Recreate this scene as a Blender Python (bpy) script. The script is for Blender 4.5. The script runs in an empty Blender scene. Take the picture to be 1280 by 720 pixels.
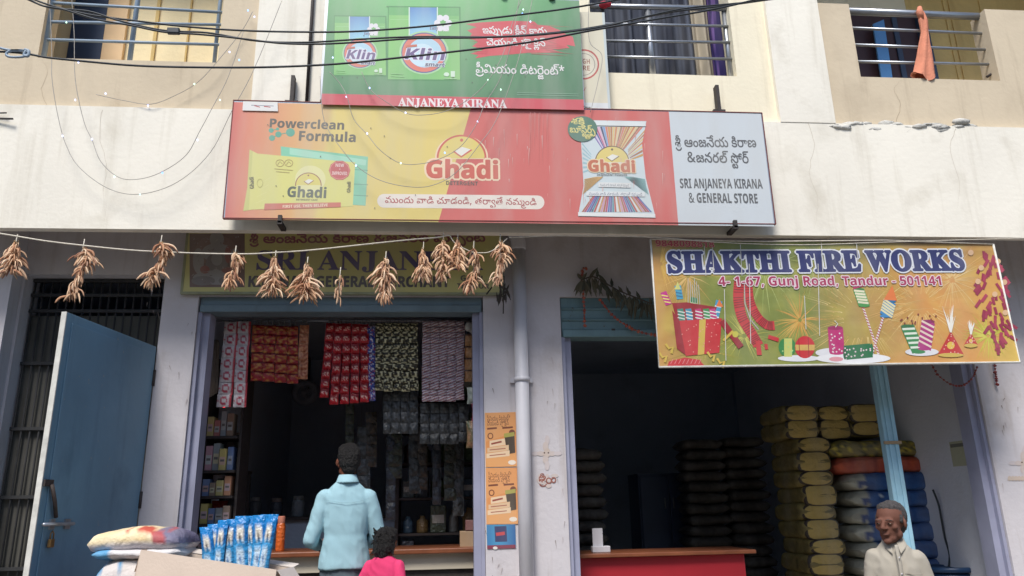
import bpy, bmesh, math, random
from mathutils import Vector, Matrix, noise, geometry

# ---------------------------------------------------------------- camera, sky, sun, exposure
scene = bpy.context.scene
COL = scene.collection
R = math.radians
FOCAL, PITCH, YAW, ROLL, EYE = 950.0, R(16.1), R(5.2), R(1.26), 1.55
_st, _ct, _sp, _cp = math.sin(PITCH), math.cos(PITCH), math.sin(YAW), math.cos(YAW)
FWD = Vector((_sp*_ct, _cp*_ct, _st))
_r0 = Vector((_cp, -_sp, 0)); _u0 = Vector((-_sp*_st, -_cp*_st, _ct))
RGT = math.cos(ROLL)*_r0 - math.sin(ROLL)*_u0
UPV = math.cos(ROLL)*_u0 + math.sin(ROLL)*_r0
cam = bpy.data.cameras.new('camera')
cam_ob = bpy.data.objects.new('camera', cam); COL.objects.link(cam_ob)
cam.sensor_width = 36.0; cam.lens = FOCAL/1280*36.0
cam.clip_start = 0.05; cam.clip_end = 1500
cam_ob.matrix_world = Matrix(((RGT.x, UPV.x, -FWD.x, 0), (RGT.y, UPV.y, -FWD.y, 0), (RGT.z, UPV.z, -FWD.z, EYE), (0, 0, 0, 1)))
scene.camera = cam_ob

SUN_EL, SUN_AZ = R(54), R(180+22)          # azimuth clockwise from +Y: behind the camera, a little to the left
world = bpy.data.worlds.new('World'); scene.world = world; world.use_nodes = True
wn = world.node_tree
sky = wn.nodes.new('ShaderNodeTexSky'); sky.sky_type = 'NISHITA'; sky.sun_disc = False
sky.sun_elevation = SUN_EL; sky.sun_rotation = SUN_AZ
sky.air_density = 1.0; sky.dust_density = 1.2; sky.ozone_density = 1.0
bg = wn.nodes['Background']; bg.inputs[1].default_value = 0.115
wn.links.new(sky.outputs[0], bg.inputs[0])
sl = bpy.data.lights.new('sun', 'SUN'); sl.energy = 2.75; sl.angle = R(20); sl.color = (1.0, 0.965, 0.91)
so = bpy.data.objects.new('sun', sl); COL.objects.link(so)
_sd = Vector((math.sin(SUN_AZ)*math.cos(SUN_EL), math.cos(SUN_AZ)*math.cos(SUN_EL), math.sin(SUN_EL)))
so.rotation_euler = _sd.to_track_quat('Z', 'Y').to_euler()
scene.view_settings.view_transform = 'Standard'; scene.view_settings.look = 'None'
scene.view_settings.gamma = 1.0; scene.view_settings.use_curve_mapping = False
scene.view_settings.exposure = 0.5
scene.render.engine = 'CYCLES'
scene.cycles.max_bounces = 10; scene.cycles.diffuse_bounces = 8

# ---------------------------------------------------------------- measuring: from the photo to metres
def at(px, py, Y):
    "the point of the upright plane y = Y that the photograph shows at (px, py)"
    d = FWD + RGT*((px-640)/FOCAL) + UPV*((360-py)/FOCAL)
    t = Y/d.y
    return Vector((d.x*t, Y, EYE+d.z*t))
def atz(px, py, Z):
    d = FWD + RGT*((px-640)/FOCAL) + UPV*((360-py)/FOCAL)
    t = (Z-EYE)/d.z
    return Vector((d.x*t, d.y*t, Z))
def atx(px, py, X):
    d = FWD + RGT*((px-640)/FOCAL) + UPV*((360-py)/FOCAL)
    t = X/d.x
    return Vector((X, d.y*t, EYE+d.z*t))
def lin(c):
    c = c/255.0
    return c/12.92 if c <= 0.04045 else ((c+0.055)/1.055)**2.4
def S(r, g, b, k=1.0): return (lin(r)*k, lin(g)*k, lin(b)*k, 1.0)
def mixc(a, b, t): return tuple(a[i]*(1-t)+b[i]*t for i in range(3))+(1.0,)
rnd = random.Random(7)

# ---------------------------------------------------------------- materials
def _bsdf(m):
    m.use_nodes = True
    return m.node_tree, m.node_tree.nodes['Principled BSDF']
def mat(name, col, rough=0.7, var=0.08, scale=6.0, bump=0.0, bscale=60.0, metal=0.0, spec=0.4, streak=0.0, stain=(0.25, 0.24, 0.22, 1), grime=0.0, chips=None):
    m = bpy.data.materials.new(name); nt, b = _bsdf(m); N, L = nt.nodes, nt.links
    geo = N.new('ShaderNodeNewGeometry')
    nz = N.new('ShaderNodeTexNoise'); nz.inputs['Scale'].default_value = scale; nz.inputs['Detail'].default_value = 6
    L.new(geo.outputs['Position'], nz.inputs['Vector'])
    rp = N.new('ShaderNodeMapRange'); rp.inputs[1].default_value = 0.3; rp.inputs[2].default_value = 0.7
    rp.inputs[3].default_value = 1-var; rp.inputs[4].default_value = 1+var*0.6
    L.new(nz.outputs[0], rp.inputs[0])
    mul = N.new('ShaderNodeVectorMath'); mul.operation = 'SCALE'; mul.inputs[0].default_value = col[:3]
    L.new(rp.outputs[0], mul.inputs['Scale'])
    out = mul.outputs[0]
    def layer(out, sx, sy, sz, lo, hi, amt, c):
        mp = N.new('ShaderNodeMapping'); mp.inputs['Scale'].default_value = (sx, sy, sz)
        L.new(geo.outputs['Position'], mp.inputs['Vector'])
        n2 = N.new('ShaderNodeTexNoise'); n2.inputs['Scale'].default_value = 1.0; n2.inputs['Detail'].default_value = 5; n2.inputs['Roughness'].default_value = 0.6
        L.new(mp.outputs[0], n2.inputs['Vector'])
        r2 = N.new('ShaderNodeMapRange'); r2.inputs[1].default_value = lo; r2.inputs[2].default_value = hi; r2.inputs[3].default_value = 0; r2.inputs[4].default_value = amt
        L.new(n2.outputs[0], r2.inputs[0])
        mx = N.new('ShaderNodeMix'); mx.data_type = 'RGBA'
        L.new(r2.outputs[0], mx.inputs[0]); L.new(out, mx.inputs[6]); mx.inputs[7].default_value = c
        return mx.outputs[2]
    if streak: out = layer(out, 9, 9, 0.7, 0.55, 0.75, streak, stain)
    if grime: out = layer(out, 2.2, 2.2, 1.6, 0.55, 0.72, grime, stain)
    if chips: out = layer(out, 16, 16, 11, 0.685, 0.70, 0.85, chips)
    L.new(out, b.inputs['Base Color'])
    b.inputs['Roughness'].default_value = rough; b.inputs['Metallic'].default_value = metal
    b.inputs['Specular IOR Level'].default_value = spec
    if bump:
        n3 = N.new('ShaderNodeTexNoise'); n3.inputs['Scale'].default_value = bscale; n3.inputs['Detail'].default_value = 4
        L.new(geo.outputs['Position'], n3.inputs['Vector'])
        bp = N.new('ShaderNodeBump'); bp.inputs['Strength'].default_value = bump; bp.inputs['Distance'].default_value = 0.02
        L.new(n3.outputs[0], bp.inputs['Height']); L.new(bp.outputs[0], b.inputs['Normal'])
    return m
def print_mat(name, rough=0.5, spec=0.4, metal=0.0, fade=0.12, dust_haze=0.05, wrinkle=0.0, wscale=14.0):
    "printed colours carried by the mesh's colour attribute, greyed by a painted haze veil and uneven fading"
    m = bpy.data.materials.new(name); nt, b = _bsdf(m); N, L = nt.nodes, nt.links
    ca = N.new('ShaderNodeVertexColor'); ca.layer_name = 'Col'
    geo = N.new('ShaderNodeNewGeometry')
    mp = N.new('ShaderNodeMapping'); mp.inputs['Scale'].default_value = (5, 5, 1.2); L.new(geo.outputs['Position'], mp.inputs['Vector'])
    nz = N.new('ShaderNodeTexNoise'); nz.inputs['Scale'].default_value = 1.0; nz.inputs['Detail'].default_value = 7; L.new(mp.outputs[0], nz.inputs['Vector'])
    r2 = N.new('ShaderNodeMapRange'); r2.inputs[1].default_value = 0.42; r2.inputs[2].default_value = 0.75; r2.inputs[3].default_value = dust_haze; r2.inputs[4].default_value = fade+dust_haze*1.4  # the flat grey share paints a haze veil, the noise share is fading
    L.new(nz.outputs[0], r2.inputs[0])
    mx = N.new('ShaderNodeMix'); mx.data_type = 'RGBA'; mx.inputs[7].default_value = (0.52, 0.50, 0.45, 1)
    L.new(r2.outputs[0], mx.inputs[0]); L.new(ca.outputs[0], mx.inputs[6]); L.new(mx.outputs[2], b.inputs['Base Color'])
    b.inputs['Roughness'].default_value = rough; b.inputs['Specular IOR Level'].default_value = spec; b.inputs['Metallic'].default_value = metal
    if wrinkle:
        n3 = N.new('ShaderNodeTexNoise'); n3.inputs['Scale'].default_value = wscale; n3.inputs['Detail'].default_value = 3
        L.new(geo.outputs['Position'], n3.inputs['Vector'])
        bp = N.new('ShaderNodeBump'); bp.inputs['Strength'].default_value = wrinkle; bp.inputs['Distance'].default_value = 0.03
        L.new(n3.outputs[0], bp.inputs['Height']); L.new(bp.outputs[0], b.inputs['Normal'])
    return m
def glow_mat(name, col, strength):
    m = bpy.data.materials.new(name); nt, b = _bsdf(m)
    b.inputs['Emission Color'].default_value = col; b.inputs['Emission Strength'].default_value = strength
    b.inputs['Base Color'].default_value = col
    return m

# ---------------------------------------------------------------- things, parts, mesh builder
WM = {}
def tag(o, label=None, cat=None, group=None, kind=None):
    if label: o['label'] = label
    if cat: o['category'] = cat
    if group: o['group'] = group
    if kind: o['kind'] = kind
    return o
def thing(name, loc, label, cat, group=None, rotz=0.0):
    o = bpy.data.objects.new(name, None); COL.objects.link(o)
    o.location = loc; o.rotation_euler = (0, 0, rotz); o.empty_display_size = 0.1
    WM[o] = Matrix.Translation(Vector(loc)) @ Matrix.Rotation(rotz, 4, 'Z')
    return tag(o, label, cat, group)
class MB:
    def __init__(s): s.v = []; s.f = []; s.m = []; s.c = []; s.sm = []; s.has = False
    def add(s, vs, fs, m=0, col=None, smooth=False, cols=None):
        o = len(s.v); s.v.extend(Vector(v) for v in vs)
        for k, f in enumerate(fs):
            s.f.append([i+o for i in f]); s.m.append(m); s.sm.append(smooth)
            if cols is not None: s.c.append([cols[i] for i in f]); s.has = True
            elif col is not None: s.c.append([col]*len(f)); s.has = True
            else: s.c.append(None)
        return s
    def box(s, x0, x1, y0, y1, z0, z1, m=0, col=None, skip=''):
        vs = [(x0, y0, z0), (x1, y0, z0), (x1, y1, z0), (x0, y1, z0), (x0, y0, z1), (x1, y0, z1), (x1, y1, z1), (x0, y1, z1)]
        F = {'b': (0, 3, 2, 1), 't': (4, 5, 6, 7), 'f': (0, 1, 5, 4), 'r': (1, 2, 6, 5), 'k': (2, 3, 7, 6), 'l': (3, 0, 4, 7)}
        return s.add(vs, [F[k] for k in F if k not in skip], m, col)
    def rbox(s, cx, cy, cz, sx, sy, sz, bev=0.01, m=0, col=None, M=None, seg=2):
        bm = bmesh.new(); bmesh.ops.create_cube(bm, size=1.0)
        for v in bm.verts: v.co = Vector((v.co.x*sx, v.co.y*sy, v.co.z*sz))
        bmesh.ops.bevel(bm, geom=list(bm.edges), offset=bev, segments=seg, profile=0.5, affect='EDGES')
        T = Matrix.Translation((cx, cy, cz)) @ (M.to_4x4() if M else Matrix.Identity(4))
        bm.verts.index_update()
        vs = [T @ v.co for v in bm.verts]; fs = [[v.index for v in f.verts] for f in bm.faces]; bm.free()
        return s.add(vs, fs, m, col, False)
    def tube(s, pts, r, n=8, m=0, col=None, cap=True, smooth=True, flat=1.0):
        pts = [Vector(p) for p in pts]; rs = r if isinstance(r, (list, tuple)) else [r]*len(pts)
        vs, fs = [], []; ref = None
        for i, p in enumerate(pts):
            d = (pts[min(i+1, len(pts)-1)]-pts[max(i-1, 0)]).normalized()
            if ref is None: ref = Vector((0, 0, 1)) if abs(d.z) < 0.9 else Vector((1, 0, 0))
            a = ref - d*ref.dot(d)
            if a.length < 1e-5: a = d.orthogonal()
            a.normalize(); b = d.cross(a); ref = a
            for k in range(n):
                t = 2*math.pi*k/n; vs.append(p + a*(math.cos(t)*rs[i]) + b*(math.sin(t)*rs[i]*flat))
        for i in range(len(pts)-1):
            for k in range(n):
                k2 = (k+1) % n; fs.append((i*n+k, i*n+k2, (i+1)*n+k2, (i+1)*n+k))
        if cap: fs.append(tuple(reversed(range(n)))); fs.append(tuple((len(pts)-1)*n+k for k in range(n)))
        return s.add(vs, fs, m, col, smooth)
    def lathe(s, prof, c, n=20, m=0, col=None, axis='Z', cols=None, smooth=True):
        vs, fs, cc = [], [], []
        for j, (r, h) in enumerate(prof):
            for k in range(n):
                t = 2*math.pi*k/n; a, b = r*math.cos(t), r*math.sin(t)
                vs.append(Vector(c)+(Vector((a, b, h)) if axis == 'Z' else Vector((a, -h, b))))
                cc.append(cols[j] if cols else None)
        for j in range(len(prof)-1):
            for k in range(n):
                k2 = (k+1) % n; fs.append((j*n+k, j*n+k2, (j+1)*n+k2, (j+1)*n+k))
        return s.add(vs, fs, m, col, smooth, cc if cols else None)
    def ell(s, c, rx, ry, rz, m=0, col=None, M=None, sub=2):
        bm = bmesh.new(); bmesh.ops.create_icosphere(bm, subdivisions=sub, radius=1.0)
        T = Matrix.Translation(c) @ (M.to_4x4() if M else Matrix.Identity(4)) @ Matrix.Diagonal((rx, ry, rz, 1))
        bm.verts.index_update()
        vs = [T @ v.co for v in bm.verts]; fs = [[v.index for v in f.verts] for f in bm.faces]; bm.free()
        return s.add(vs, fs, m, col, True)
    def xform(s, M):
        s.v = [M @ v for v in s.v]; return s
    def build(s, name, mats, parent=None, origin=None):
        me = bpy.data.meshes.new(name)
        if parent is not None:
            inv = WM[parent].inverted(); vs = [inv @ v for v in s.v]
            base = WM[parent]
        elif origin is not None:
            o = Vector(origin); vs = [v-o for v in s.v]
        else: vs = s.v
        me.from_pydata(vs, [], s.f)
        if not isinstance(mats, (list, tuple)): mats = [mats]
        for m in mats: me.materials.append(m)
        me.polygons.foreach_set('material_index', s.m); me.polygons.foreach_set('use_smooth', s.sm)
        if s.has:
            ca = me.color_attributes.new('Col', 'FLOAT_COLOR', 'CORNER'); flat = []
            for f, c in zip(s.f, s.c):
                for i in range(len(f)): flat.extend(c[i] if c else (0.5, 0.5, 0.5, 1))
            ca.data.foreach_set('color', flat)
        me.update()
        ob = bpy.data.objects.new(name, me); COL.objects.link(ob)
        if parent is not None:
            ob.parent = parent; WM[ob] = WM[parent]
        else:
            ob.location = origin if origin is not None else (0, 0, 0); WM[ob] = Matrix.Translation(Vector(ob.location))
        return ob
def sub(child_of):            # a sub-part hangs on a part that sits at its thing's own origin
    return child_of
def smooth_union(mb, voxel, it=6, fac=0.5, disp=None):
    "melt overlapping shapes into one continuous skin"
    me = bpy.data.meshes.new('tmp'); me.from_pydata(mb.v, [], mb.f); me.update()
    ob = bpy.data.objects.new('tmp', me); COL.objects.link(ob)
    r = ob.modifiers.new('r', 'REMESH'); r.mode = 'VOXEL'; r.voxel_size = voxel
    sm = ob.modifiers.new('s', 'SMOOTH'); sm.iterations = it; sm.factor = fac
    dg = bpy.context.evaluated_depsgraph_get(); ev = ob.evaluated_get(dg); m2 = ev.to_mesh()
    out = MB()
    vs = [v.co.copy() for v in m2.vertices]
    if disp: vs = [v+disp(v, n.normal) for v, n in zip(vs, m2.vertices)]
    fs = [list(p.vertices) for p in m2.polygons]
    ev.to_mesh_clear(); bpy.data.objects.remove(ob); bpy.data.meshes.remove(me)
    out.add(vs, fs, 0, None, True)
    return out
def spline(pts, n=6):
    "a smooth curve through the points"
    P = [Vector(p) for p in pts]; out = []
    for i in range(len(P)-1):
        p0, p1, p2, p3 = P[max(i-1, 0)], P[i], P[i+1], P[min(i+2, len(P)-1)]
        for k in range(n):
            t = k/n
            out.append(0.5*((2*p1)+(p2-p0)*t+(2*p0-5*p1+4*p2-p3)*t*t+(3*p1-p0-3*p2+p3)*t**3))
    out.append(P[-1]); return out

GLYPHS = {
129:[[18,118,22,155,34,187,54,213,80,233,111,246,148,250,185,246,217,234,243,214,262,188,275,156,279,118,275,84,263,53,244,28,218,10,185,-2,148,-6,111,-2,79,10,53,28,34,53,22,83],[59,124,65,87,82,58,109,40,148,34,175,36,198,45,215,58,228,76,235,97,238,121,235,145,228,167,216,186,198,200,176,209,148,212,120,209,98,200,81,186,68,168,61,147],[54,270,56,285,62,298,86,318,85,310,70,320,59,332,52,346,51,375,61,395,86,412,148,419,291,419,291,382,103,377,92,365,94,347,108,337,208,334,208,296,108,293,98,283,98,262,109,253,152,250,152,212,110,214,91,218,76,226,64,237,56,252]],
3:[],
131:[[178,-6,130,-2,90,12,58,33,36,62,22,96,18,134,21,169,30,197,45,220,64,236,87,247,112,250,131,248,147,242,160,233,170,220,176,205,178,186,176,168,170,151,159,137,144,126,125,120,85,119,57,129,29,152,40,183,60,164,83,154,116,155,129,161,136,171,139,184,137,197,131,207,122,213,110,214,88,210,72,195,61,172,57,133,64,95,73,78,86,64,103,51,123,42,148,36,176,34,225,39,263,56,287,85,296,126,291,157,278,183,260,204,238,218,254,250,268,250,308,213,321,193,335,149,337,125,333,90,321,59,300,32,270,12,230,-2],[170,270,172,285,178,298,202,318,201,310,186,320,175,332,168,346,167,375,177,395,202,412,264,419,407,419,407,382,219,377,208,365,210,347,224,337,324,334,324,296,224,293,214,283,214,262,225,253,262,250,268,212,226,214,207,218,192,226,180,237,172,252]],
6:[[16,104,20,134,30,160,47,182,69,200,96,210,126,214,158,210,184,200,207,183,223,160,234,134,237,104,234,74,224,48,207,26,185,8,158,-2,126,-6,95,-2,68,8,46,26,30,48,20,74],[58,104,62,77,75,54,97,38,126,33,148,35,165,42,179,54,188,68,194,85,196,104,191,132,178,154,156,170,126,175,106,173,89,166,75,154,66,140,60,123]],
10:[[212,-6,164,-3,123,5,90,18,63,35,43,56,29,80,21,108,18,136,21,170,30,198,45,220,64,237,87,247,112,250,131,248,147,242,160,233,170,220,176,205,178,186,176,168,170,151,159,137,144,126,125,120,101,118,78,120,58,129,29,152,41,183,61,164,84,154,116,155,129,161,136,171,139,184,137,197,131,207,122,213,110,214,89,210,72,195,61,172,58,136,65,98,75,80,90,65,111,52,137,42,171,36,248,35,278,40,302,47,320,58,330,71,334,86,327,103,293,124,268,133,248,146,234,165,230,189,232,207,240,222,251,234,266,243,304,250,329,248,349,240,364,228,375,214,381,198,383,180,380,159,373,141,361,125,323,100,275,92,152,92,152,129,306,129,331,149,340,167,339,192,333,204,321,211,305,214,290,212,279,206,272,198,270,186,277,167,348,131,367,112,373,99,373,69,368,54,359,38,345,24,324,12,295,2,258,-4]],
11:[[150,-6,117,-4,91,3,71,13,57,28,49,45,46,66,53,94,72,116,103,130,146,134,192,130,230,114,261,92,284,66,299,34,304,-12,296,-48,259,-41,266,2,262,28,251,50,234,70,210,84,180,94,146,97,121,95,103,89,92,79,88,66,94,47,115,36,151,32,185,34,216,42,242,55,272,87,284,122,284,165,279,182,271,195,260,204,234,210,209,204,192,185,183,159,144,159,137,182,126,199,111,209,92,212,76,210,65,204,58,194,63,152,25,142,15,172,17,204,25,220,37,232,52,242,70,248,108,249,136,238,158,215,168,199,158,198,182,230,209,246,238,250,273,243,302,222,320,188,327,144,324,112,316,85,303,62,276,35,251,18,223,5,190,-3]],
139:[[132,-6,102,-4,74,3,51,14,32,30,18,49,9,73,52,84,66,58,77,47,91,40,134,34,175,38,197,51,204,70,199,88,182,100,71,115,40,129,24,149,18,178,22,198,34,214,52,226,100,238,156,239,182,236,202,229,218,218,232,202,242,180,199,169,186,193,164,208,126,212,86,208,66,196,60,179,63,167,71,158,88,151,178,142,211,131,233,113,244,86,246,71,242,48,233,29,217,14,195,3,166,-4],[356,110,324,116,302,130,291,150,287,172,292,200,304,222,348,225,329,201,324,176,326,163,332,152,343,145,358,143,372,145,382,152,388,163,390,175,386,193,377,204,361,210,126,214,19,212,19,250,356,248,393,238,412,222,424,194,426,176,421,148,407,128,385,114]],
281:[[18,118,22,155,34,187,54,213,80,233,111,246,148,250,185,246,217,234,243,214,262,188,275,156,279,118,275,84,263,53,244,28,218,10,185,-2,148,-6,111,-2,79,10,53,28,34,53,22,83],[59,124,65,87,82,58,109,40,148,34,175,36,198,45,215,58,228,76,235,97,238,121,235,145,228,167,216,186,198,200,176,209,148,212,120,209,98,200,81,186,68,168,61,147],[258,261,247,238,227,222,192,214,134,212,134,250,205,254,218,270,214,292,198,302,37,304,37,342,194,340,227,332,248,315,258,292]],
28:[[252,-5,223,6,199,28,188,44,198,46,174,14,146,-2,114,-6,91,-4,72,4,56,16,43,31,36,50,33,72,36,89,43,108,56,124,76,137,70,129,12,129,12,166,130,166,130,130,104,122,86,109,77,93,74,74,76,58,85,45,99,36,116,34,139,38,156,50,168,69,173,92,212,92,215,74,221,59,242,40,268,34,294,38,305,46,314,57,319,74,321,96,318,122,310,145,298,165,282,181,242,204,198,213,217,250,261,239,297,220,326,196,346,166,358,133,362,97,360,65,350,39,336,19,318,5,296,-3],[179,214,153,226,142,239,122,282,164,296,178,259,186,252,206,252,226,266,287,338,317,356,355,362,358,324,329,318,307,304,246,234,221,218,208,214]],
30:[[247,-5,217,6,193,28,183,44,193,45,166,14,138,-2,102,-6,77,-4,57,4,41,15,30,30,23,47,20,65,23,84,29,100,39,114,72,135,127,160,136,171,138,193,131,205,114,213,83,211,70,205,62,195,64,162,26,151,18,188,20,203,26,218,38,231,54,241,75,248,102,250,128,248,148,240,163,229,173,215,180,185,178,167,172,153,150,130,74,92,65,80,62,66,64,52,72,42,85,36,104,34,123,35,138,41,150,50,165,76,168,92,207,92,212,66,225,48,243,37,264,34,284,36,298,44,306,55,308,82,296,110,334,126,346,99,350,68,348,46,340,28,328,13,312,3,290,-4],[336,188,331,164,316,144,290,130,256,126,230,128,189,142,160,166,150,178,168,207,185,188,208,174,233,166,269,164,286,170,295,181,293,200,286,207,230,210,225,246,264,250,299,244,314,237,326,226,334,210]],
414:[[197,-6,142,-2,97,10,62,30,38,55,23,85,18,118,21,145,30,168,44,187,62,201,84,210,109,212,128,211,145,205,158,195,168,183,174,168,176,150,171,123,155,102,130,88,86,84,42,100,45,135,78,120,112,121,126,128,133,138,136,150,134,162,128,170,119,175,92,175,69,162,56,138,54,120,57,100,64,83,77,68,93,56,137,39,194,34,232,36,263,42,288,52,306,64,319,78,332,108,334,145,328,157,318,168,304,175,288,177,265,170,258,160,255,146,257,136,263,127,273,121,300,120,319,129,331,146,334,157,342,112,316,91,282,84,264,85,248,91,234,100,224,113,218,128,216,146,220,171,233,189,253,201,310,198,302,194,261,212,218,220,230,250,254,250,304,230,340,203,354,186,364,168,370,146,372,122,369,96,361,72,348,50,330,31,306,15,276,4,239,-4],[427,210,395,216,374,230,362,250,358,272,363,300,375,322,419,325,401,301,395,276,397,263,404,252,414,245,429,243,444,245,454,252,459,263,461,275,458,293,448,304,433,310,361,312,340,309,325,300,316,285,310,266,272,266,266,286,254,301,240,310,218,312,202,310,190,304,183,294,181,273,189,259,208,251,241,250,272,212,198,215,178,221,162,231,150,245,142,263,140,284,142,302,149,318,161,331,176,342,195,348,236,349,263,341,286,320,295,303,288,306,304,330,329,345,387,350,442,346,459,340,484,322,496,294,498,276,493,248,478,228,456,214],[440,425,468,422,488,412,503,397,514,377,476,367,464,385,441,392,418,385,410,376,409,357,420,340,432,330,395,316,376,341,370,368,372,385,379,399,390,410,422,423]],
33:[[260,-5,230,5,205,28,194,45,204,46,179,13,150,-2,118,-6,95,-4,76,3,59,13,45,28,34,46,21,90,22,148,28,176,39,199,52,218,68,232,85,242,122,250,142,248,159,242,173,233,183,220,189,205,191,186,189,168,183,151,172,137,158,126,138,120,97,119,68,129,38,152,50,183,72,164,96,154,129,155,141,161,149,171,152,184,150,197,144,207,134,213,122,214,105,212,90,204,77,190,68,172,61,149,60,97,72,60,83,46,98,37,119,34,137,35,151,41,162,50,176,76,179,92,218,92,221,74,228,59,248,40,274,34,297,38,314,50,324,70,327,96,324,124,315,147,302,168,284,185,239,212,258,250,287,235,314,215,336,191,354,164,365,133,368,100,366,68,357,42,344,21,326,6,304,-3],[141,312,138,239,100,239,96,312]],
35:[[248,-5,208,7,182,28,173,42,181,46,170,27,144,3,115,-5,99,-6,66,1,40,22,23,54,18,97,23,142,39,180,64,210,99,232,142,245,192,250,240,245,283,232,321,212,296,179,246,204,210,212,150,209,118,199,93,183,74,160,63,132,59,98,62,68,71,48,86,37,105,34,126,38,142,50,152,69,157,92,196,92,199,74,205,58,216,46,251,33,293,34,306,40,313,51,316,64,313,78,306,87,296,92,270,92,259,87,252,77,251,50,266,23,234,18,216,55,214,70,219,96,234,116,256,128,284,132,304,130,322,124,336,114,346,101,353,85,354,50,342,22,320,4,290,-5],[158,214,132,226,120,239,101,282,142,296,157,259,165,252,185,252,204,266,265,338,296,356,334,362,336,324,307,318,286,304,225,234,200,218,186,214]],
165:[[21,118,25,154,38,185,57,210,83,228,115,239,152,242,188,239,220,228,246,210,266,186,278,155,282,118,278,84,266,53,247,28,221,10,189,-2,152,-6,115,-2,83,10,57,28,37,53,25,83],[62,124,68,87,85,58,113,40,152,34,179,36,201,45,218,58,231,76,238,97,241,121,239,145,231,167,219,186,202,200,179,209,152,212,124,209,101,200,84,186,72,168,65,147],[390,110,359,116,338,130,326,150,322,172,327,200,338,222,382,225,364,201,358,176,361,163,367,152,378,145,392,143,407,145,417,152,423,163,424,175,421,193,412,204,396,210,22,212,22,250,392,248,428,238,447,222,459,194,461,176,456,148,442,128,420,114]],
37:[[294,-6,271,-4,253,2,238,13,228,26,221,43,219,62,221,80,227,97,237,111,252,122,271,129,314,129,344,117,376,85,358,52,334,82,311,94,281,94,270,87,262,77,260,64,262,50,269,39,280,32,311,32,325,37,337,47,346,62,352,84,354,120,352,144,346,166,336,185,323,199,306,208,287,210,271,209,247,195,233,172,230,159,191,159,179,184,155,204,137,210,114,212,93,210,77,204,66,192,64,169,71,156,85,147,151,140,151,103,89,100,70,92,60,74,61,52,68,42,81,34,101,32,118,34,133,40,147,51,162,68,195,43,167,16,136,0,98,-6,62,-1,36,14,22,35,16,61,22,88,39,110,69,124,68,118,46,129,32,144,23,162,20,182,27,209,46,231,75,245,113,250,156,244,188,227,214,199,206,198,226,226,254,244,288,250,320,246,346,232,367,212,383,185,392,154,396,118,393,82,384,51,369,27,350,9,324,-2]],
38:[[197,-6,142,-2,97,10,62,30,38,55,23,85,18,118,21,145,30,168,44,187,62,201,84,210,109,212,128,211,145,205,158,195,168,183,174,168,176,150,171,123,155,102,130,88,86,84,42,100,45,135,78,120,112,121,126,128,133,138,136,150,134,162,128,170,119,175,92,175,69,162,56,138,54,120,57,100,64,83,77,68,93,56,137,39,194,34,232,36,263,42,288,52,306,64,319,78,332,108,334,145,328,157,318,168,304,175,288,177,265,170,258,160,255,146,257,136,263,127,273,121,300,120,319,129,331,146,334,157,342,112,316,91,282,84,264,85,248,91,234,100,224,112,218,127,216,145,220,170,233,189,254,201,298,200,214,214,224,248,260,243,291,234,316,222,337,206,352,189,363,169,369,147,372,122,369,96,361,72,348,50,330,31,306,15,276,4,239,-4],[190,214,164,226,152,239,134,282,175,296,190,259,198,252,217,252,237,266,298,338,328,356,366,362,369,324,340,318,318,304,258,234,232,218,219,214]],
40:[[252,-6,219,-1,193,15,172,45,181,46,170,27,144,4,115,-5,99,-6,66,1,40,22,23,56,18,100,22,142,37,178,61,208,92,231,132,245,178,250,225,245,264,231,294,208,317,178,331,141,336,100,333,69,325,42,313,21,296,6,276,-3],[248,34,267,37,282,49,291,70,294,101,291,132,282,158,266,181,245,198,217,209,174,212,140,209,111,199,89,182,72,160,62,133,59,102,62,70,71,49,86,37,105,34,125,38,141,50,152,69,157,92,196,92,201,66,214,48,230,37],[147,214,121,226,110,239,90,282,132,296,146,259,154,252,174,252,194,266,255,338,285,356,323,362,326,324,297,318,275,304,214,234,189,218,176,214]],
169:[[240,-6,219,-4,200,3,168,28,112,94,100,101,86,104,73,101,63,94,56,83,54,68,56,54,63,42,75,34,90,32,106,34,118,42,138,70,164,40,133,7,105,-4,88,-6,64,-3,45,5,31,18,22,33,14,69,17,90,24,107,35,121,50,132,66,139,102,139,131,127,208,44,230,35,244,34,266,38,283,50,293,69,296,96,293,127,281,153,264,174,242,191,190,214,264,219,284,207,302,192,317,172,328,150,336,125,338,97,335,69,328,44,314,23,295,7,271,-3],[446,110,414,116,393,130,381,150,378,172,382,200,394,222,438,225,420,201,414,176,416,163,423,152,433,145,448,143,463,145,473,152,478,163,480,175,477,193,467,204,452,210,48,212,48,250,447,248,484,238,502,222,515,194,516,176,512,148,498,128,475,114]],
42:[[236,-6,214,-4,195,2,178,12,97,101,82,104,72,102,63,95,57,85,57,54,69,23,80,7,39,-6,21,30,14,72,17,91,23,108,34,122,47,134,64,141,82,143,115,136,140,117,202,46,225,35,239,34,262,38,278,50,289,70,292,97,289,123,280,146,267,166,248,183,226,196,200,205,172,211,119,212,158,250,210,242,253,226,287,203,313,173,328,137,334,97,331,68,322,43,309,22,290,7,266,-3],[104,214,78,226,66,239,47,282,88,296,103,259,111,252,131,252,150,266,211,338,242,356,280,362,282,324,253,318,232,304,171,234,146,218,132,214]],
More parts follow.
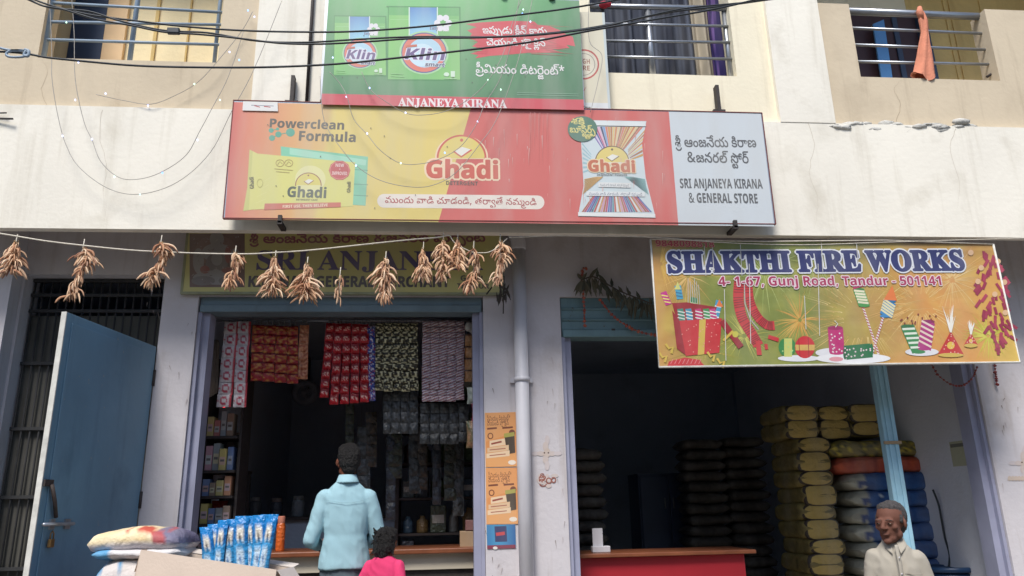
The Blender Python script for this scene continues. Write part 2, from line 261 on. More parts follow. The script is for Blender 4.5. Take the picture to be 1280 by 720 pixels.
296:[[252,-5,223,6,199,28,188,44,198,46,174,14,146,-2,114,-6,91,-4,72,4,56,16,43,31,36,50,33,72,36,89,43,108,56,124,76,137,70,129,12,129,12,166,130,166,130,130,104,122,86,109,77,93,74,74,76,58,85,45,99,36,116,34,139,38,156,50,168,69,173,92,212,92,215,74,221,59,242,40,268,34,294,38,305,46,314,57,319,74,321,96,318,124,309,148,294,169,276,187,230,214,260,238,288,224,313,206,334,184,350,158,359,130,362,99,360,66,350,40,336,20,318,5,296,-3],[334,261,323,238,303,222,269,214,182,212,182,250,281,254,294,270,290,292,274,302,54,304,54,342,271,340,304,332,324,315,334,292],[282,416,310,413,330,403,345,388,356,368,318,358,306,376,283,383,260,376,252,367,251,348,262,331,274,321,237,307,218,332,212,360,214,376,221,390,232,401,264,414]],
45:[[249,-5,219,5,194,28,182,45,193,45,166,14,138,-2,102,-6,77,-4,57,4,41,15,30,30,23,47,20,65,23,84,29,100,39,114,72,135,127,160,136,171,138,193,131,205,114,213,83,211,70,205,62,195,64,162,26,151,18,188,20,203,26,218,38,231,54,241,75,248,102,250,128,248,148,240,163,229,173,215,180,185,178,167,172,153,150,130,74,92,65,80,62,66,64,52,72,42,85,36,104,34,123,35,138,41,150,50,165,76,168,92,207,92,210,74,216,59,236,40,262,34,286,38,303,50,313,70,316,96,313,124,304,147,290,168,273,185,228,212,246,250,276,235,302,215,325,191,342,164,354,133,358,100,355,68,346,42,333,21,315,6,293,-3]],
175:[[132,-6,102,-4,74,3,51,14,32,30,18,49,9,73,52,84,66,58,77,47,91,40,134,34,175,38,197,51,204,70,199,88,182,100,71,115,40,129,24,149,18,178,22,198,30,215,45,230,66,241,93,248,156,248,181,244,202,235,218,222,232,204,242,180,199,169,186,193,164,208,126,212,86,208,66,196,60,179,63,167,71,158,88,151,178,142,211,131,233,113,244,86,246,71,242,48,233,29,217,14,195,3,166,-4],[118,216,54,229,67,261,102,251,142,254,161,268,166,280,168,300,164,321,153,338,137,350,117,354,93,348,87,340,86,323,94,313,112,309,132,312,147,319,170,345,188,323,162,293,133,279,98,279,69,290,58,300,51,313,49,330,54,353,67,371,89,383,117,386,142,384,163,374,180,360,193,342,200,321,203,298,197,260,179,235,152,221]],
48:[[18,118,22,155,34,187,54,213,80,233,111,246,148,250,185,246,217,234,243,214,262,188,275,156,279,118,275,84,263,53,244,28,218,10,185,-2,148,-6,111,-2,79,10,53,28,34,53,22,83],[59,122,65,87,82,58,109,40,148,34,175,36,198,44,215,58,228,75,235,96,238,120,235,144,228,166,216,184,198,198,176,207,148,210,120,207,98,198,81,184,68,166,61,145],[354,-6,323,-2,296,11,272,31,251,56,271,88,299,58,327,40,358,34,380,38,397,50,407,70,410,96,408,124,399,148,385,168,367,186,321,213,340,246,369,231,396,211,419,188,437,161,448,132,452,100,446,55,427,22,396,1],[528,-6,497,-2,469,11,445,31,424,56,444,88,472,58,501,40,532,34,554,38,570,50,581,70,584,96,581,124,572,147,558,168,541,185,496,212,514,250,544,235,570,215,593,191,610,164,622,133,626,100,619,55,600,22,570,1],[303,214,277,226,266,239,246,282,288,296,302,259,310,252,330,252,350,266,411,338,441,356,479,362,482,324,453,318,431,304,370,234,345,218,332,214]],
49:[[18,118,22,155,34,187,54,213,80,233,111,246,148,250,185,246,217,234,243,214,262,188,275,156,279,118,275,84,263,53,244,28,218,10,185,-2,148,-6,111,-2,79,10,53,28,34,53,22,83],[59,124,65,87,82,58,109,40,148,34,175,36,198,45,215,58,228,76,235,97,238,121,235,145,228,167,216,186,198,200,176,209,148,212,120,209,98,200,81,186,68,168,61,147],[118,214,92,226,80,239,62,282,103,296,118,259,126,252,145,252,165,266,226,338,256,356,294,362,297,324,268,318,246,304,186,234,160,218,147,214]],
432:[[431,124,399,130,378,144,366,164,362,186,367,214,379,236,423,240,405,215,399,191,401,177,408,167,418,160,433,158,448,160,458,167,463,177,465,190,462,207,452,219,437,225,250,227,229,224,214,214,205,199,200,180,160,180,154,201,144,215,129,224,110,227,95,225,84,219,77,209,78,177,81,172,42,162,34,202,36,218,43,233,54,246,69,256,87,262,125,264,152,255,175,234,184,218,176,220,193,244,218,260,254,264,422,264,463,255,488,236,500,209,502,191,497,163,482,142,460,129],[444,340,471,336,492,327,507,312,518,292,480,282,468,300,445,306,422,300,414,291,413,272,424,254,436,244,399,230,380,256,374,283,376,300,383,314,394,325,425,338],[236,-6,214,-4,195,2,178,12,97,101,82,104,72,102,63,95,57,85,57,54,69,23,80,7,39,-6,21,30,14,72,17,91,23,108,34,122,47,134,64,141,82,143,115,136,140,117,201,46,225,35,240,34,262,38,278,50,289,70,292,98,288,137,276,173,257,206,232,237,228,248,178,287,118,318,136,356,172,338,210,315,247,286,280,252,286,236,306,206,321,172,330,137,334,99,331,69,322,43,308,22,290,6,265,-3]],
47:[[105,214,79,226,68,239,48,282,90,296,104,259,112,252,132,252,152,266,213,338,243,356,281,362,284,324,255,318,233,304,172,234,147,218,134,214],[240,-6,219,-4,200,3,168,28,112,94,100,101,86,104,73,101,63,94,56,83,54,68,56,54,63,42,75,34,90,32,106,34,118,42,138,70,164,40,133,7,105,-4,88,-6,64,-3,45,5,31,18,22,33,14,69,17,90,24,107,35,121,50,132,66,139,102,139,131,127,208,44,230,35,243,34,266,38,283,50,293,69,296,96,294,123,285,146,271,166,253,183,231,196,205,205,146,212,122,212,163,250,214,242,258,226,292,203,318,173,333,137,338,97,335,69,328,44,314,23,295,7,271,-3],[414,-6,383,-2,355,11,331,31,310,56,330,88,358,58,387,40,418,34,440,38,456,50,467,70,470,96,467,124,458,147,444,168,427,185,382,212,400,250,430,235,456,215,479,191,496,164,508,133,512,100,505,55,486,22,456,1]],
306:[[344,261,332,239,311,223,272,214,180,212,180,250,284,252,300,261,302,288,291,300,259,304,78,304,78,342,281,340,314,332,334,315,344,292],[292,416,320,413,340,403,355,388,366,368,328,358,316,376,293,383,270,376,262,367,261,348,272,331,284,321,247,307,228,332,222,360,224,376,231,390,242,401,274,414],[197,-6,142,-2,97,10,62,30,38,55,23,85,18,118,21,145,30,168,44,187,62,201,84,210,109,212,128,211,145,205,158,195,168,183,174,168,176,150,171,123,155,102,130,88,86,84,42,100,45,135,78,120,112,121,126,128,133,138,136,150,134,162,128,170,119,175,92,175,69,162,56,138,54,120,57,100,64,83,77,68,93,56,137,39,194,34,232,36,263,42,288,52,306,64,319,78,332,108,334,145,328,157,318,168,304,175,288,177,265,170,258,160,255,146,257,136,263,127,273,121,300,120,319,129,331,146,334,157,342,112,316,91,282,84,264,85,248,91,234,100,224,112,218,127,216,145,220,170,233,189,254,201,298,200,218,216,224,248,260,242,291,233,316,221,337,206,352,188,363,168,369,146,372,122,369,96,361,72,348,50,330,31,306,15,276,4,239,-4]],
310:[[236,-6,214,-4,196,2,162,26,97,101,82,104,72,102,63,95,57,85,57,54,69,23,80,7,39,-6,21,30,14,72,17,91,23,108,34,122,47,134,64,141,82,143,115,136,140,117,202,46,225,35,239,34,262,38,278,50,289,69,292,96,288,126,278,151,262,172,242,189,196,212,144,212,144,250,168,250,225,237,253,224,279,208,301,187,318,162,330,132,334,97,331,68,322,43,309,22,290,7,266,-3],[312,261,301,238,281,222,247,214,160,212,160,250,259,254,272,270,268,292,252,302,32,304,32,342,249,340,282,332,302,315,312,292],[260,416,288,413,308,403,323,388,334,368,296,358,284,376,261,383,238,376,230,367,229,348,240,331,252,321,215,307,196,332,190,360,192,376,199,390,210,401,242,414]],
55:[[180,-6,156,-4,136,4,122,14,112,28,104,60,106,76,122,105,197,169,204,188,201,200,194,208,162,218,180,249,200,245,229,229,242,207,244,195,240,173,230,155,157,90,146,72,146,50,152,41,163,34,181,32,198,34,210,40,217,51,219,65,215,87,205,105,188,121,166,132,141,140,112,142,85,140,68,132,59,119,56,94,64,70,26,60,14,106,17,124,23,142,35,156,52,168,77,176,108,179,161,172,185,163,231,132,247,112,257,89,260,62,255,34,239,12,214,-1],[123,214,97,226,86,239,66,282,108,296,122,259,130,252,150,252,170,266,231,338,261,356,299,362,302,324,273,318,251,304,190,234,165,218,152,214]],
57:[[236,-6,214,-4,195,2,178,12,97,101,82,104,72,102,63,95,57,85,57,54,69,23,80,7,39,-6,21,30,14,72,17,91,23,108,34,122,47,134,64,141,82,143,115,136,140,117,201,46,225,35,240,34,262,38,278,50,289,70,292,96,289,124,280,147,267,168,249,185,204,212,223,250,252,235,279,215,301,191,319,164,330,133,334,99,331,69,322,43,308,22,290,6,265,-3],[84,214,58,226,46,239,28,282,69,296,84,259,92,252,111,252,131,266,192,338,222,356,260,362,263,324,234,318,212,304,152,234,126,218,113,214]],
58:[[242,-6,220,-4,201,3,168,28,112,94,100,101,86,104,73,101,63,94,56,83,54,68,56,54,63,42,75,34,90,32,106,34,118,42,138,70,164,40,133,7,105,-4,88,-6,64,-3,45,5,31,18,22,33,14,69,17,90,24,107,35,121,50,132,66,139,102,139,131,127,159,100,198,52,220,38,245,34,267,38,283,50,293,69,296,94,294,121,285,144,271,165,232,199,209,212,227,250,252,236,262,223,300,192,316,171,328,148,335,124,338,96,335,67,327,42,313,22,295,6,271,-3],[438,110,407,116,386,130,374,150,370,172,375,200,386,222,430,225,412,201,406,176,409,163,415,152,426,145,440,143,455,145,465,152,471,163,472,175,469,193,460,204,444,210,222,212,227,250,440,248,476,238,495,222,507,194,509,176,504,148,490,128,468,114],[84,214,58,226,46,239,28,282,69,296,84,259,92,252,111,252,131,266,192,338,222,356,260,362,263,324,234,318,212,304,152,234,126,218,113,214]],
187:[[248,-5,208,7,182,28,173,42,181,46,170,27,144,3,115,-5,99,-6,66,1,40,22,23,54,18,97,23,142,39,180,64,210,99,232,142,245,192,250,240,245,283,232,321,212,296,179,246,204,210,212,150,209,118,199,93,183,74,160,63,132,59,98,62,68,71,48,86,37,105,34,126,38,142,50,152,69,157,92,196,92,199,74,205,58,216,46,251,33,293,34,306,40,313,51,316,64,313,78,306,87,296,92,270,92,259,87,252,77,251,50,266,23,234,18,216,55,214,70,219,96,234,116,256,128,284,132,304,130,322,124,336,114,346,101,353,85,354,50,342,22,320,4,290,-5],[184,216,119,229,132,261,167,251,208,254,226,268,232,280,234,300,230,321,219,338,202,350,182,354,158,348,152,340,151,323,160,313,178,309,198,312,212,319,236,345,254,323,228,293,199,279,163,279,134,290,124,300,117,313,114,330,119,353,133,371,154,383,182,386,208,384,229,374,246,360,258,342,266,321,268,298,263,260,245,235,218,221]],
572:[[-177,-142,-214,-139,-248,-130,-279,-117,-306,-98,-330,-75,-352,-48,-321,-22,-293,-56,-260,-82,-221,-97,-177,-102,-133,-97,-94,-82,-61,-57,-33,-22,-2,-48,-24,-77,-49,-100,-76,-118,-106,-131,-140,-139]],
63:[[58,-6,27,-2,-1,11,-25,31,-46,56,-26,88,2,58,31,40,62,34,84,38,100,50,111,70,114,96,111,124,102,147,88,168,71,185,26,212,44,250,74,235,100,215,123,191,140,164,152,133,156,100,149,55,130,22,100,1]],
64:[[58,-6,27,-2,-1,11,-25,31,-46,56,-26,88,2,58,30,40,60,34,84,38,100,50,111,69,114,94,111,121,102,144,88,165,50,199,26,212,44,250,69,236,79,223,118,192,133,171,145,149,153,124,156,97,149,54,130,22,100,1],[256,110,224,116,203,130,191,150,188,172,192,200,204,222,248,225,230,201,224,176,226,163,233,152,243,145,258,143,273,145,283,152,288,163,290,175,287,193,277,204,262,210,40,212,44,250,257,248,294,238,312,222,325,194,326,176,322,148,308,128,285,114]],
69:[[-17,261,-28,238,-48,222,-83,214,-136,212,-136,250,-70,254,-57,270,-62,292,-78,302,-274,304,-274,342,-81,340,-48,332,-27,315,-17,292],[-220,-30,-199,-33,-183,-39,-170,-49,-157,-74,-157,-100,-172,-130,-214,-134,-195,-113,-190,-92,-192,-80,-198,-71,-208,-65,-236,-65,-245,-71,-251,-80,-252,-90,-249,-105,-240,-114,-224,-120,-1,-122,-1,-159,-216,-157,-255,-147,-273,-132,-285,-107,-287,-90,-282,-66,-268,-47,-247,-35]],
583:[[-116,-142,-147,-139,-174,-130,-198,-116,-218,-96,-236,-70,-250,-38,-214,-22,-203,-48,-190,-69,-175,-84,-158,-94,-138,-100,-95,-100,-75,-94,-58,-84,-43,-69,-30,-48,-19,-22,17,-37,3,-69,-14,-95,-35,-116,-58,-130,-86,-139]],
199:[[240,-6,219,-4,200,3,168,28,112,94,100,101,86,104,73,101,63,94,56,83,54,68,56,54,63,42,75,34,90,32,106,34,118,42,138,70,164,40,133,7,105,-4,88,-6,64,-3,45,5,31,18,22,33,14,69,17,90,24,107,35,121,50,132,66,139,102,139,131,127,208,44,230,35,260,35,273,41,283,51,290,66,296,112,294,145,286,178,272,210,255,239,234,265,210,287,182,303,128,316,112,314,100,308,92,299,90,288,91,277,96,268,105,262,130,262,140,268,147,277,148,304,132,331,168,336,183,301,184,288,180,262,167,243,146,230,118,226,97,228,80,236,68,246,54,272,52,286,55,305,63,321,75,334,92,343,112,349,134,350,173,346,210,332,245,310,276,282,302,246,321,206,334,160,338,112,335,75,326,45,312,22,293,6,269,-3],[414,-6,383,-2,355,11,331,31,310,56,330,88,358,58,387,40,418,34,440,38,456,50,467,70,470,96,467,124,458,147,444,168,427,185,382,212,400,250,430,235,456,215,479,191,496,164,508,133,512,100,505,55,486,22,456,1]],
588:[[-73,-30,-46,-35,-25,-47,-12,-66,-8,-90,-14,-121,-30,-141,-64,-155,-114,-159,-264,-159,-264,-122,-70,-120,-55,-114,-45,-105,-42,-90,-44,-80,-50,-71,-59,-65,-86,-65,-96,-71,-102,-80,-103,-102,-92,-123,-81,-134,-123,-130,-138,-100,-137,-74,-124,-49,-111,-39,-94,-33]],
211:[[132,-6,102,-4,74,3,51,14,32,30,18,49,9,73,52,84,66,58,77,47,91,40,134,34,175,38,197,51,204,70,199,88,182,100,71,115,40,129,24,149,18,178,22,198,30,215,45,230,66,241,93,248,156,248,181,244,202,235,218,222,232,204,242,180,199,169,186,193,164,208,126,212,86,208,66,196,60,179,63,167,71,158,88,151,178,142,211,131,233,113,244,86,246,71,242,48,233,29,217,14,195,3,166,-4],[118,216,68,224,54,229,67,261,102,251,136,253,152,259,164,272,168,297,164,315,153,330,136,340,103,342,87,333,84,324,87,315,103,305,132,307,158,325,170,338,182,309,157,287,130,276,86,278,66,286,53,301,49,322,51,336,58,348,68,359,98,372,118,374,156,368,182,350,198,324,203,292,198,260,181,236,155,221],[134,434,161,432,181,422,196,408,208,388,170,378,156,396,134,402,119,400,108,395,101,387,101,363,108,352,77,338,64,368,63,378,68,402,82,420,105,431]],
476:[[112,-168,83,-163,62,-148,47,-129,56,-128,40,-146,24,-159,6,-166,-16,-168,-41,-164,-62,-152,-77,-133,-82,-107,-73,-79,-63,-67,-47,-56,-51,-66,-99,-66,-99,-31,0,-31,0,-64,-20,-70,-34,-80,-41,-92,-44,-104,-41,-117,-34,-126,-12,-133,6,-130,19,-121,27,-107,32,-92,69,-92,77,-115,91,-129,111,-133,125,-131,137,-125,147,-114,155,-98,160,-76,162,-48,159,-7,148,33,132,70,111,106,85,138,56,168,25,193,-9,215,11,250,44,228,78,202,110,170,140,134,165,93,184,49,197,1,202,-50,196,-101,178,-138,150,-161]],
478:[[-99,-191,-115,-184,-128,-173,-140,-158,-130,-157,-144,-174,-159,-185,-176,-191,-196,-193,-222,-190,-240,-179,-251,-164,-254,-146,-251,-130,-242,-116,-225,-105,-180,-86,-174,-74,-180,-64,-198,-59,-219,-64,-222,-87,-253,-94,-259,-70,-255,-56,-244,-43,-226,-34,-198,-30,-178,-32,-153,-44,-142,-62,-142,-83,-151,-100,-171,-114,-213,-132,-220,-144,-214,-157,-196,-161,-178,-159,-166,-153,-157,-142,-152,-127,-118,-127,-114,-143,-105,-153,-94,-159,-70,-160,-60,-155,-55,-149,-57,-124,-60,-118,-29,-108,-18,-144,-20,-158,-26,-170,-47,-187,-62,-192],[-28,-71,-32,-87,-42,-100,-60,-109,-86,-112,-113,-109,-136,-100,-153,-88,-165,-75,-150,-55,-138,-67,-105,-81,-75,-82,-62,-76,-62,-66,-74,-60,-106,-62,-110,-34,-67,-31,-44,-39,-36,-47,-30,-57]],
481:[[-84,-193,-102,-191,-118,-185,-132,-174,-144,-158,-134,-156,-153,-179,-173,-190,-196,-193,-218,-190,-236,-182,-250,-170,-260,-154,-266,-135,-268,-115,-265,-90,-256,-69,-244,-52,-228,-40,-211,-33,-192,-30,-172,-33,-156,-42,-147,-56,-144,-74,-147,-92,-158,-107,-175,-117,-200,-120,-232,-113,-254,-98,-246,-74,-231,-86,-218,-91,-190,-92,-176,-83,-176,-69,-186,-61,-210,-63,-222,-72,-231,-88,-233,-125,-227,-146,-220,-154,-209,-159,-196,-161,-179,-159,-168,-152,-160,-141,-156,-127,-123,-127,-119,-142,-111,-153,-100,-159,-88,-161,-72,-159,-62,-152,-56,-141,-54,-126,-58,-104,-70,-87,-90,-73,-114,-62,-98,-30,-58,-53,-41,-68,-29,-85,-21,-105,-18,-126,-23,-154,-36,-176,-57,-189]],
231:[[242,-6,220,-4,201,3,168,28,112,94,100,101,86,104,73,101,63,94,56,83,54,68,56,54,63,42,75,34,90,32,106,34,118,42,138,70,164,40,133,7,105,-4,88,-6,64,-3,45,5,31,18,22,33,14,69,17,90,24,107,35,121,50,132,66,139,102,139,131,127,159,100,198,52,220,38,245,34,267,38,283,50,293,70,296,96,294,124,285,147,271,168,254,185,208,212,228,250,257,235,284,215,306,191,323,164,334,133,338,99,335,68,327,42,313,22,294,6,271,-3],[107,216,57,224,42,229,56,261,91,251,125,253,142,259,153,272,156,297,153,315,142,330,125,340,92,342,76,333,74,324,76,315,92,305,121,307,147,325,160,338,172,309,146,287,119,276,75,278,55,286,42,301,38,322,40,336,46,348,57,359,87,372,107,374,144,368,171,350,187,324,192,292,187,260,170,236,144,221],[122,434,150,432,170,422,185,408,196,388,158,378,146,396,122,402,108,400,97,395,90,387,90,363,98,352,66,338,53,368,52,378,57,402,72,420,94,431]],
504:[[106,-168,75,-164,48,-147,-6,-89,-26,-82,-35,-83,-42,-89,-48,-109,-43,-134,-30,-159,-66,-172,-85,-126,-87,-107,-83,-82,-71,-63,-52,-51,-26,-46,-2,-51,22,-65,79,-122,99,-132,125,-131,137,-124,148,-112,156,-96,162,-48,159,-7,148,33,132,70,111,106,85,138,56,168,25,193,-9,215,11,250,44,228,78,202,110,170,140,134,165,93,184,49,197,1,202,-50,199,-84,191,-113,178,-136,160,-154,136,-165]],
491:[[108,-168,75,-164,49,-146,-5,-88,-26,-81,-45,-88,-51,-96,-51,-118,-46,-127,-37,-133,-25,-135,-11,-133,1,-125,18,-100,41,-130,14,-158,-10,-167,-46,-166,-62,-160,-74,-150,-88,-122,-90,-106,-86,-83,-72,-64,-52,-51,-28,-46,-1,-52,23,-66,79,-123,98,-132,123,-131,137,-124,148,-112,156,-96,162,-48,159,-7,148,33,132,70,111,106,85,138,56,168,25,193,-9,215,11,250,44,228,78,202,110,170,140,134,165,93,184,49,197,1,202,-50,199,-84,191,-113,178,-136,160,-154,136,-165]],
622:[[168,386,158,290,254,318,261,272,170,264,229,185,186,162,144,249,104,162,60,185,119,264,28,272,35,318,130,290,120,386]],
495:[[55,-193,22,-190,-7,-181,-31,-166,-48,-145,-59,-119,-63,-88,-60,-60,-50,-36,-33,-15,-12,2,14,14,56,20,77,19,96,13,112,3,125,-10,133,-28,136,-49,131,-72,118,-91,97,-104,70,-108,52,-106,36,-100,22,-91,12,-78,6,-61,5,-32,18,6,62,81,73,113,74,130,70,156,57,178,35,197,4,214,22,250,62,227,91,198,108,165,114,132,108,95,41,-30,41,-55,47,-66,56,-72,70,-74,82,-73,91,-67,97,-58,99,-48,96,-31,86,-20,72,-14,24,-16,-2,-30,-20,-54,-26,-88,-21,-117,-6,-139,20,-152,55,-157,85,-155,112,-147,136,-135,156,-116,188,-139,159,-164,126,-180,91,-190]],
624:[[92,58,96,52,53,-64,20,-64,43,40,46,58]],
113:[[260,-5,230,5,205,28,194,45,204,46,179,13,150,-2,118,-6,95,-4,76,3,59,13,45,28,34,46,21,90,22,148,28,176,39,199,52,218,68,232,85,242,122,250,142,248,159,242,173,233,183,220,189,205,191,186,189,168,183,151,172,137,158,126,138,120,97,119,68,129,38,152,50,183,72,164,96,154,129,155,141,161,149,171,152,184,150,197,144,207,134,213,122,214,105,212,90,204,77,190,68,172,61,149,60,97,72,60,83,46,98,37,119,34,137,35,151,41,162,50,176,76,179,92,218,92,221,74,228,59,248,40,274,34,297,38,314,50,324,70,327,96,324,124,316,148,303,170,285,188,238,217,253,250,261,250,292,233,319,212,340,188,356,160,365,131,368,99,366,68,357,42,344,21,326,6,304,-3],[141,312,138,239,100,239,96,312],[186,270,188,285,194,298,218,318,217,310,202,320,191,332,184,346,183,375,193,395,218,412,280,419,423,419,423,382,235,377,224,365,226,347,240,337,340,334,340,296,240,293,230,283,230,262,241,253,261,250,284,212,242,214,223,218,208,226,196,237,188,252]],
242:[[180,-6,156,-4,136,4,122,14,112,28,104,60,106,76,122,105,192,166,207,184,216,205,220,230,217,248,211,264,201,278,187,288,169,295,120,302,104,300,92,294,84,284,82,273,84,262,89,254,98,248,123,248,133,253,139,262,140,289,125,316,160,322,176,286,177,272,173,248,160,228,138,216,110,212,89,214,72,220,60,231,47,257,48,290,55,306,67,319,84,328,105,334,158,334,183,328,206,319,225,307,240,292,251,275,258,255,260,233,257,204,247,178,231,155,157,90,146,72,146,50,152,41,163,34,181,32,198,34,210,40,217,51,219,65,215,87,205,105,188,121,166,132,141,140,112,142,85,140,68,132,59,119,56,94,64,70,26,60,14,106,17,124,23,142,35,156,52,168,77,176,108,179,161,172,185,163,231,132,247,112,257,89,260,62,255,34,239,12,214,-1],[136,412,163,409,183,399,198,384,209,364,171,354,159,372,136,379,112,372,105,363,104,344,115,327,127,317,90,303,71,328,65,356,67,372,74,386,85,397,116,410]],
499:[[-206,-30,-184,-33,-167,-42,-153,-56,-142,-74,-150,-74,-137,-55,-124,-42,-107,-33,-86,-30,-66,-33,-49,-40,-36,-51,-26,-64,-20,-81,-20,-117,-34,-150,-68,-186,-94,-161,-65,-133,-57,-117,-54,-100,-56,-87,-62,-76,-72,-68,-88,-66,-104,-69,-116,-77,-124,-91,-128,-108,-162,-108,-167,-91,-175,-78,-188,-69,-205,-66,-219,-68,-229,-76,-235,-87,-237,-100,-234,-117,-226,-132,-198,-160,-224,-186,-257,-149,-271,-117,-270,-80,-264,-64,-255,-50,-242,-40,-225,-33]],
501:[[124,-167,94,-157,65,-132,24,-88,2,-81,-16,-88,-22,-96,-22,-118,-16,-127,-8,-133,4,-135,19,-133,30,-125,48,-100,70,-130,44,-158,19,-167,-17,-166,-33,-160,-45,-150,-59,-122,-59,-90,-53,-76,-43,-63,-30,-54,-16,-48,16,-48,41,-58,109,-123,130,-132,157,-131,169,-126,184,-106,188,-80,181,-41,170,-22,128,22,50,88,24,125,17,145,15,166,18,188,26,208,40,225,60,238,83,247,111,250,135,248,171,235,194,212,205,182,205,148,193,117,184,103,152,122,166,151,165,177,153,199,142,207,128,212,110,214,87,211,69,201,58,186,54,166,57,150,77,119,176,34,206,-1,223,-38,229,-78,226,-104,219,-126,206,-144,189,-157,167,-166]],
248:[[232,-4,206,2,187,12,154,44,112,94,100,101,86,104,73,101,63,94,56,83,54,68,56,54,63,42,75,34,90,32,106,34,118,42,138,70,164,40,133,7,105,-4,88,-6,64,-3,45,5,31,18,22,33,14,69,17,90,24,107,35,121,50,132,66,139,102,139,131,127,159,100,198,52,220,38,245,34,267,38,283,50,293,70,296,96,294,124,285,147,271,167,254,184,208,212,228,250,257,235,284,215,306,191,323,164,334,133,338,99,332,55,313,22,282,2],[348,-73,316,-70,287,-63,259,-50,232,-32,176,22,229,21,262,-9,299,-28,344,-34,370,-31,394,-23,413,-9,428,10,437,34,440,64,437,96,428,126,414,153,394,176,370,196,341,212,360,250,395,230,425,206,449,176,467,142,478,106,482,66,477,25,465,-10,446,-37,419,-57,386,-69],[84,214,58,226,46,239,28,282,69,296,84,259,92,252,111,252,131,266,192,338,222,356,260,362,263,324,234,318,212,304,152,234,126,218,113,214]],
122:[[236,-6,214,-4,195,2,178,12,97,101,82,104,72,102,63,95,57,85,57,54,69,23,80,7,39,-6,21,30,14,72,17,91,23,108,34,122,47,134,64,141,82,143,115,136,140,117,201,46,225,35,240,34,262,38,279,50,289,69,292,96,289,123,281,146,268,165,252,181,232,194,184,210,158,213,168,250,183,250,224,240,261,223,291,200,314,172,329,137,334,97,331,68,322,43,309,22,290,7,266,-3],[87,270,89,285,95,298,118,318,118,310,103,320,92,332,85,346,84,375,94,395,118,412,180,419,324,419,324,382,136,377,125,365,127,347,141,337,240,334,240,296,141,293,130,283,131,262,142,253,176,250,195,212,143,214,124,218,108,226,97,237,89,252]],
10038:[[139,-5,93,1,57,20,34,51,26,93,32,128,47,155,72,177,104,198,74,236,63,259,60,284,66,317,85,342,114,357,152,362,188,357,215,342,233,318,238,286,233,256,218,232,195,211,167,192,264,99,285,135,298,178,343,178,323,119,309,93,292,71,365,0,306,0,262,42,237,23,210,8,177,-2],[140,218,165,235,182,250,192,267,195,286,192,302,183,315,169,324,150,326,131,324,116,316,106,302,103,285,105,268,124,236],[140,34,170,37,196,44,234,70,130,170,88,138,76,119,72,94,77,70,91,50,113,38]],
10042:[[98,155,53,178,112,258,20,265,28,311,122,284,112,380,161,380,151,284,247,311,254,265,162,258,222,178,178,155,136,242]],
10043:[[124,56,124,158,25,158,25,194,124,194,124,298,160,298,160,194,260,194,260,158,160,158,160,56]],
10044:[[20,-64,46,58,92,58,96,52,65,-36,53,-64]],
10045:[[20,114,20,154,141,154,141,114]],
10046:[[66,-7,55,-5,45,1,38,12,36,27,38,43,45,53,55,59,79,59,89,53,96,43,98,27,96,12,89,1,79,-5]],
10048:[[142,-5,87,7,48,44,26,102,18,178,21,232,30,278,46,314,70,340,102,357,142,362,198,350,237,314,260,256,268,178,264,125,255,80,239,44,216,17,184,0],[142,56,166,64,182,86,190,125,192,178,190,232,182,270,166,294,142,302,118,294,104,270,96,232,93,178,96,125,104,87,118,64]],
10049:[[131,0,133,278,66,220,30,266,144,357,206,357,206,0]],
10050:[[20,0,20,52,153,189,177,224,184,256,182,275,173,288,159,296,141,299,121,297,81,278,60,262,19,311,70,346,117,360,146,362,179,359,207,349,229,334,246,315,256,292,260,266,257,237,248,212,233,188,160,110,114,67,114,64,270,64,270,0]],
10051:[[122,-5,67,0,19,14,19,78,67,61,114,55,148,58,171,69,183,86,187,108,185,122,180,134,169,143,153,149,74,154,74,212,131,214,152,219,166,226,175,236,182,260,179,277,170,290,154,298,130,301,107,299,54,275,20,327,69,352,100,360,136,362,185,356,223,340,247,313,256,277,250,244,233,218,208,200,178,186,216,178,244,160,260,136,266,104,262,75,251,48,231,26,204,9,167,-1]],
10052:[[161,0,161,74,8,74,8,126,165,357,234,357,234,132,278,132,278,74,234,74,234,0],[75,132,161,132,162,270,152,251,147,241,140,232]],
10053:[[120,-5,68,0,24,14,24,80,69,63,118,56,148,60,169,70,183,88,187,113,169,154,116,167,62,159,32,175,45,357,238,357,238,293,111,293,104,223,150,228,181,225,208,216,231,200,248,179,259,152,263,120,254,68,227,28,182,3]],
10054:[[148,-5,113,-1,82,12,56,33,35,63,22,103,18,152,22,212,38,269,51,294,69,317,92,335,121,349,155,358,244,358,244,297,202,302,162,298,133,288,112,271,98,249,91,222,87,190,90,190,102,207,119,220,140,229,168,232,210,225,242,202,263,167,270,119,261,67,237,28,198,3],[146,56,166,59,182,71,193,90,196,118,194,141,184,159,169,170,148,174,132,172,108,158,94,136,94,108,106,78,117,66,130,58]],
10055:[[56,0,190,294,14,294,14,357,270,357,270,310,134,0]],
10056:[[143,-5,90,1,50,20,26,51,18,90,22,124,38,150,60,170,86,186,64,203,45,223,33,247,28,276,32,302,44,324,63,340,87,352,114,359,143,362,173,359,200,352,223,340,241,324,253,302,257,276,252,246,239,223,218,204,193,188,229,165,257,134,265,115,268,92,264,65,252,41,233,22,208,7,178,-2],[143,220,173,239,183,253,186,270,183,286,174,297,160,304,142,306,126,304,112,297,103,286,100,270,103,253,112,240],[142,50,166,54,184,62,194,76,198,94,196,107,181,128,140,156,102,130,91,114,88,95,91,77,101,63,118,54]],
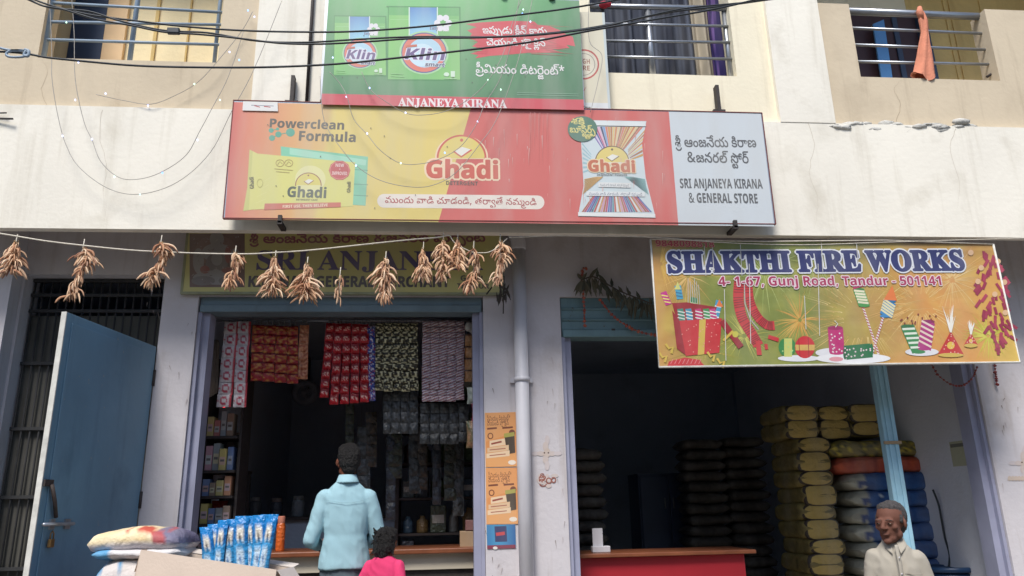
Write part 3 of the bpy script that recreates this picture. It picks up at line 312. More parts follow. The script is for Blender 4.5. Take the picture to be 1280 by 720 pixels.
10057:[[41,-2,41,59,84,54,123,58,153,68,173,85,187,108,195,134,198,166,196,166,183,149,168,136,146,127,116,124,76,131,44,154,23,189,16,237,24,289,49,328,87,353,138,361,172,357,204,344,230,323,250,293,264,253,268,204,264,144,248,87,234,62,216,39,193,21,165,7,130,-2],[138,182,153,184,178,198,191,220,192,248,180,279,169,290,156,298,139,300,119,297,103,286,92,266,89,238,92,215,101,197,116,186]],
10065:[[0,0,126,358,218,358,345,0,264,0,238,85,108,85,82,0],[126,148,220,148,172,303,158,250,154,239,152,232]],
10066:[[45,0,45,357,156,357,219,352,264,337,291,309,300,266,297,238,286,215,269,198,246,190,246,187,278,174,291,164,301,148,307,129,310,104,301,60,274,28,233,7,178,0],[120,216,192,218,210,226,220,239,223,256,219,274,208,286,189,293,120,295],[120,62,170,62,199,66,218,76,228,91,231,111,228,129,217,143,198,152,120,156]],
10067:[[190,-5,139,1,99,18,68,45,46,82,33,126,29,178,34,229,48,274,72,310,105,338,147,356,196,362,250,355,301,337,276,276,216,297,196,299,158,291,130,266,113,228,107,178,112,127,128,89,156,66,196,58,240,63,288,77,288,14,241,0]],
10068:[[45,0,45,357,157,357,209,352,254,337,291,312,318,278,335,235,341,182,328,103,290,46,228,11,146,0],[120,62,153,62,235,92,262,180,256,232,236,267,205,288,161,295,120,295]],
10069:[[45,0,45,357,250,357,250,295,120,295,120,216,242,216,242,154,120,154,120,62,250,62,250,0]],
10070:[[45,0,45,357,250,357,250,295,120,295,120,203,240,203,240,141,120,141,120,0]],
10071:[[195,-5,124,7,72,42,40,100,29,179,34,231,51,276,77,312,114,340,160,356,216,362,272,356,322,340,296,280,259,294,215,299,184,295,158,284,136,266,120,242,110,212,107,178,109,144,116,116,129,91,146,73,170,62,248,63,248,138,180,138,180,200,322,200,322,16,264,0]],
10072:[[45,0,45,357,120,357,120,217,262,217,262,357,338,357,338,0,262,0,262,154,120,154,120,0]],
10073:[[16,0,16,43,60,63,60,294,16,314,16,357,178,357,178,314,135,294,135,63,178,43,178,0]],
10074:[[-37,-100,-37,-36,-2,-42,22,-36,32,-29,39,-18,45,22,45,357,120,357,120,23,117,-19,106,-51,89,-76,66,-92,39,-102]],
10075:[[45,0,45,357,120,357,120,194,247,357,331,357,206,199,332,0,246,0,152,150,120,128,120,0]],
10076:[[45,0,45,357,120,357,120,62,266,62,266,0]],
10077:[[45,0,45,357,148,357,234,84,324,357,426,357,426,0,356,0,358,280,266,0,196,0,108,280,112,166,112,0]],
10078:[[45,0,45,357,140,357,297,90,294,188,294,357,362,357,362,0,266,0,108,270,112,168,112,0]],
10079:[[199,-5,146,1,103,18,70,46,47,82,34,128,29,180,34,231,47,276,70,312,103,340,146,357,200,362,252,357,295,340,328,312,351,276,364,231,369,179,364,127,351,82,328,46,295,18,252,1],[199,58,241,67,268,91,284,129,290,179,284,229,268,268,241,292,200,300,158,292,130,268,114,229,108,179,114,129,130,91,158,67]],
10080:[[45,0,45,357,159,357,219,350,260,327,284,292,292,246,288,215,278,187,261,163,235,144,200,131,120,127,120,0],[120,189,174,192,196,202,210,218,215,243,200,282,155,295,120,295]],
10082:[[45,0,45,357,149,357,212,350,257,330,283,297,292,250,289,227,282,207,272,190,242,165,225,156,330,0,246,0,161,137,120,137,120,0],[120,198,177,202,199,211,211,226,215,248,211,270,198,284,176,292,120,295]],
10083:[[124,-5,70,0,23,16,23,87,76,67,103,60,130,58,154,60,170,68,179,80,182,96,176,114,162,128,71,177,45,202,36,218,29,238,27,260,35,303,60,335,98,355,148,362,201,356,254,337,230,278,166,298,126,296,112,289,104,278,101,263,105,246,118,233,215,179,232,164,245,146,253,125,256,99,247,56,221,23,180,2]],
10084:[[107,0,107,294,10,294,10,357,280,357,280,294,182,294,182,0]],
10085:[[188,-5,125,4,80,31,52,73,42,127,42,357,118,357,118,138,122,101,136,76,158,63,190,58,221,63,243,78,256,103,260,139,260,357,336,357,336,126,331,91,319,59,299,33,270,12,233,-1]],
10086:[[121,0,0,357,76,357,162,66,181,144,248,357,325,357,204,0]],
10087:[[91,0,0,357,74,357,138,68,154,157,206,357,278,357,346,68,364,162,409,357,484,357,392,0,306,0,242,271,225,187,177,0]],
10089:[[118,0,118,136,0,357,82,357,156,210,230,357,312,357,194,139,194,0]],
10097:[[106,-5,72,0,45,16,27,43,21,82,29,119,52,146,90,162,143,168,190,170,188,201,179,214,166,221,128,222,71,204,46,254,95,272,151,278,200,273,235,255,257,225,264,182,264,0,212,0,196,37,178,18,159,5,136,-2],[134,50,156,53,174,64,186,81,190,104,190,126,131,122,112,112,101,99,98,81,100,66,108,57,119,51]],
10099:[[150,-5,96,3,56,29,31,72,22,135,27,180,40,216,60,244,87,263,119,274,156,278,205,272,242,260,220,202,172,217,156,218,113,197,98,136,102,100,114,75,132,60,156,56,198,62,233,79,233,16,197,0]],
10100:[[126,-5,84,4,51,31,30,75,22,136,30,198,52,242,85,269,128,278,154,275,176,266,208,238,203,292,203,380,278,380,278,0,220,0,206,36,203,36,190,20,174,7,152,-2],[152,54,178,59,195,73,204,96,208,136,205,171,196,196,178,212,150,218,129,212,112,196,102,170,98,135,102,100,112,75,129,60]],
10101:[[162,-5,124,-1,90,10,62,29,40,56,27,92,22,134,27,178,39,214,58,242,84,262,115,274,152,278,202,270,241,246,266,207,274,154,274,118,98,118,103,90,117,68,138,55,166,50,214,56,258,72,258,14,216,0],[100,168,204,168,200,190,191,209,175,221,152,225,132,222,116,211,105,193]],
10104:[[39,0,39,380,114,380,110,238,114,238,129,256,148,268,169,276,193,278,233,272,264,254,284,223,291,178,291,0,216,0,216,160,206,204,172,218,144,213,126,195,117,167,114,128,114,0]],
10105:[[76,307,61,309,48,315,39,326,36,344,39,361,48,372,61,378,92,378,105,372,114,361,117,344,114,326,105,315,92,309],[39,0,39,273,114,273,114,0]],
10106:[[76,307,61,309,48,315,39,326,36,344,39,361,48,372,61,378,92,378,105,372,114,361,117,344,114,326,105,315,92,309],[-32,-114,-32,-56,3,-60,17,-58,28,-52,36,-39,39,-18,39,273,114,273,114,-30,111,-53,104,-75,92,-93,73,-108,49,-117]],
10108:[[39,0,39,380,114,380,114,0]],
10109:[[39,0,39,273,96,273,106,238,110,238,125,256,144,268,166,276,190,278,217,276,240,268,259,256,272,238,279,238,294,256,314,268,336,276,360,278,400,272,430,254,448,223,454,178,454,0,379,0,379,160,369,204,338,218,313,213,296,198,287,172,284,137,284,0,209,0,209,160,199,204,168,218,142,213,125,195,116,167,114,128,114,0]],
10110:[[39,0,39,273,96,273,106,238,110,238,125,256,146,268,169,276,194,278,234,272,264,254,284,223,291,178,291,0,216,0,216,160,214,185,206,204,192,215,172,218,144,213,126,195,117,167,114,128,114,0]],
10111:[[154,-5,118,-1,86,12,60,32,40,60,27,95,22,137,31,197,58,242,100,269,156,278,192,274,224,262,250,241,270,214,283,179,287,137,278,77,251,32,209,4],[155,55,180,60,198,76,208,101,211,137,208,172,198,198,180,213,154,218,129,213,112,198,102,172,98,137,102,101,112,76,129,60]],
10114:[[39,0,39,273,96,273,106,227,110,227,124,246,143,263,166,274,216,276,211,206,189,208,152,202,137,193,124,180,116,162,114,139,114,0]],
10115:[[113,-5,64,-1,23,11,23,72,70,56,116,50,134,51,147,56,154,64,155,80,146,91,55,138,41,150,30,164,24,181,22,202,30,235,52,259,86,273,130,278,179,273,226,256,204,203,148,222,130,223,105,218,96,205,101,193,194,146,209,135,220,121,227,103,230,81,222,44,200,17,164,1]],
10116:[[109,-3,89,3,72,14,58,31,50,54,47,86,47,217,12,217,12,248,52,274,74,331,122,331,122,273,198,273,198,217,122,217,122,86,124,72,130,62,141,56,201,63,201,8,153,-4]],
10117:[[134,-5,95,1,64,19,44,50,38,95,38,273,112,273,112,114,115,88,122,70,136,58,156,54,185,60,202,78,212,106,215,144,215,273,290,273,290,0,232,0,222,35,218,35,203,17,183,4,159,-3]],
10119:[[82,0,5,273,79,273,128,62,140,142,174,273,256,273,302,62,318,152,350,273,423,273,344,0,264,0,212,216,162,0]],
10121:[[17,-116,17,-57,46,-60,68,-56,84,-46,96,-30,108,2,0,273,82,273,144,72,154,120,204,273,284,273,169,-35,150,-72,124,-99,92,-115]],
20065:[[-6,0,-6,14,7,16,18,22,36,56,154,347,167,346,297,41,306,26,316,16,330,14,330,0,170,0,170,14,201,19,211,34,188,98,77,98,56,36,65,19,95,14,95,0],[84,120,180,120,132,238]],
20069:[[10,0,10,12,33,15,46,22,54,36,56,58,56,274,54,301,46,317,33,324,12,326,12,339,297,339,297,238,286,238,274,277,253,302,220,316,149,319,138,310,136,289,136,183,173,187,193,200,206,223,214,257,226,257,226,88,214,88,210,115,203,135,193,149,179,159,161,164,136,166,138,35,143,26,154,22,205,23,233,29,257,40,276,56,292,78,306,106,320,106,300,0]],
20070:[[12,0,12,13,33,17,46,25,53,39,56,62,56,279,53,302,46,315,32,322,10,326,10,339,293,339,293,238,281,238,274,266,264,287,250,302,231,313,205,319,149,320,138,314,136,296,136,184,170,188,190,201,204,224,212,258,225,258,225,88,212,88,204,125,191,149,170,162,136,166,137,44,140,32,146,23,171,14,191,13,191,0]],
20072:[[12,0,12,13,33,16,46,24,53,37,56,60,56,282,53,302,46,316,33,323,12,326,12,339,180,339,180,326,152,322,144,317,136,298,136,186,254,186,254,298,246,317,227,324,210,326,210,339,378,339,378,326,356,323,343,316,337,303,334,60,337,39,343,24,356,16,378,13,378,0,210,0,210,13,232,16,245,23,252,36,254,164,136,164,138,37,144,24,158,16,180,13,180,0]],
20073:[[10,0,10,13,31,17,46,24,53,36,56,56,56,288,54,307,47,318,33,324,10,326,10,339,182,339,182,326,160,324,146,318,138,307,136,288,137,44,145,25,166,16,183,13,183,0]],
20074:[[81,-48,58,-46,38,-40,21,-30,8,-16,0,-1,-2,17,0,33,8,45,20,53,33,56,48,53,59,46,66,35,68,10,57,-14,62,-26,78,-30,94,-27,103,-18,108,-4,109,291,100,314,78,324,59,326,59,339,234,339,234,326,206,321,198,315,191,292,190,66,163,-20]],
20075:[[12,0,12,13,34,16,47,24,54,37,56,60,56,282,54,302,47,316,34,323,12,326,12,339,180,339,180,326,152,322,144,317,137,298,136,174,254,297,260,312,249,323,216,326,216,339,362,339,362,326,309,312,256,268,202,212,354,25,373,15,386,13,386,0,209,0,209,13,240,16,246,20,248,26,236,49,148,159,136,148,138,37,145,24,158,16,180,13,180,0]],
20078:[[300,-8,80,260,82,36,88,23,102,16,124,13,124,0,14,0,14,13,40,17,48,22,56,43,56,289,27,322,14,326,14,339,116,339,291,126,290,297,282,316,263,324,246,326,246,339,357,339,357,326,335,323,322,316,316,303,314,-8]],
20079:[[194,-8,158,-5,126,6,96,22,70,43,49,69,34,100,24,133,20,170,24,206,34,239,49,270,70,296,97,317,127,334,161,344,198,347,233,344,266,334,296,318,321,297,342,271,358,240,368,206,371,170,368,133,358,100,342,69,320,43,294,22,264,6,231,-5],[197,9,261,49,282,170,277,239,259,289,231,320,194,330,129,290,108,170,114,100,132,50,160,19]],
20082:[[12,0,12,13,33,16,46,24,53,37,56,60,56,282,53,302,46,316,33,323,12,326,12,339,162,339,227,334,274,317,301,289,310,249,292,197,234,166,337,19,358,13,358,0,252,0,150,158,136,158,138,37,144,24,158,16,180,13,180,0],[136,174,185,179,208,192,222,216,226,250,211,303,167,321,151,319,141,314,137,304]],
20083:[[32,-8,32,118,46,118,62,70,83,37,111,18,146,11,172,15,191,27,203,45,208,66,198,96,168,119,83,164,57,188,42,215,37,247,40,275,50,300,65,320,86,334,110,344,153,346,223,331,233,335,238,347,252,347,252,238,240,238,231,264,218,286,203,305,185,319,165,328,144,331,122,328,104,318,93,302,89,283,92,265,102,250,140,226,216,189,236,174,251,157,260,140,268,99,264,69,252,43,234,22,209,6,178,-4,118,-6,63,9,52,5,46,-8]],
20084:[[68,0,68,13,91,16,106,23,113,37,116,60,116,322,76,317,48,300,30,273,22,236,8,236,8,339,306,339,306,236,293,236,266,301,196,322,196,60,198,37,206,22,220,15,244,13,244,0]],
20087:[[127,-8,18,308,11,318,2,324,-12,326,-12,339,134,339,134,326,112,322,106,315,106,293,166,114,224,262,207,311,199,320,170,326,170,339,327,339,327,326,301,322,292,306,353,124,407,291,406,314,400,320,374,326,374,339,464,339,464,326,452,322,442,314,428,282,332,-8,318,-8,235,230,142,-8]],
20089:[[76,0,76,13,97,16,110,24,117,37,120,133,22,308,-10,326,-10,339,154,339,154,326,124,322,118,317,118,302,185,168,257,290,260,304,250,320,220,326,220,339,327,339,327,326,304,316,285,292,200,152,202,37,208,24,222,16,244,13,244,0]],
}
ADV = {10038:732,10042:551,10043:572,10044:268,10045:322,10046:268,10048:572,10049:572,10050:572,10051:572,10052:572,10053:572,10054:572,10055:572,10056:572,10057:572,10065:690,10066:672,10067:637,10068:740,10069:560,10070:549,10071:724,10072:765,10073:389,10074:331,10075:664,10076:565,10077:943,10078:813,10079:796,10080:628,10082:660,10083:551,10084:579,10085:756,10086:650,10087:967,10089:624,10097:604,10099:514,10100:633,10101:591,10104:657,10105:305,10106:305,10108:305,10109:982,10110:657,10111:619,10114:454,10115:497,10116:434,10117:657,10119:856,10121:569,20065:650,20069:658,20070:602,20072:779,20073:388,20074:492,20075:760,20078:735,20079:782,20082:704,20083:581,20084:630,20087:910,20089:634}
TELUGU = [
([(242,0,0),(583,550,0),(3,550,0),(10,833,0),(6,1631,0),(30,2138,0),(310,2869,0),(48,3571,0),(3,4857,0),(175,5140,0),(165,5662,0),(37,6599,0)],7425),
([(10038,0,0),(3,500,0),(30,783,0),(42,1514,0),(49,2216,0),(131,2809,0),(3,3518,0),(432,3801,0),(481,4438,0),(129,4819,0)],5412),
([(242,0,0),(583,550,0),(3,550,0),(10,833,0),(6,1631,0),(30,2138,0),(310,2869,0),(48,3571,0),(3,4857,0),(175,5140,0),(165,5662,0),(37,6599,0),(3,7425,0),(10038,7708,0),(3,8208,0),(30,8491,0),(42,9222,0),(49,9924,0),(131,10517,0),(3,11226,0),(47,11509,0),(49,12567,0),(476,13160,0),(6,13566,0),(113,14073,0)],14845),
([(47,0,0),(63,1058,0),(6,1404,0),(40,1911,0),(63,2617,0),(3,2963,0),(169,3246,0),(187,4294,0),(3,5034,0),(28,5317,0),(64,6077,0),(35,6745,0),(6,7485,0),(187,7992,0),(624,8732,0),(3,9000,0),(38,9283,0),(165,10061,0),(501,10998,0),(306,11456,0),(3,12234,0),(42,12517,0),(47,13219,0),(495,14277,0),(6,14536,0),(187,15043,0)],15783),
([(11,0,0),(248,689,0),(491,1687,0),(35,2093,0),(63,2833,0),(3,3179,0),(211,3462,0),(499,4014,0),(122,3984,0),(3,4686,0),(139,4969,0),(40,5836,0),(63,6542,0)],6888),
([(296,0,0),(48,760,0),(6,2046,0),(187,2553,0),(3,3293,0),(58,3576,0),(69,4609,0),(3,4609,0),(175,4892,0),(499,5444,0),(122,5414,0)],6116),
([(231,0,0),(572,711,0),(199,711,0),(48,1769,0),(6,3055,0),(3,3562,0),(187,3845,0),(33,4585,0),(281,5357,0),(478,5930,0),(6,5950,0),(113,6457,0),(622,7229,0)],7780),
([(55,0,0),(175,550,0),(588,1082,0)],1072),
([(45,0,0),(64,750,0),(57,1418,0),(481,2055,0),(129,2120,0),(504,2713,0)],3119),
([(414,0,0)],976),
([(242,0,0),(583,550,0)],550),
]
# ---------------------------------------------------------------- lettering
PHRASES = ["శ్రీ ఆంజనేయ కిరాణ", "& జనరల్ స్టోర్", "శ్రీ ఆంజనేయ కిరాణ & జనరల్ మర్చంట్", "ముందు వాడి చూడండి, తర్వాతే నమ్మండి", "ఇప్పుడు క్లీన్ కాదు",
           "చేయండి హై క్లిన్", "ప్రీమియం డిటర్జెంట్*", "శక్తి", "బూస్టర్స్", "తో", "శ్రీ"]
_gc = {}
def glyph(k):
    "contours of one letter shape, grouped as [outer, hole, hole ...]"
    if k in _gc: return _gc[k]
    cs = []
    for q in GLYPHS.get(k, []): cs.append([(q[i]/500, q[i+1]/500) for i in range(0, len(q), 2)])
    def area(p): return sum(p[i-1][0]*p[i][1]-p[i][0]*p[i-1][1] for i in range(len(p)))/2
    def inside(pt, p):
        r = False
        for i in range(len(p)):
            (x0, y0), (x1, y1) = p[i-1], p[i]
            if (y0 > pt[1]) != (y1 > pt[1]) and pt[0] < (x1-x0)*(pt[1]-y0)/(y1-y0)+x0: r = not r
        return r
    outs = [[c] for c in cs if area(c) < 0]
    if not outs: outs = [[c] for c in cs]
    else:
        for h in cs:
            if area(h) > 0:
                best = [o for o in outs if inside(h[0], o[0])]
                if best: min(best, key=lambda o: abs(area(o[0]))).append(h)
    _gc[k] = outs
    return outs
def run_of(text, font):
    "tokens (glyph key, x, y) and the width in ems"
    if font == 'T':
        t, w = TELUGU[PHRASES.index(text)]; return [(k, x/1000, y/1000) for k, x, y in t], w/1000
    x = 0; out = []
    for ch in text:
        if ch == ' ': x += 0.28; continue
        k = ord(ch)+(10000 if font == 'B' else 20000); out.append((k, x, 0)); x += ADV[k]/1000
    return out, x
class Art:
    "flat printing on an upright board whose face lies in y = Y"
    def __init__(s, Y, step=3e-5): s.mb = MB(); s.Y = Y; s.lift = 0.0; s.step = step
    def P(s, px, py): p = at(px, py, s.Y); return (p.x, p.z)
    def tri(s, loops, col):
        vl = [[Vector((u, v, 0)) for u, v in l] for l in loops]
        flat = [p for l in vl for p in l]
        cols = None
        if callable(col): cols = [col(p.x, p.y) for p in flat]
        vs = [(p.x, s.Y-s.lift, p.y) for p in flat]; fs = []
        for t in geometry.tessellate_polygon(vl):
            a, b, c = (flat[i] for i in t)
            ar = (b.x-a.x)*(c.y-a.y)-(c.x-a.x)*(b.y-a.y)
            if abs(ar) < 1e-12: continue
            fs.append(t if ar > 0 else t[::-1])
        s.mb.add(vs, fs, 0, None if cols else col, False, cols)
    def up(s): s.lift += s.step
    b0 = 4e-4
    def base(s): s.lift = s.b0          # a fresh patch of the board: start again just above the background
    def poly(s, pts, col): s.up(); s.tri([[s.P(*p) for p in pts]], col)
    def rect(s, x0, y0, x1, y1, col): s.poly([(x0, y0), (x1, y0), (x1, y1), (x0, y1)], col)
    def grid(s, q, nu, nv, fn):
        "a four-cornered field (tl, tr, br, bl in the photo) coloured by fn(u, v)"
        s.up(); tl, tr, br, bl = [Vector(s.P(*p)) for p in q]; vs, cs, fs = [], [], []
        for j in range(nv+1):
            for i in range(nu+1):
                u, v = i/nu, j/nv; p = (tl*(1-u)+tr*u)*(1-v)+(bl*(1-u)+br*u)*v
                vs.append((p.x, s.Y-s.lift, p.y)); cs.append(fn(u, v))
        for j in range(nv):
            for i in range(nu):
                a = j*(nu+1)+i; fs.append((a, a+nu+1, a+nu+2, a+1))
        s.mb.add(vs, fs, 0, None, False, cs)
    def disc(s, cx, cy, rx, ry, col, n=28, a0=0, a1=360):
        pts = [(cx+rx*math.cos(R(a0+(a1-a0)*k/n)), cy-ry*math.sin(R(a0+(a1-a0)*k/n))) for k in range(n+(a1-a0 < 360))]
        s.poly(pts, col)
    def ring(s, cx, cy, rx, ry, w, col, a0=0, a1=360, n=32):
        s.stroke([(cx+rx*math.cos(R(a0+(a1-a0)*k/n)), cy-ry*math.sin(R(a0+(a1-a0)*k/n))) for k in range(n+1)], w, col)
    def stroke(s, pts, w, col, taper=False):
        s.up(); q = [Vector(s.P(*p)) for p in pts]
        k = (Vector(s.P(pts[0][0]+10, pts[0][1]))-q[0]).length/10*w/2
        L, Rr = [], []
        for i, p in enumerate(q):
            d = (q[min(i+1, len(q)-1)]-q[max(i-1, 0)]); 
            if d.length < 1e-9: d = Vector((1, 0))
            d.normalize(); n = Vector((-d.y, d.x)); kk = k*(1-i/(len(q)-1)*0.92) if taper else k
            L.append(p+n*kk); Rr.append(p-n*kk)
        vs = [(p.x, s.Y-s.lift, p.y) for p in L+Rr]; m = len(q)
        s.mb.add(vs, [(i, m+i, m+i+1, i+1) for i in range(m-1)], 0, col)
    def text(s, txt, x0, y0, x1, y1, cap, col, font='B', outline=None, ow=0.0, shear=0.0, bold=0.0):
        "baseline runs from (x0,y0) to (x1,y1) in the photo; cap is the height of a capital there"
        toks, w = run_of(txt, font)
        a, b, c = Vector(s.P(x0, y0)), Vector(s.P(x1, y1)), Vector(s.P(x0, y0-cap))
        e = (b-a)/w; em = (c-a).length/(0.70 if font != 'T' else 0.60)
        n = Vector((-e.y, e.x)).normalized()*em
        def T(x, y): p = a+e*(x+shear*y*em/e.length)+n*y; return (p.x, p.y)
        pxm = (Vector(s.P(x0+10, y0))-a).length/10
        def band(width, colr):
            "a line of that width along every edge of the letters"
            hw = width*pxm/2
            L0 = s.lift; n = 0
            for t_, (k, gx, gy) in enumerate(toks):
                for grp in glyph(k):
                    for cont in grp:
                        P = [Vector(T(gx+x, gy+y)) for x, y in cont]; m = len(P)
                        for i in range(m):
                            p, q = P[i], P[(i+1) % m]; d = q-p
                            if d.length < 1e-6: continue
                            d.normalize(); nn = Vector((-d.y, d.x))*hw; c = d*hw*.55; n += 1; s.lift = L0+(n % 23)*7e-6+(t_ % 2)*1.7e-4
                            s.mb.add([(u.x, s.Y-s.lift, u.y) for u in (p-nn-c*.5, p-nn*.5-c, p+nn*.5-c, p+nn-c*.5, q+nn+c*.5, q+nn*.5+c, q-nn*.5+c, q-nn+c*.5)], [(0, 7, 6, 5, 4, 3, 2, 1)], 0, colr)
            s.lift = L0+3.4e-4
        if outline: s.up(); band(ow+bold, outline)
        if bold: s.up(); band(bold, col)
        s.up()
        for k, gx, gy in toks:
            for grp in glyph(k):
                s.lift += 4e-6
                s.tri([[T(gx+x, gy+y) for x, y in l] for l in grp], col)
    def build(s, name, m, parent): return s.mb.build(name, m, parent)
# ---------------------------------------------------------------- shared materials
M_white = mat('white plaster', S(240, 234, 220), 0.85, 0.06, 1.6, 0.12, 25, streak=0.42, stain=S(196, 187, 168), grime=0.45)
M_cream = mat('cream plaster', S(240, 230, 204), 0.85, 0.05, 2.5, 0.12, 25, streak=0.3, stain=S(170, 155, 130), grime=0.1)
M_tan = mat('tan plaster', S(210, 194, 168), 0.88, 0.07, 2.0, 0.12, 25, streak=0.4, stain=S(150, 132, 108), grime=0.2)
M_lav = mat('lavender wash', S(206, 201, 204), 0.85, 0.06, 3.0, 0.15, 25, streak=0.45, stain=S(160, 146, 136), grime=0.4)
M_inner = mat('inner wall paint', S(172, 182, 196), 0.85, 0.08, 1.5, 0.2, 30, grime=0.25, stain=S(90, 90, 92))
M_innerdark = mat('deep room paint', S(192, 200, 212), 0.85, 0.08, 1.5, 0.2, 30)
M_shutter = mat('shutter paint', S(114, 144, 150), 0.5, 0.12, 5, 0.1, 30, streak=0.3, stain=S(60, 70, 70), grime=0.2, chips=S(92, 80, 70))
M_postblue = mat('post paint', S(160, 202, 220), 0.5, 0.1, 6, 0.1, 30, streak=0.25, stain=S(90, 110, 120))
M_blue = mat('blue door paint', S(110, 146, 170), 0.45, 0.14, 1.6, 0.35, 3.5, streak=0.35, stain=S(66, 98, 120), grime=0.45, chips=S(150, 150, 144))
M_primer = mat('bare edge', S(214, 212, 204), 0.6, 0.2, 14, 0.1)
M_dark = mat('dark iron', S(62, 56, 54), 0.65, 0.25, 20, 0.15, 80, streak=0.2, stain=S(96, 62, 44))
M_steel = mat('steel tube', S(168, 172, 178), 0.35, 0.12, 8, 0, metal=0.7, streak=0.2, stain=S(110, 100, 92))
M_steelp = mat('painted tube', S(150, 168, 185), 0.45, 0.1, 8, 0, streak=0.2, stain=S(110, 110, 110))
M_black = mat('black rubber', S(48, 54, 60), 0.5, 0.2, 20)
M_wire = mat('grey wire', S(172, 166, 158), 0.6, 0.15, 20)
M_twine = mat('pale twine', S(214, 206, 190), 0.9, 0.2, 40)
M_ochre = mat('ochre wall', S(222, 192, 128), 0.85, 0.12, 3, 0.2, 30, streak=0.3, stain=S(165, 128, 80), grime=0.3)
M_paleyel = mat('pale yellow wall', S(250, 232, 188), 0.85, 0.06, 3, 0.15, 30)
M_peach = mat('peach door', S(240, 204, 158), 0.7, 0.08, 6)
M_navy = mat('navy paint', S(60, 74, 98), 0.5, 0.1, 5)
M_maroon = mat('dark maroon door', S(70, 46, 50), 0.5, 0.15, 5)
M_asph = mat('dusty street', S(112, 106, 98), 0.95, 0.15, 0.8, 0.4, 30, grime=0.3, stain=S(90, 86, 80))
M_conc = mat('concrete', S(158, 152, 144), 0.9, 0.1, 2, 0.3, 40, grime=0.3, stain=S(110, 104, 98))
M_rawgrey = mat('bare cement', S(200, 197, 189), 0.95, 0.15, 12, 0.8, 30)
M_wood = mat('counter wood', S(132, 78, 52), 0.4, 0.2, 9, 0.05)
M_red = mat('red laminate', S(164, 40, 50), 0.4, 0.05, 4)
M_pvc = mat('white pvc', S(208, 206, 211), 0.45, 0.06, 4, streak=0.25, stain=S(150, 142, 138))
P_board = print_mat('printed flex', 0.5, 0.3, fade=0.14, dust_haze=.2)  # strong flat grey mix: haze painted into the sign colours
P_banner = print_mat('printed banner', 0.4, 0.4, fade=0.10, dust_haze=.06, wrinkle=0.5, wscale=3.5)
P_paper = print_mat('printed paper', 0.8, 0.2, fade=0.12)
P_foil = print_mat('printed foil', 0.28, 0.5, fade=0.0, dust_haze=0.0, wrinkle=0.5, wscale=40)
P_bag = print_mat('woven sack', 0.6, 0.3, fade=0.2, wrinkle=0.5, wscale=22)
P_cloth = print_mat('printed cloth', 0.9, 0.1, fade=0.08)

# ---------------------------------------------------------------- the setting
g = MB(); g.add([(-300, -300, 0), (300, -300, 0), (300, 300, 0), (-300, 300, 0)], [(0, 1, 2, 3)])
tag(g.build('street', M_asph), kind='structure')
g = MB(); g.rbox(1.0, 8.0, 0.17, 16, 5.5, 0.335, 0.02); g.rbox(1.0, 5.1, 0.085, 16, 0.32, 0.165, 0.015)
tag(g.build('pavement', M_conc), kind='structure')
FL = 0.3375

# unseen building added behind the viewer to block low sky and deepen the shade
ob_ = thing('sky_blocking_building', (0, -9, 0), 'unseen plain building added across the street to block the low sky', 'building')
m = MB(); m.box(-16, 18, -12, -9, 0, 7.2); m.build('wall', mat('far plaster', S(176, 166, 150), .9, .1, 1.5), ob_)
m = MB(); m.box(-16.3, 18.3, -12.3, -8.6, 7.202, 7.4); m.build('roof', M_conc, ob_)
for k in range(9):
    m = MB(); x = -14+k*3.6; m.box(x, x+1.3, -9.02, -8.98, 4.4, 5.8); m.build('window', M_navy, ob_)
    m = MB(); m.box(x-.5, x+1.9, -9.02, -8.98, .1, 2.6); m.build('shop_shutter', M_shutter, ob_)
# ---------------------------------------------------------------- the building
bld = thing('shop_building', (0, 6, 0), 'two storey plastered building with two open shops under its white band', 'building')
def wall(mb, x0, x1, z0, z1, y0, y1, holes=()):
    "a wall slab with rectangular openings: faces, reveals and rim"
    xs = sorted({x0, x1, *[h[0] for h in holes], *[h[1] for h in holes]}); zs = sorted({z0, z1, *[h[2] for h in holes], *[h[3] for h in holes]})
    xs = [x for x in xs if x0 <= x <= x1]; zs = [z for z in zs if z0 <= z <= z1]
    def solid(i, j):
        if i < 0 or j < 0 or i >= len(xs)-1 or j >= len(zs)-1: return False
        cx, cz = (xs[i]+xs[i+1])/2, (zs[j]+zs[j+1])/2
        return not any(h[0] < cx < h[1] and h[2] < cz < h[3] for h in holes)
    for i in range(len(xs)-1):
        for j in range(len(zs)-1):
            if not solid(i, j): continue
            a, b, c, d = xs[i], xs[i+1], zs[j], zs[j+1]; sk = ''
            if solid(i-1, j): sk += 'l'
            if solid(i+1, j): sk += 'r'
            if solid(i, j-1): sk += 'b'
            if solid(i, j+1): sk += 't'
            mb.box(a, b, y0, y1, c, d, 0, None, sk)
BX0, BX1 = -7.5, 9.5
def px(x, y, Y): return at(x, y, Y).x
def pz(x, y, Y): return at(x, y, Y).z
Z_F0, Z_F1 = 3.552, 4.54
m = MB(); m.box(BX0, BX1, 5.40, 5.47, Z_F0, Z_F1); m.build('fascia_beam', M_white, bld)
m = MB(); m.box(BX0, BX1, 5.472, 6.9, 4.10, 4.25); m.build('balcony_slab', M_conc, bld)
DOORZ = pz(100, 343, 6.0); SHZ = 3.215
m = MB(); wall(m, BX0, BX1, FL, 4.10, 6.0, 6.22, [(-3.28, -2.225, FL, DOORZ), (-1.95, 0.305, FL, SHZ), (0.94, 4.46, FL, SHZ)])
m.build('front_wall', M_lav, bld)
# pillar faces a little proud of the wall, carrying the whitewash
m = MB(); m.box(-4.6, -3.3, 5.86, 5.997, FL, 4.097)
m.build('pillar', M_lav, bld)
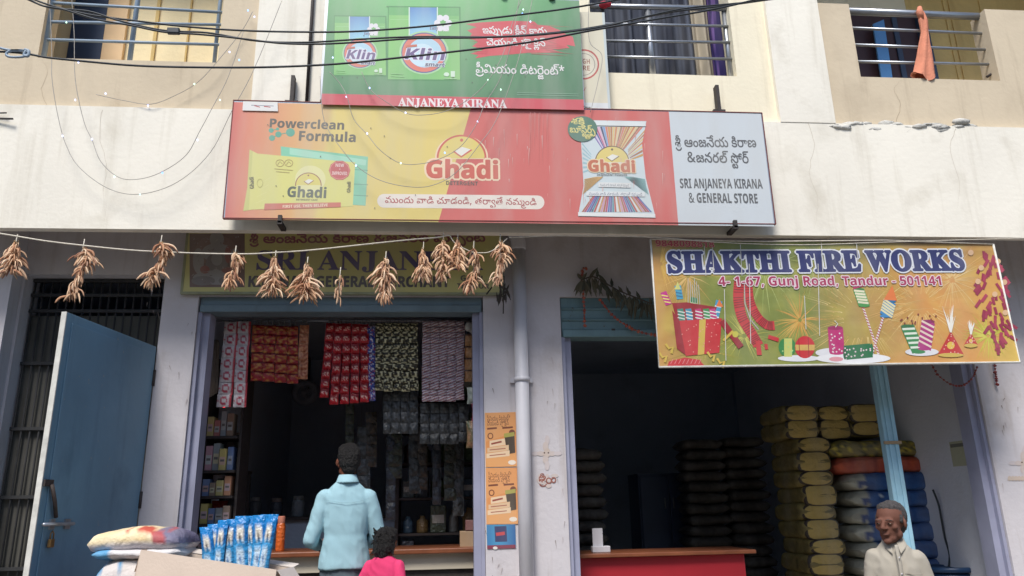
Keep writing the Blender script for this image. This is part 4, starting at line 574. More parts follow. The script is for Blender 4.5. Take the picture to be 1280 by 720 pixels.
# rooms
def room(x0, x1, y0, y1, z1, ma, name):
    m = MB()
    m.box(x0-0.1, x0, y0, y1, FL, z1); m.box(x1, x1+0.1, y0, y1, FL, z1); m.box(x0-0.1, x1+0.1, y1, y1+0.1, FL, z1+0.1)
    m.box(x0-0.1, x1+0.1, y0, y1, z1, z1+0.1)
    return m.build(name, ma, bld)
room(-2.0, 0.6, 6.222, 10.2, 3.5, M_innerdark, 'inner_room')
room(0.72, 4.47, 6.222, 11.5, 3.5, M_inner, 'inner_room')
m = MB(); m.box(4.472, 4.4735, 6.23, 11.4, FL, 3.49); m.box(4.469, 4.4715, 6.223, 11.4, FL, 3.49); m.build('side_wall', mat('pale inner wall', S(206, 208, 216), .85, .06, 2, .2, 30, grime=.2, stain=S(150, 148, 148)), bld)
room(-3.6, -2.12, 6.222, 8.2, 3.5, M_innerdark, 'inner_room')
# upper storey
XL0, XL1 = px(48, 60, 5.43), px(275, 40, 5.43); XT = px(318, 90, 5.43)
ZL = pz(150, 74, 5.43)
m = MB(); wall(m, BX0, XT, Z_F1, 7.4, 5.44, 5.64, [(XL0, XL1, ZL, 6.7)]); m.build('parapet_wall', M_tan, bld)
XP1 = px(402, 90, 5.41)
m = MB(); m.box(XT, XP1, 5.405, 5.64, Z_F1, 7.4); m.build('pilaster', M_white, bld)
XC0, XC1 = px(740, 60, 5.44), px(917, 60, 5.44); ZC = pz(840, 93, 5.44); XQ0 = px(972, 130, 5.41)
m = MB(); wall(m, XP1, XQ0, Z_F1, 7.4, 5.44, 5.64, [(XC0, XC1, ZC, 6.7)]); m.build('parapet_wall', M_cream, bld)
XQ1 = px(1043, 150, 5.41)
m = MB(); m.box(XQ0, XQ1, 5.395, 5.66, Z_F1, 7.4); m.build('pilaster', M_white, bld)
XR0, XR1 = px(1075, 90, 5.47), px(1248, 90, 5.47); ZR = pz(1150, 98, 5.47); ZRT = pz(1060, 5, 5.47)
m = MB(); wall(m, XQ1, BX1, Z_F1-0.09, ZRT, 5.47, 5.66, [(XR0, XR1, ZR, 9)])
m.box(7.2, BX1, 5.47, 5.66, ZRT, 7.4); m.build('parapet_wall', M_tan, bld)
m = MB(); m.box(BX0, BX1, 5.35, 6.9, 7.4, 7.55); m.build('roof_slab', M_conc, bld)
# crumbled render under the right parapet
m = MB(); rr = random.Random(3)
for k in range(15):
    t = k/14; p = at(1042+t*165, 157+3*math.sin(k*1.7), 5.395); w = 0.05+0.05*rr.random()
    for q in range(2):
        m.ell((p.x+rr.uniform(-.05, .05), 5.40+rr.uniform(0, .03), p.z+rr.uniform(-.02, .02)), w, 0.012+0.018*rr.random(), 0.012+0.022*rr.random(), 0, None, Matrix.Rotation(rr.uniform(-.3, .3), 3, 'Y'), 1)
m.build('broken_render', M_rawgrey, bld)
# back walls of the balconies
m = MB(); m.box(BX0, XL1+0.32, 6.05, 6.2, 4.25, 7.4); m.build('balcony_wall', M_paleyel, bld)
m = MB(); m.box(XL1+0.32, px(1130, 60, 6.9), 6.753, 6.9, 4.25, 7.4); m.build('balcony_wall', M_cream, bld)
m = MB(); m.box(px(1130, 60, 6.9), BX1, 6.75, 6.9, 4.25, 7.4); m.build('balcony_wall', M_ochre, bld)
for x in (XT+0.1, XQ0+0.2): m = MB(); m.box(x, x+0.12, 5.665, 6.748, 4.252, 7.398); m.build('dividing_wall', M_cream, bld)
m = MB(); Y = 6.018; m.box(px(88, 40, Y), px(130, 40, Y), Y, Y+.028, 4.252, 6.4); tag(m.build('balcony_door', M_navy, bld), 'dark navy door leaf behind the left railing')
m = MB(); m.box(px(131, 40, Y), px(157, 40, Y), Y-.01, Y+.026, 4.252, 6.4); tag(m.build('balcony_door', M_peach, bld), 'peach coloured door leaf beside the navy one')
m = MB(); Y = 6.03; m.box(px(192, 40, Y), px(196, 40, Y), Y, Y+.018, 4.252, 7.3); m.box(px(234, 40, Y), px(236, 40, Y), Y, Y+.018, 4.252, 7.3); m.build('wall_batten', M_ochre, bld)
m = MB(); Y = 6.70; m.box(px(1066, 60, Y), px(1160, 60, Y), Y, Y+.04, 4.252, 6.6)
dr = tag(m.build('balcony_door', M_maroon, bld), 'dark maroon door behind the right railing')
m = MB(); m.box(px(1150, 60, Y), px(1161, 60, Y), Y-.06, Y-.003, 4.252, 6.6); m.box(px(1120, 60, Y), px(1126, 60, Y), Y-.02, Y-.003, 4.252, 6.6); m.build('frame', M_navy, dr)
m = MB(); a, b = at(1098, 15, 6.6), at(1112, 97, 6.6); c = at(1093, 30, 6.6)
m.add([(px(1090, 22, 6.6), 6.6, c.z), (px(1104, 20, 6.6), 6.6, c.z+.06), (px(1114, 97, 6.6), 6.6, b.z-.5), (px(1101, 97, 6.6), 6.6, b.z-.5),
       (px(1090, 22, 6.6), 6.62, c.z), (px(1104, 20, 6.6), 6.62, c.z+.06), (px(1114, 97, 6.6), 6.62, b.z-.5), (px(1101, 97, 6.6), 6.62, b.z-.5)],
      [(0, 3, 2, 1), (4, 5, 6, 7), (0, 1, 5, 4), (1, 2, 6, 5), (2, 3, 7, 6), (3, 0, 4, 7)])
tag(m.build('blue_board', mat('blue board', S(92, 148, 205), 0.5), thing('leaning_board', (px(1105, 97, 6.6), 6.6, 4.25), 'bright blue plank upright behind the right balcony railing', 'plank')))
m = MB()
for k, xx in enumerate((1190, 1197, 1236)):
    m.box(px(xx, 60, 6.74), px(xx+3, 60, 6.74), 6.735, 6.748, 4.252, 7.3)
m.build('wall_batten', M_ochre, bld)
# balcony railings (one thing each)
def rail_bar(m, a, b, Y, r): m.tube([at(*a, Y), at(*b, Y)], r, 10)
rl = thing('balcony_railing', (XL0, 5.5, ZL), 'thin metal railing across the left balcony with the pale yellow wall', 'railing', 'balcony railings')
Yr = 5.5
for a, b in (((40, 2), (278, 15.5)), ((44, 27), (278, 31)), ((40, 49), (278, 56))):
    m = MB(); rail_bar(m, a, b, Yr, .012); m.build('rail', M_steelp, rl)
for xx, w in ((56, .034), (166, .02), (271, .016)):
    m = MB(); x = px(xx, 40, Yr); m.tube([(x, Yr+.012, ZL), (x, Yr+.012, 6.6)], w, 10); m.build('post', M_steelp, rl)
rl = thing('balcony_railing', (XC0, 5.5, ZC), 'metal railing in front of dark striped curtains in the middle balcony', 'railing', 'balcony railings')
for a, b, r_ in (((712, 7), (922, 11), .024), ((745, 29.5), (922, 33), .012), ((745, 51), (922, 53), .012), ((745, 70.5), (922, 74), .012)):
    m = MB(); rail_bar(m, a, b, Yr, r_); m.build('rail', M_steel, rl)
for xx, w in ((757, .014), (814, .028), (911, .02)):
    m = MB(); x = px(xx, 60, Yr); m.tube([(x, Yr+.02, ZC), (x, Yr+.02, pz(xx, 10, Yr))], w, 10); m.build('post', M_steel, rl)
rl = thing('balcony_railing', (XR0, 5.55, ZR), 'four bar steel railing between tan cheeks of the right balcony', 'railing', 'balcony railings')
Yr = 5.56
for a, b, r_ in (((1060, 14), (1250, 22), .033), ((1064, 35), (1254, 43), .013), ((1068, 56), (1258, 63), .013), ((1072, 77), (1262, 81), .013)):
    m = MB(); rail_bar(m, a, b, Yr, r_); m.build('rail', M_steel, rl)
m = MB(); rail_bar(m, (1234, 96), (1258, 80), Yr, .012); m.build('brace', M_dark, rl)
# curtains in the middle balcony: one cloth each
def curtain(name, x0, x1, fn, label):
    Y = 5.82; m = MB(); n = 60; vs, cs, fs = [], [], []; zt, zb = 7.1, 4.3
    for i in range(n+1):
        t = i/n; x = x0+(x1-x0)*t; y = Y+.035*math.sin(x*34+math.sin(x*11))+.012*math.sin(x*83)
        for j in range(13):
            z = zb+(zt-zb)*j/12; vs.append((x, y+.01*math.sin(j*.9+x*9), z)); cs.append(fn(x, z))
    for i in range(n):
        for j in range(12): a = i*13+j; fs.append((a, a+13, a+14, a+1))
    m.add(vs, fs, 0, None, True, cs)
    vs2 = [(x, y+.004, z) for x, y, z in vs]; m.add(vs2, [f[::-1] for f in fs], 0, None, True, cs)
    o = m.build(name, P_cloth, None, (x0, Y, zb)); tag(o, label, 'curtain', 'curtains in the middle balcony'); return o
def cn(x, z):
    k = noise.noise(Vector((x*30, 0, 1))); q = noise.noise(Vector((x*60, z*14, 5)))
    c = mixc(S(28, 34, 52), S(96, 104, 122), max(0, min(1, k*1.3+.2)))
    return mixc(c, S(150, 150, 158), .5) if q > .42 and k > 0 else c
curtain('curtain', XC0-.1, px(866, 60, 5.82), cn, 'navy curtain with grey stripes behind the middle railing')
curtain('curtain', px(867, 60, 5.82), px(889, 60, 5.82), lambda x, z: mixc(S(150, 140, 124), S(196, 186, 166), .5+.5*noise.noise(Vector((x*22, z*5, 2)))), 'narrow beige curtain between the navy and purple ones')
curtain('curtain', px(890, 60, 5.82), XC1+.25, lambda x, z: mixc(S(40, 30, 96), S(112, 84, 150), 1 if noise.noise(Vector((x*26, z*26, 9))) > .22 else 0), 'purple flowered curtain at the right end of the middle railing')
# knotted cloth on the right railing
m = MB(); Yc = 5.50
pts = [at(1152, 14, Yc), at(1154, 25, Yc), at(1155.5, 40, Yc), at(1155, 55, Yc), at(1155, 72, Yc), at(1154, 97, Yc)]
n = 22; vs, fs = [], []
W = [.018, .042, .034, .05, .066, .098]
P6 = spline(pts, 5); Ws = []
for i in range(len(P6)):
    t = i/(len(P6)-1)*5; k = min(4, int(t)); Ws.append(W[k]*(1-(t-k))+W[k+1]*(t-k))
for i, p in enumerate(P6):
    for k in range(n):
        a = 2*math.pi*k/n; fold = 1+.38*math.sin(a*5+i*.22)+.12*math.sin(a*9)
        low = (.05*math.sin(a*2+1) if i == len(P6)-1 else 0)
        vs.append((p.x+Ws[i]*math.cos(a)*(.75+.25*fold), p.y+Ws[i]*.5*math.sin(a)*fold, p.z+low))
for i in range(len(P6)-1):
    for k in range(n): k2 = (k+1) % n; fs.append((i*n+k, i*n+k2, (i+1)*n+k2, (i+1)*n+k))
fs.append(tuple(range(n))); m.add(vs, fs, 0, None, True)
m.tube([at(1151, 8, 5.5)+Vector((0, .02, 0)), at(1149.5, 16, 5.49), at(1152, 24, 5.5)], [.02, .03, .022], 10)
tag(m.build('hanging_cloth', mat('orange cloth', S(214, 138, 110), 0.9, 0.15, 9, 0.3, 60), None, at(1152, 20, 5.5)), 'orange cloth knotted on the right balcony railing', 'cloth')
# cloth behind it hanging lower left (rolled end)
# drainpipe
dp = thing('drainpipe', (px(653, 500, 5.93), 5.93, FL), 'white plastic drainpipe down the pillar between the two shops', 'pipe')
xd = px(653, 500, 5.93)
m = MB(); m.tube([(xd, 5.93, FL), (xd, 5.93, 3.62)], .055, 18); m.build('pipe', M_pvc, dp)
m = MB(); m.tube(spline([(xd, 5.93, 3.60), (xd-.01, 5.925, 3.70), (xd-.08, 5.92, 3.80), (xd-.2, 5.93, 3.84), (xd-.3, 6.0, 3.85)], 5), .062, 16); m.build('elbow', M_pvc, dp)
for z in (1.0, 2.5):
    m = MB(); m.tube([(xd, 5.93, z), (xd, 5.93, z+.035)], .063, 18); m.box(xd-.09, xd+.09, 5.975, 5.998, z, z+.035); m.build('clamp', M_pvc, dp)
# shutters: rolled up in their boxes, with side guides
M_shutg = mat('grey shutter paint', S(112, 132, 142), 0.5, 0.12, 5, 0.1, 30, streak=0.3, stain=S(60, 64, 66), grime=0.2)
def shutter(x0, x1, z0, z1, label, slats, boxm=M_shutter):
    t = thing('rolling_shutter', ((x0+x1)/2, 6.05, z0), label, 'shutter', 'rolled up shop shutters')
    m = MB(); m.box(x0+.01, x1-.01, 6.03, 6.2, z0, z1)
    for k in range(slats):
        z = z0+.05+(z1-z0-.05)*k/max(1, slats); m.tube([(x0+.015, 6.028, z), (x1-.015, 6.028, z)], .014, 8)
    m.build('curtain', boxm, t)
    m = MB(); m.rbox((x0+x1)/2, 6.02, z0+.025, x1-x0-.03, .03, .06, .006); m.build('bottom_rail', boxm, t)
    gm = mat('guide paint', S(158, 160, 182), 0.5, .1, 6, streak=.25, stain=S(100, 100, 110))
    for a, sgn in ((x0, 1), (x1, -1)):
        m = MB(); m.box(min(a, a+sgn*.085), max(a, a+sgn*.085), 6.058, 6.21, FL+.002, z0-.003); m.box(min(a+sgn*.003, a+sgn*.03), max(a+sgn*.003, a+sgn*.03), 6.02, 6.057, FL+.002, z0-.003)
        m.build('guide', gm, t)
    return t
t = shutter(-1.95, .305, pz(430, 390, 6.03), SHZ-.003, 'blue grey shutter box above the hanging sachets of the left shop', 0, M_shutg)
m = MB()
for x, s_ in ((-1.6, .04), (-.35, .07), (-.55, .03), (.05, .03), (.2, .04)): m.box(x, x+s_*2, 6.018, 6.029, 3.13, 3.15)
m.build('latch', M_dark, t)
t = shutter(.94, 4.46, pz(760, 421, 6.03), SHZ-.003, 'teal shutter box with ribs above the right shop', 3)
m = MB(); m.box(1.36, 1.39, 6.0, 6.004, 2.93, 2.945); m.build('slot', M_dark, t)
# removable post in the right shop
pp = thing('shutter_post', (3.61, 6.1, FL), 'light blue steel post standing in the right shop opening', 'post')
m = MB(); m.rbox(3.665, 6.11, 1.66, .118, .07, 2.64, .006); m.build('post', M_postblue, pp)
m = MB(); m.box(3.635, 3.65, 6.066, 6.073, FL+.05, 2.95); m.box(3.685, 3.70, 6.066, 6.073, FL+.05, 2.95); m.build('groove', M_postblue, pp)
m = MB(); m.box(3.59, 3.74, 6.06, 6.072, pz(1118, 553, 6.06)-.012, pz(1118, 553, 6.06)+.012); m.build('band', mat('brown tape', S(165, 140, 110)), pp)
# iron grille door in the left opening and the blue leaf
gr = thing('iron_grille', (-2.75, 6.12, FL), 'dark iron grille filling the doorway behind the blue door', 'grille')
m = MB()
for k in range(17): x = -3.26+k*.064; m.tube([(x, 6.12, FL+.01), (x, 6.12, DOORZ-.02)], .008, 6)
for z in (DOORZ-.02, DOORZ-.14, DOORZ-.27, 2.7, 2.2, 1.7, 1.2, .7): m.box(-3.275, -2.23, 6.105, 6.135, z-.012, z+.012)
m.build('bars', mat('dusty iron', S(54, 54, 55), .8, .2, 12), gr)
m = MB(); m.box(-3.27, -2.235, 6.15, 6.17, FL+.01, DOORZ-.3)
m.build('mesh_sheet', mat('grimy mesh', S(90, 88, 82), 0.9, .3, 3, streak=.6, stain=S(66, 64, 62)), gr)
db = thing('metal_door', (-2.225, 5.995, FL), 'tall blue sheet metal door standing open towards the street', 'door')
hx, hy = -2.228, 5.99; ox, oy = -2.395, 4.90
dv = Vector((ox-hx, oy-hy, 0)); Ld = dv.length; dv.normalize(); nv = Vector((-dv.y, dv.x, 0))
if nv.x < 0: nv = -nv
Md = Matrix(((dv.x, nv.x, 0, hx), (dv.y, nv.y, 0, hy), (0, 0, 1, 0), (0, 0, 0, 1)))      # u along the leaf, v out of its near face
ZD0, ZD1 = FL+.02, 2.803
m = MB(); m.rbox(Ld/2, -.015, (ZD0+ZD1)/2, Ld, .03, ZD1-ZD0, .004); m.rbox(Ld/2, .004, (ZD0+ZD1)/2, Ld-.12, .008, ZD1-ZD0-.12, .003)
m.xform(Md); leaf = m.build('leaf', M_blue, db)
m = MB(); m.box(Ld+.001, Ld+.008, -.03, .004, ZD0, ZD1); m.box(Ld-.004, Ld+.0005, .0003, .0012, ZD0, ZD1); m.xform(Md); m.build('edge_strip', M_primer, leaf)
def dpt(x, y, v=0.0):     # photo point on the leaf, as (u, z)
    d = FWD + RGT*((x-640)/FOCAL) + UPV*((360-y)/FOCAL); o = Vector((hx, hy, 0)); tt = (nv.x*o.x+nv.y*o.y)/(nv.x*d.x+nv.y*d.y)
    p = d*tt; return ((p-o).x*dv.x+(p-o).y*dv.y, EYE+d.z*tt)
u0, z0 = dpt(59, 606); u1, z1 = dpt(64, 647)
m = MB(); m.tube([(u0, .03, z0), ((u0+u1)/2, .035, (z0+z1)/2), (u1, .03, z1)], .012, 8); m.box(u0-.03, u0+.05, .008, .02, z0-.01, z0+.03); m.xform(Md); m.build('handle', M_dark, leaf)
u0, z0 = dpt(48, 656); u1, z1 = dpt(86, 658)
m = MB(); m.tube([(u0, .03, z0), (u1, .03, z0)], .011, 8); m.box(min(u0, u1)+.02, min(u0, u1)+.07, .008, .022, z0-.03, z0+.03); m.box(max(u0, u1)-.12, max(u0, u1)-.08, .008, .022, z0-.03, z0+.03); m.xform(Md); m.build('bolt', M_steel, leaf)
u0, z0 = dpt(58, 677)
m = MB(); m.rbox(u0, .03, z0-.01, .045, .02, .05, .006); m.tube([(u0-.015, .03, z0+.01), (u0-.015, .03, z0+.045), (u0, .03, z0+.06), (u0+.015, .03, z0+.045), (u0+.015, .03, z0+.01)], .004, 6); m.xform(Md); m.build('padlock', mat('brass', S(150, 120, 80), .4, .1, 9, metal=.7), leaf)
m = MB()
for z in (.7, 1.6, 2.5): m.tube([(-.005, -.0, z), (-.005, -.0, z+.12)], .014, 8)
m.xform(Md); m.build('hinge', M_dark, db)
# stains and marks on the pillars
def decal_marks(name, label, Y, items, m_, sign=True):
    a = Art(Y)
    for kind, args in items: getattr(a, kind)(*args)
    o = a.build(name, m_, bld); o['label'] = label
rust = S(196, 164, 110); red_ = S(150, 84, 70)
for cx, cy, k in ((683, 566, 1), (1280, 578, 0)):
    a = Art(5.9965)
    for j in range(5): a.disc(cx+(.5-j%2)*2, cy-16+j*8, 4.2-abs(j-2)*.6, 6, mixc(S(205, 197, 202), rust, .16+.12*(2-abs(j-2))), 12)
    for j in range(5): a.disc(cx-14+j*7, cy+1, 5, 3.5-abs(j-2)*.4, mixc(S(205, 197, 202), rust, .12+.13*(2-abs(j-2))), 12)
    a.disc(cx-2.5, cy, 1, 1, S(70, 50, 40), 8); a.disc(cx+2.5, cy, 1, 1, S(70, 50, 40), 8)
    if k:
        for q in range(12): a.disc(672+rnd.random()*22, 594+rnd.random()*14, 2+3*rnd.random(), 2+2*rnd.random(), mixc(S(205, 197, 202), rust, .25), 10)
        a.text('శ్రీ', 673, 604, 683, 604, 9, red_, 'T'); a.ring(686, 601, 3, 3.4, 1.4, red_); a.ring(692, 600, 2.5, 3, 1.4, red_); a.ring(677, 598, 3, 3, 1.2, red_)
    else:
        for x in range(1262, 1280, 4): a.disc(x, 598, 2.5, 3.2, mixc(S(205, 197, 202), rust, .45), 10)
    a.build('turmeric_mark', P_paper, bld)

# dirt with a shape of its own: drips and smudges on the white band and the pillars
def drips(name, Y, xs, ys, n, c0, c1, wmax, lmax, seed):
    q = random.Random(seed); a = Art(Y, 1.5e-5)
    for k in range(n):
        x, y = q.uniform(*xs), q.uniform(*ys); L = q.uniform(.25, 1)*lmax; w = q.uniform(.3, 1)*wmax
        a.stroke([(x, y), (x+q.uniform(-.6, .6), y+L*.5), (x+q.uniform(-1, 1), y+L)], w, mixc(c0, c1, q.random()), True)
    a.build(name, P_paper, bld)
q = random.Random(31)
def crack(pts, Y, w=.55, c=S(196, 186, 170)):
    a = Art(Y, 1.5e-5); out = []
    P_ = spline([Vector((x, y, 0)) for x, y in pts], 5)
    a.stroke([(p.x+q.uniform(-1, 1), p.y+q.uniform(-.8, .8)) for p in P_], w, c, True); a.build('crack', P_paper, bld)
crack([(1010, 152), (1018, 180), (1012, 215), (1022, 250), (1018, 287)], 5.3985); crack([(128, 138), (124, 170), (133, 205), (129, 240), (135, 283)], 5.3985); crack([(1195, 160), (1188, 190), (1200, 230), (1196, 262)], 5.3985)
crack([(58, 133), (52, 110), (60, 90), (51, 72)], 5.4385, .6, S(176, 158, 132)); crack([(1120, 152), (1126, 130), (1118, 112), (1130, 98)], 5.468, .6, S(170, 152, 128))
q = random.Random(5); a = Art(5.9955, 1.5e-5)
for k in range(40):
    x, y = q.choice(((196, 370), (238, 380), (216, 470), (612, 470), (690, 500), (700, 640), (622, 690), (1255, 520))); x += q.gauss(0, 7); y += q.gauss(0, 30)
    a.stroke([(x, y), (x+q.uniform(-3, 3), y+q.uniform(3, 12))], q.uniform(.6, 1.5), mixc(S(190, 180, 182), S(120, 106, 98), q.random()), True)
a.build('scuff_mark', P_paper, bld)
# ---------------------------------------------------------------- signs
def board(name, loc, label, cat='sign', group=None): return thing(name, loc, label, cat, group)
def backing(t, x0, x1, z0, z1, Y, depth, m_, name='backing_panel'):
    m = MB(); m.box(x0, x1, Y+.0006, Y+depth, z0, z1); return m.build(name, m_, t)
def rim(t, x0, x1, z0, z1, Y, w, m_, out=.004, depth=.03):
    m = MB()
    m.box(x0-w, x1+w, Y-out, Y+depth, z1, z1+w); m.box(x0-w, x1+w, Y-out, Y+depth, z0-w, z0)
    m.box(x0-w, x0, Y-out, Y+depth, z0, z1); m.box(x1, x1+w, Y-out, Y+depth, z0, z1)
    return m.build('frame', m_, t)
def clock_mark(a, cx, cy, r, thick, face, ringc, scale=1.0):
    a.disc(cx, cy, r, r*.95, face, 30, 0, 180)
    a.ring(cx, cy, r, r*.95, thick, ringc, -4, 184)
    a.disc(cx, cy-r*.76, r*.07, r*.07, ringc, 8)
    a.poly([(cx-r*.32, cy-r*.28), (cx+r*.02, cy-r*.48), (cx+r*.42, cy-r*.36), (cx+r*.06, cy-r*.08)], S(238, 236, 226))
    a.stroke([(cx-r*.34, cy-r*.3), (cx-r*.02, cy-r*.06), (cx+r*.42, cy-r*.36)], thick*.9, ringc)
# --- long detergent board
Y = 5.28
t = board('shop_sign', (-1.595, Y, 3.6), 'long orange, yellow and red detergent board with a white panel naming the store')
x0, x1, z0, z1 = -1.598, 2.523, 3.602, 4.548
backing(t, x0, x1, z0, z1, Y, .045, M_steel); rim(t, x0, x1, z0, z1, Y, .006, mat('maroon edge', S(120, 60, 56), .6))
a = Art(Y); RED = S(208, 84, 80); YEL = S(228, 204, 108); ORG = S(226, 150, 100)
def bgl(u, v):
    if u < .06: return mixc(RED, S(222, 122, 92), u/.06)
    if u < .42: return mixc(S(222, 122, 92), S(226, 190, 112), (u-.06)/.36)
    return YEL
TL, TR, BR, BL = (291, 127.5), (951, 142), (968, 283), (281, 274)
a.grid([TL, (589, 134.1), (548, 277.6), BL], 40, 1, bgl)
a.poly([(589, 134.1), (836, 139.5), (848, 281.5), (548, 277.6)], RED)
a.poly([(836, 139.5), TR, BR, (848, 281.5)], S(206, 214, 220))
DG = S(72, 68, 60)
a.text('Powerclean', 335.5, 159, 431, 162, 10.5, DG, bold=.5); a.text('Formula', 372, 175.5, 445.5, 177.5, 11.5, DG, bold=.5)
a.base()
TEAL = S(72, 164, 140)
for cx, cy, r in ((339, 163, 3.2), (347, 161.2, 2), (348, 168, 4), (340, 172.5, 3.8), (363, 165.5, 5.6)): a.disc(cx, cy, r, r*.95, TEAL, 14)
for p, q in (((339, 163), (347, 161.5)), ((348, 168), (340, 172.5)), ((348, 168), (363, 165.5))): a.stroke([p, q], 1, TEAL)
a.poly([(351, 183), (460, 196), (457, 257), (440, 256), (352, 225)], S(120, 204, 168)); a.poly([(362, 185), (458, 200), (457, 207), (362, 193)], S(160, 222, 194))
for y in (212, 230, 244): a.stroke([(442, y), (460, y+1)], .8, S(70, 140, 116))
PK = S(220, 216, 122)
a.poly([(312, 187), (322, 192), (444, 203), (441, 258), (316, 262), (304, 264), (309, 235)], PK)
a.poly([(312, 187), (316, 189), (311, 262.5), (304, 264), (309, 235)], S(206, 204, 112))
for k in range(5): a.stroke([(318+k*1.5, 262-k*8), (330+k*2, 258-k*9)], .5, S(228, 224, 140))
a.disc(388, 224, 19, 17, S(232, 228, 160), 26)
clock_mark(a, 385.5, 231.5, 16, 1.2, S(226, 212, 96), S(150, 84, 60))
a.text('Ghadi', 358, 246, 408.5, 247.5, 12.5, S(60, 78, 62), bold=.6)
a.text('DETERGENT CAKE', 370, 250.5, 397, 251, 2, S(80, 90, 70))
a.poly([(331, 254.5), (426, 253), (426, 259), (330, 262.5)], S(204, 106, 88)); a.text('FIRST USE, THEN BELIEVE', 353, 260, 410, 258, 3.4, S(240, 226, 196))
a.disc(424.5, 213, 13.5, 12.5, S(196, 70, 76), 10); a.ring(424.5, 213, 12, 11, .7, S(230, 150, 140))
a.text('NEW', 419, 208.5, 430, 208.8, 4, S(245, 220, 214)); a.text('+', 423.5, 213, 426, 213, 3, S(245, 220, 214)); a.text('IMPROVED', 415, 218.5, 434, 219, 4, S(245, 220, 214))
for cx in (350, 361): a.ring(cx, 204, 5, 4.2, .7, S(170, 140, 80)); a.stroke([(cx-3, 206), (cx, 202), (cx+3, 205)], .7, S(170, 140, 80))
a.stroke([(343, 211), (366, 213)], .8, S(180, 160, 90)); a.stroke([(345, 214.5), (362, 216)], .8, S(180, 160, 90))
a.text('Ghadi', 317.5, 236, 317, 221, 4.5, DG); a.ring(325, 229, 3.5, 5, .6, S(190, 184, 96)); a.text('Ghadi', 438, 241, 438.5, 227, 4, DG)
a.base()
LG = S(244, 214, 180); LR = S(206, 78, 58)
a.disc(577, 196, 33, 27, LG, 30, -6, 186)
clock_mark(a, 577, 198, 30, 2.4, S(228, 206, 104), LR)
a.text('Ghadi', 531.5, 221.8, 624.5, 223.2, 21, LR, outline=LG, ow=5, bold=1.6)
a.text('DETERGENT', 557, 231, 597.5, 231.8, 4.6, DG)
a.base()
pill = [(480+8.5*math.cos(R(90+18*k)), 251+8.6*math.sin(R(-90-18*k))) for k in range(11)]+[(672+8.5*math.cos(R(-90+18*k)), 253+8.6*math.sin(R(90-18*k))) for k in range(11)]
a.poly(pill, S(236, 226, 214)); a.text(PHRASES[3], 481, 253.5, 671, 256.5, 7.0, S(176, 66, 70), 'T', bold=.25)
# sachet picture
a.base()
BAG = [(724, 150.5), (806, 152), (808.5, 158), (803, 178), (805, 210), (812, 245), (819, 265), (817.5, 272), (723.5, 270), (722, 264), (729, 240), (728, 200), (724, 170), (727, 158)]
a.poly([(725, 150), (808, 151.5), (802.5, 180), (807, 222), (819.5, 272), (722.5, 270.5), (729.5, 232), (727, 190)], S(206, 220, 224))
cl = [S(118, 92, 170), S(214, 196, 226), S(70, 84, 150), S(192, 76, 130), S(228, 180, 200), S(60, 64, 110), S(120, 160, 210), S(214, 120, 96), S(206, 150, 70), S(188, 120, 60), S(226, 196, 120), S(214, 130, 60), S(230, 206, 150), S(170, 110, 70)]
cx, cy = 765, 207
def bagx(y, right):
    lst = [(158, 726.5, 807), (180, 727.5, 802.5), (205, 728.5, 804.5), (232, 729.5, 808.5), (266, 723, 818)]
    for (ya, la, ra), (yb, lb, rb) in zip(lst, lst[1:]):
        if ya <= y <= yb: q = (y-ya)/(yb-ya); return (ra+(rb-ra)*q) if right else (la+(lb-la)*q)
    return 818 if right else 723
for k in range(22):
    u0 = 734+k*3.2; a.poly([(cx+(u0-cx)*.3, cy-16), (u0, 158.5), (u0+2.7, 158.5), (cx+(u0+2.7-cx)*.3, cy-16)], cl[k % 14] if k < 8 else cl[7+(k % 7)])
for k in range(7):
    y = 162+k*5; x = bagx(y, True); a.poly([(cx+20, cy-20+k*2.2), (x, y), (bagx(y+3, True), y+3), (cx+20, cy-19+k*2.2)], cl[8+k % 6])
for k in range(7): y = 178+k*6; x = bagx(y, False); a.poly([(cx-26, cy-14+k*3), (x, y), (x, y+2.4), (cx-26, cy-13+k*3)], S(150, 196, 206))
for k in range(30):
    u0 = 727+k*2.95; w0 = cx+(u0-cx)*.62; a.poly([(w0, 244), (w0+1.6, 244), (u0+2.3, 265), (u0, 265)], [S(176, 92, 60), S(200, 140, 70), S(190, 70, 60), S(226, 206, 196), S(96, 76, 150), S(186, 64, 110), S(206, 150, 180), S(86, 50, 110), S(226, 226, 224), S(60, 140, 160), S(86, 110, 180), S(120, 170, 120)][(k*5+k//3) % 12])
for k in range(9): y = 224+k*2.2; a.poly([(bagx(y, False)+1, y), (cx-20+k, 221), (cx-19+k, 221), (bagx(y+1.4, False)+1, y+1.4)], S(206, 160, 90)); a.poly([(bagx(y, True)-1, y), (bagx(y+1.4, True)-1, y+1.4), (cx+25-k, 221), (cx+24-k, 221)], S(130, 190, 190))
a.disc(765, 206, 24, 22, S(222, 224, 220), 26, 0, 180); clock_mark(a, 765, 203, 21, 1.2, S(228, 206, 112), S(90, 60, 46))
a.text('Ghadi', 734.5, 214.2, 795, 215.5, 13.5, S(196, 96, 56), outline=S(238, 214, 176), ow=2.5, bold=1.2)
a.text('DETERGENT POWDER', 746, 219.5, 784, 220.2, 2.2, S(70, 80, 90))
a.poly([(748, 228), (788, 229), (788, 235), (748, 234)], S(226, 228, 226)); a.text(PHRASES[3], 750, 232.8, 786, 233.6, 2.6, S(90, 100, 120), 'T')
a.poly([(733, 239), (806, 240.5), (806, 246), (733, 245)], S(226, 230, 230)); a.text(PHRASES[3], 736, 244, 803, 245, 3, S(80, 90, 130), 'T')
a.stroke([(724.5, 154), (807, 155.5)], 6, S(226, 232, 232)); a.stroke([(722.5, 267.8), (819, 270)], 5, S(230, 232, 230))
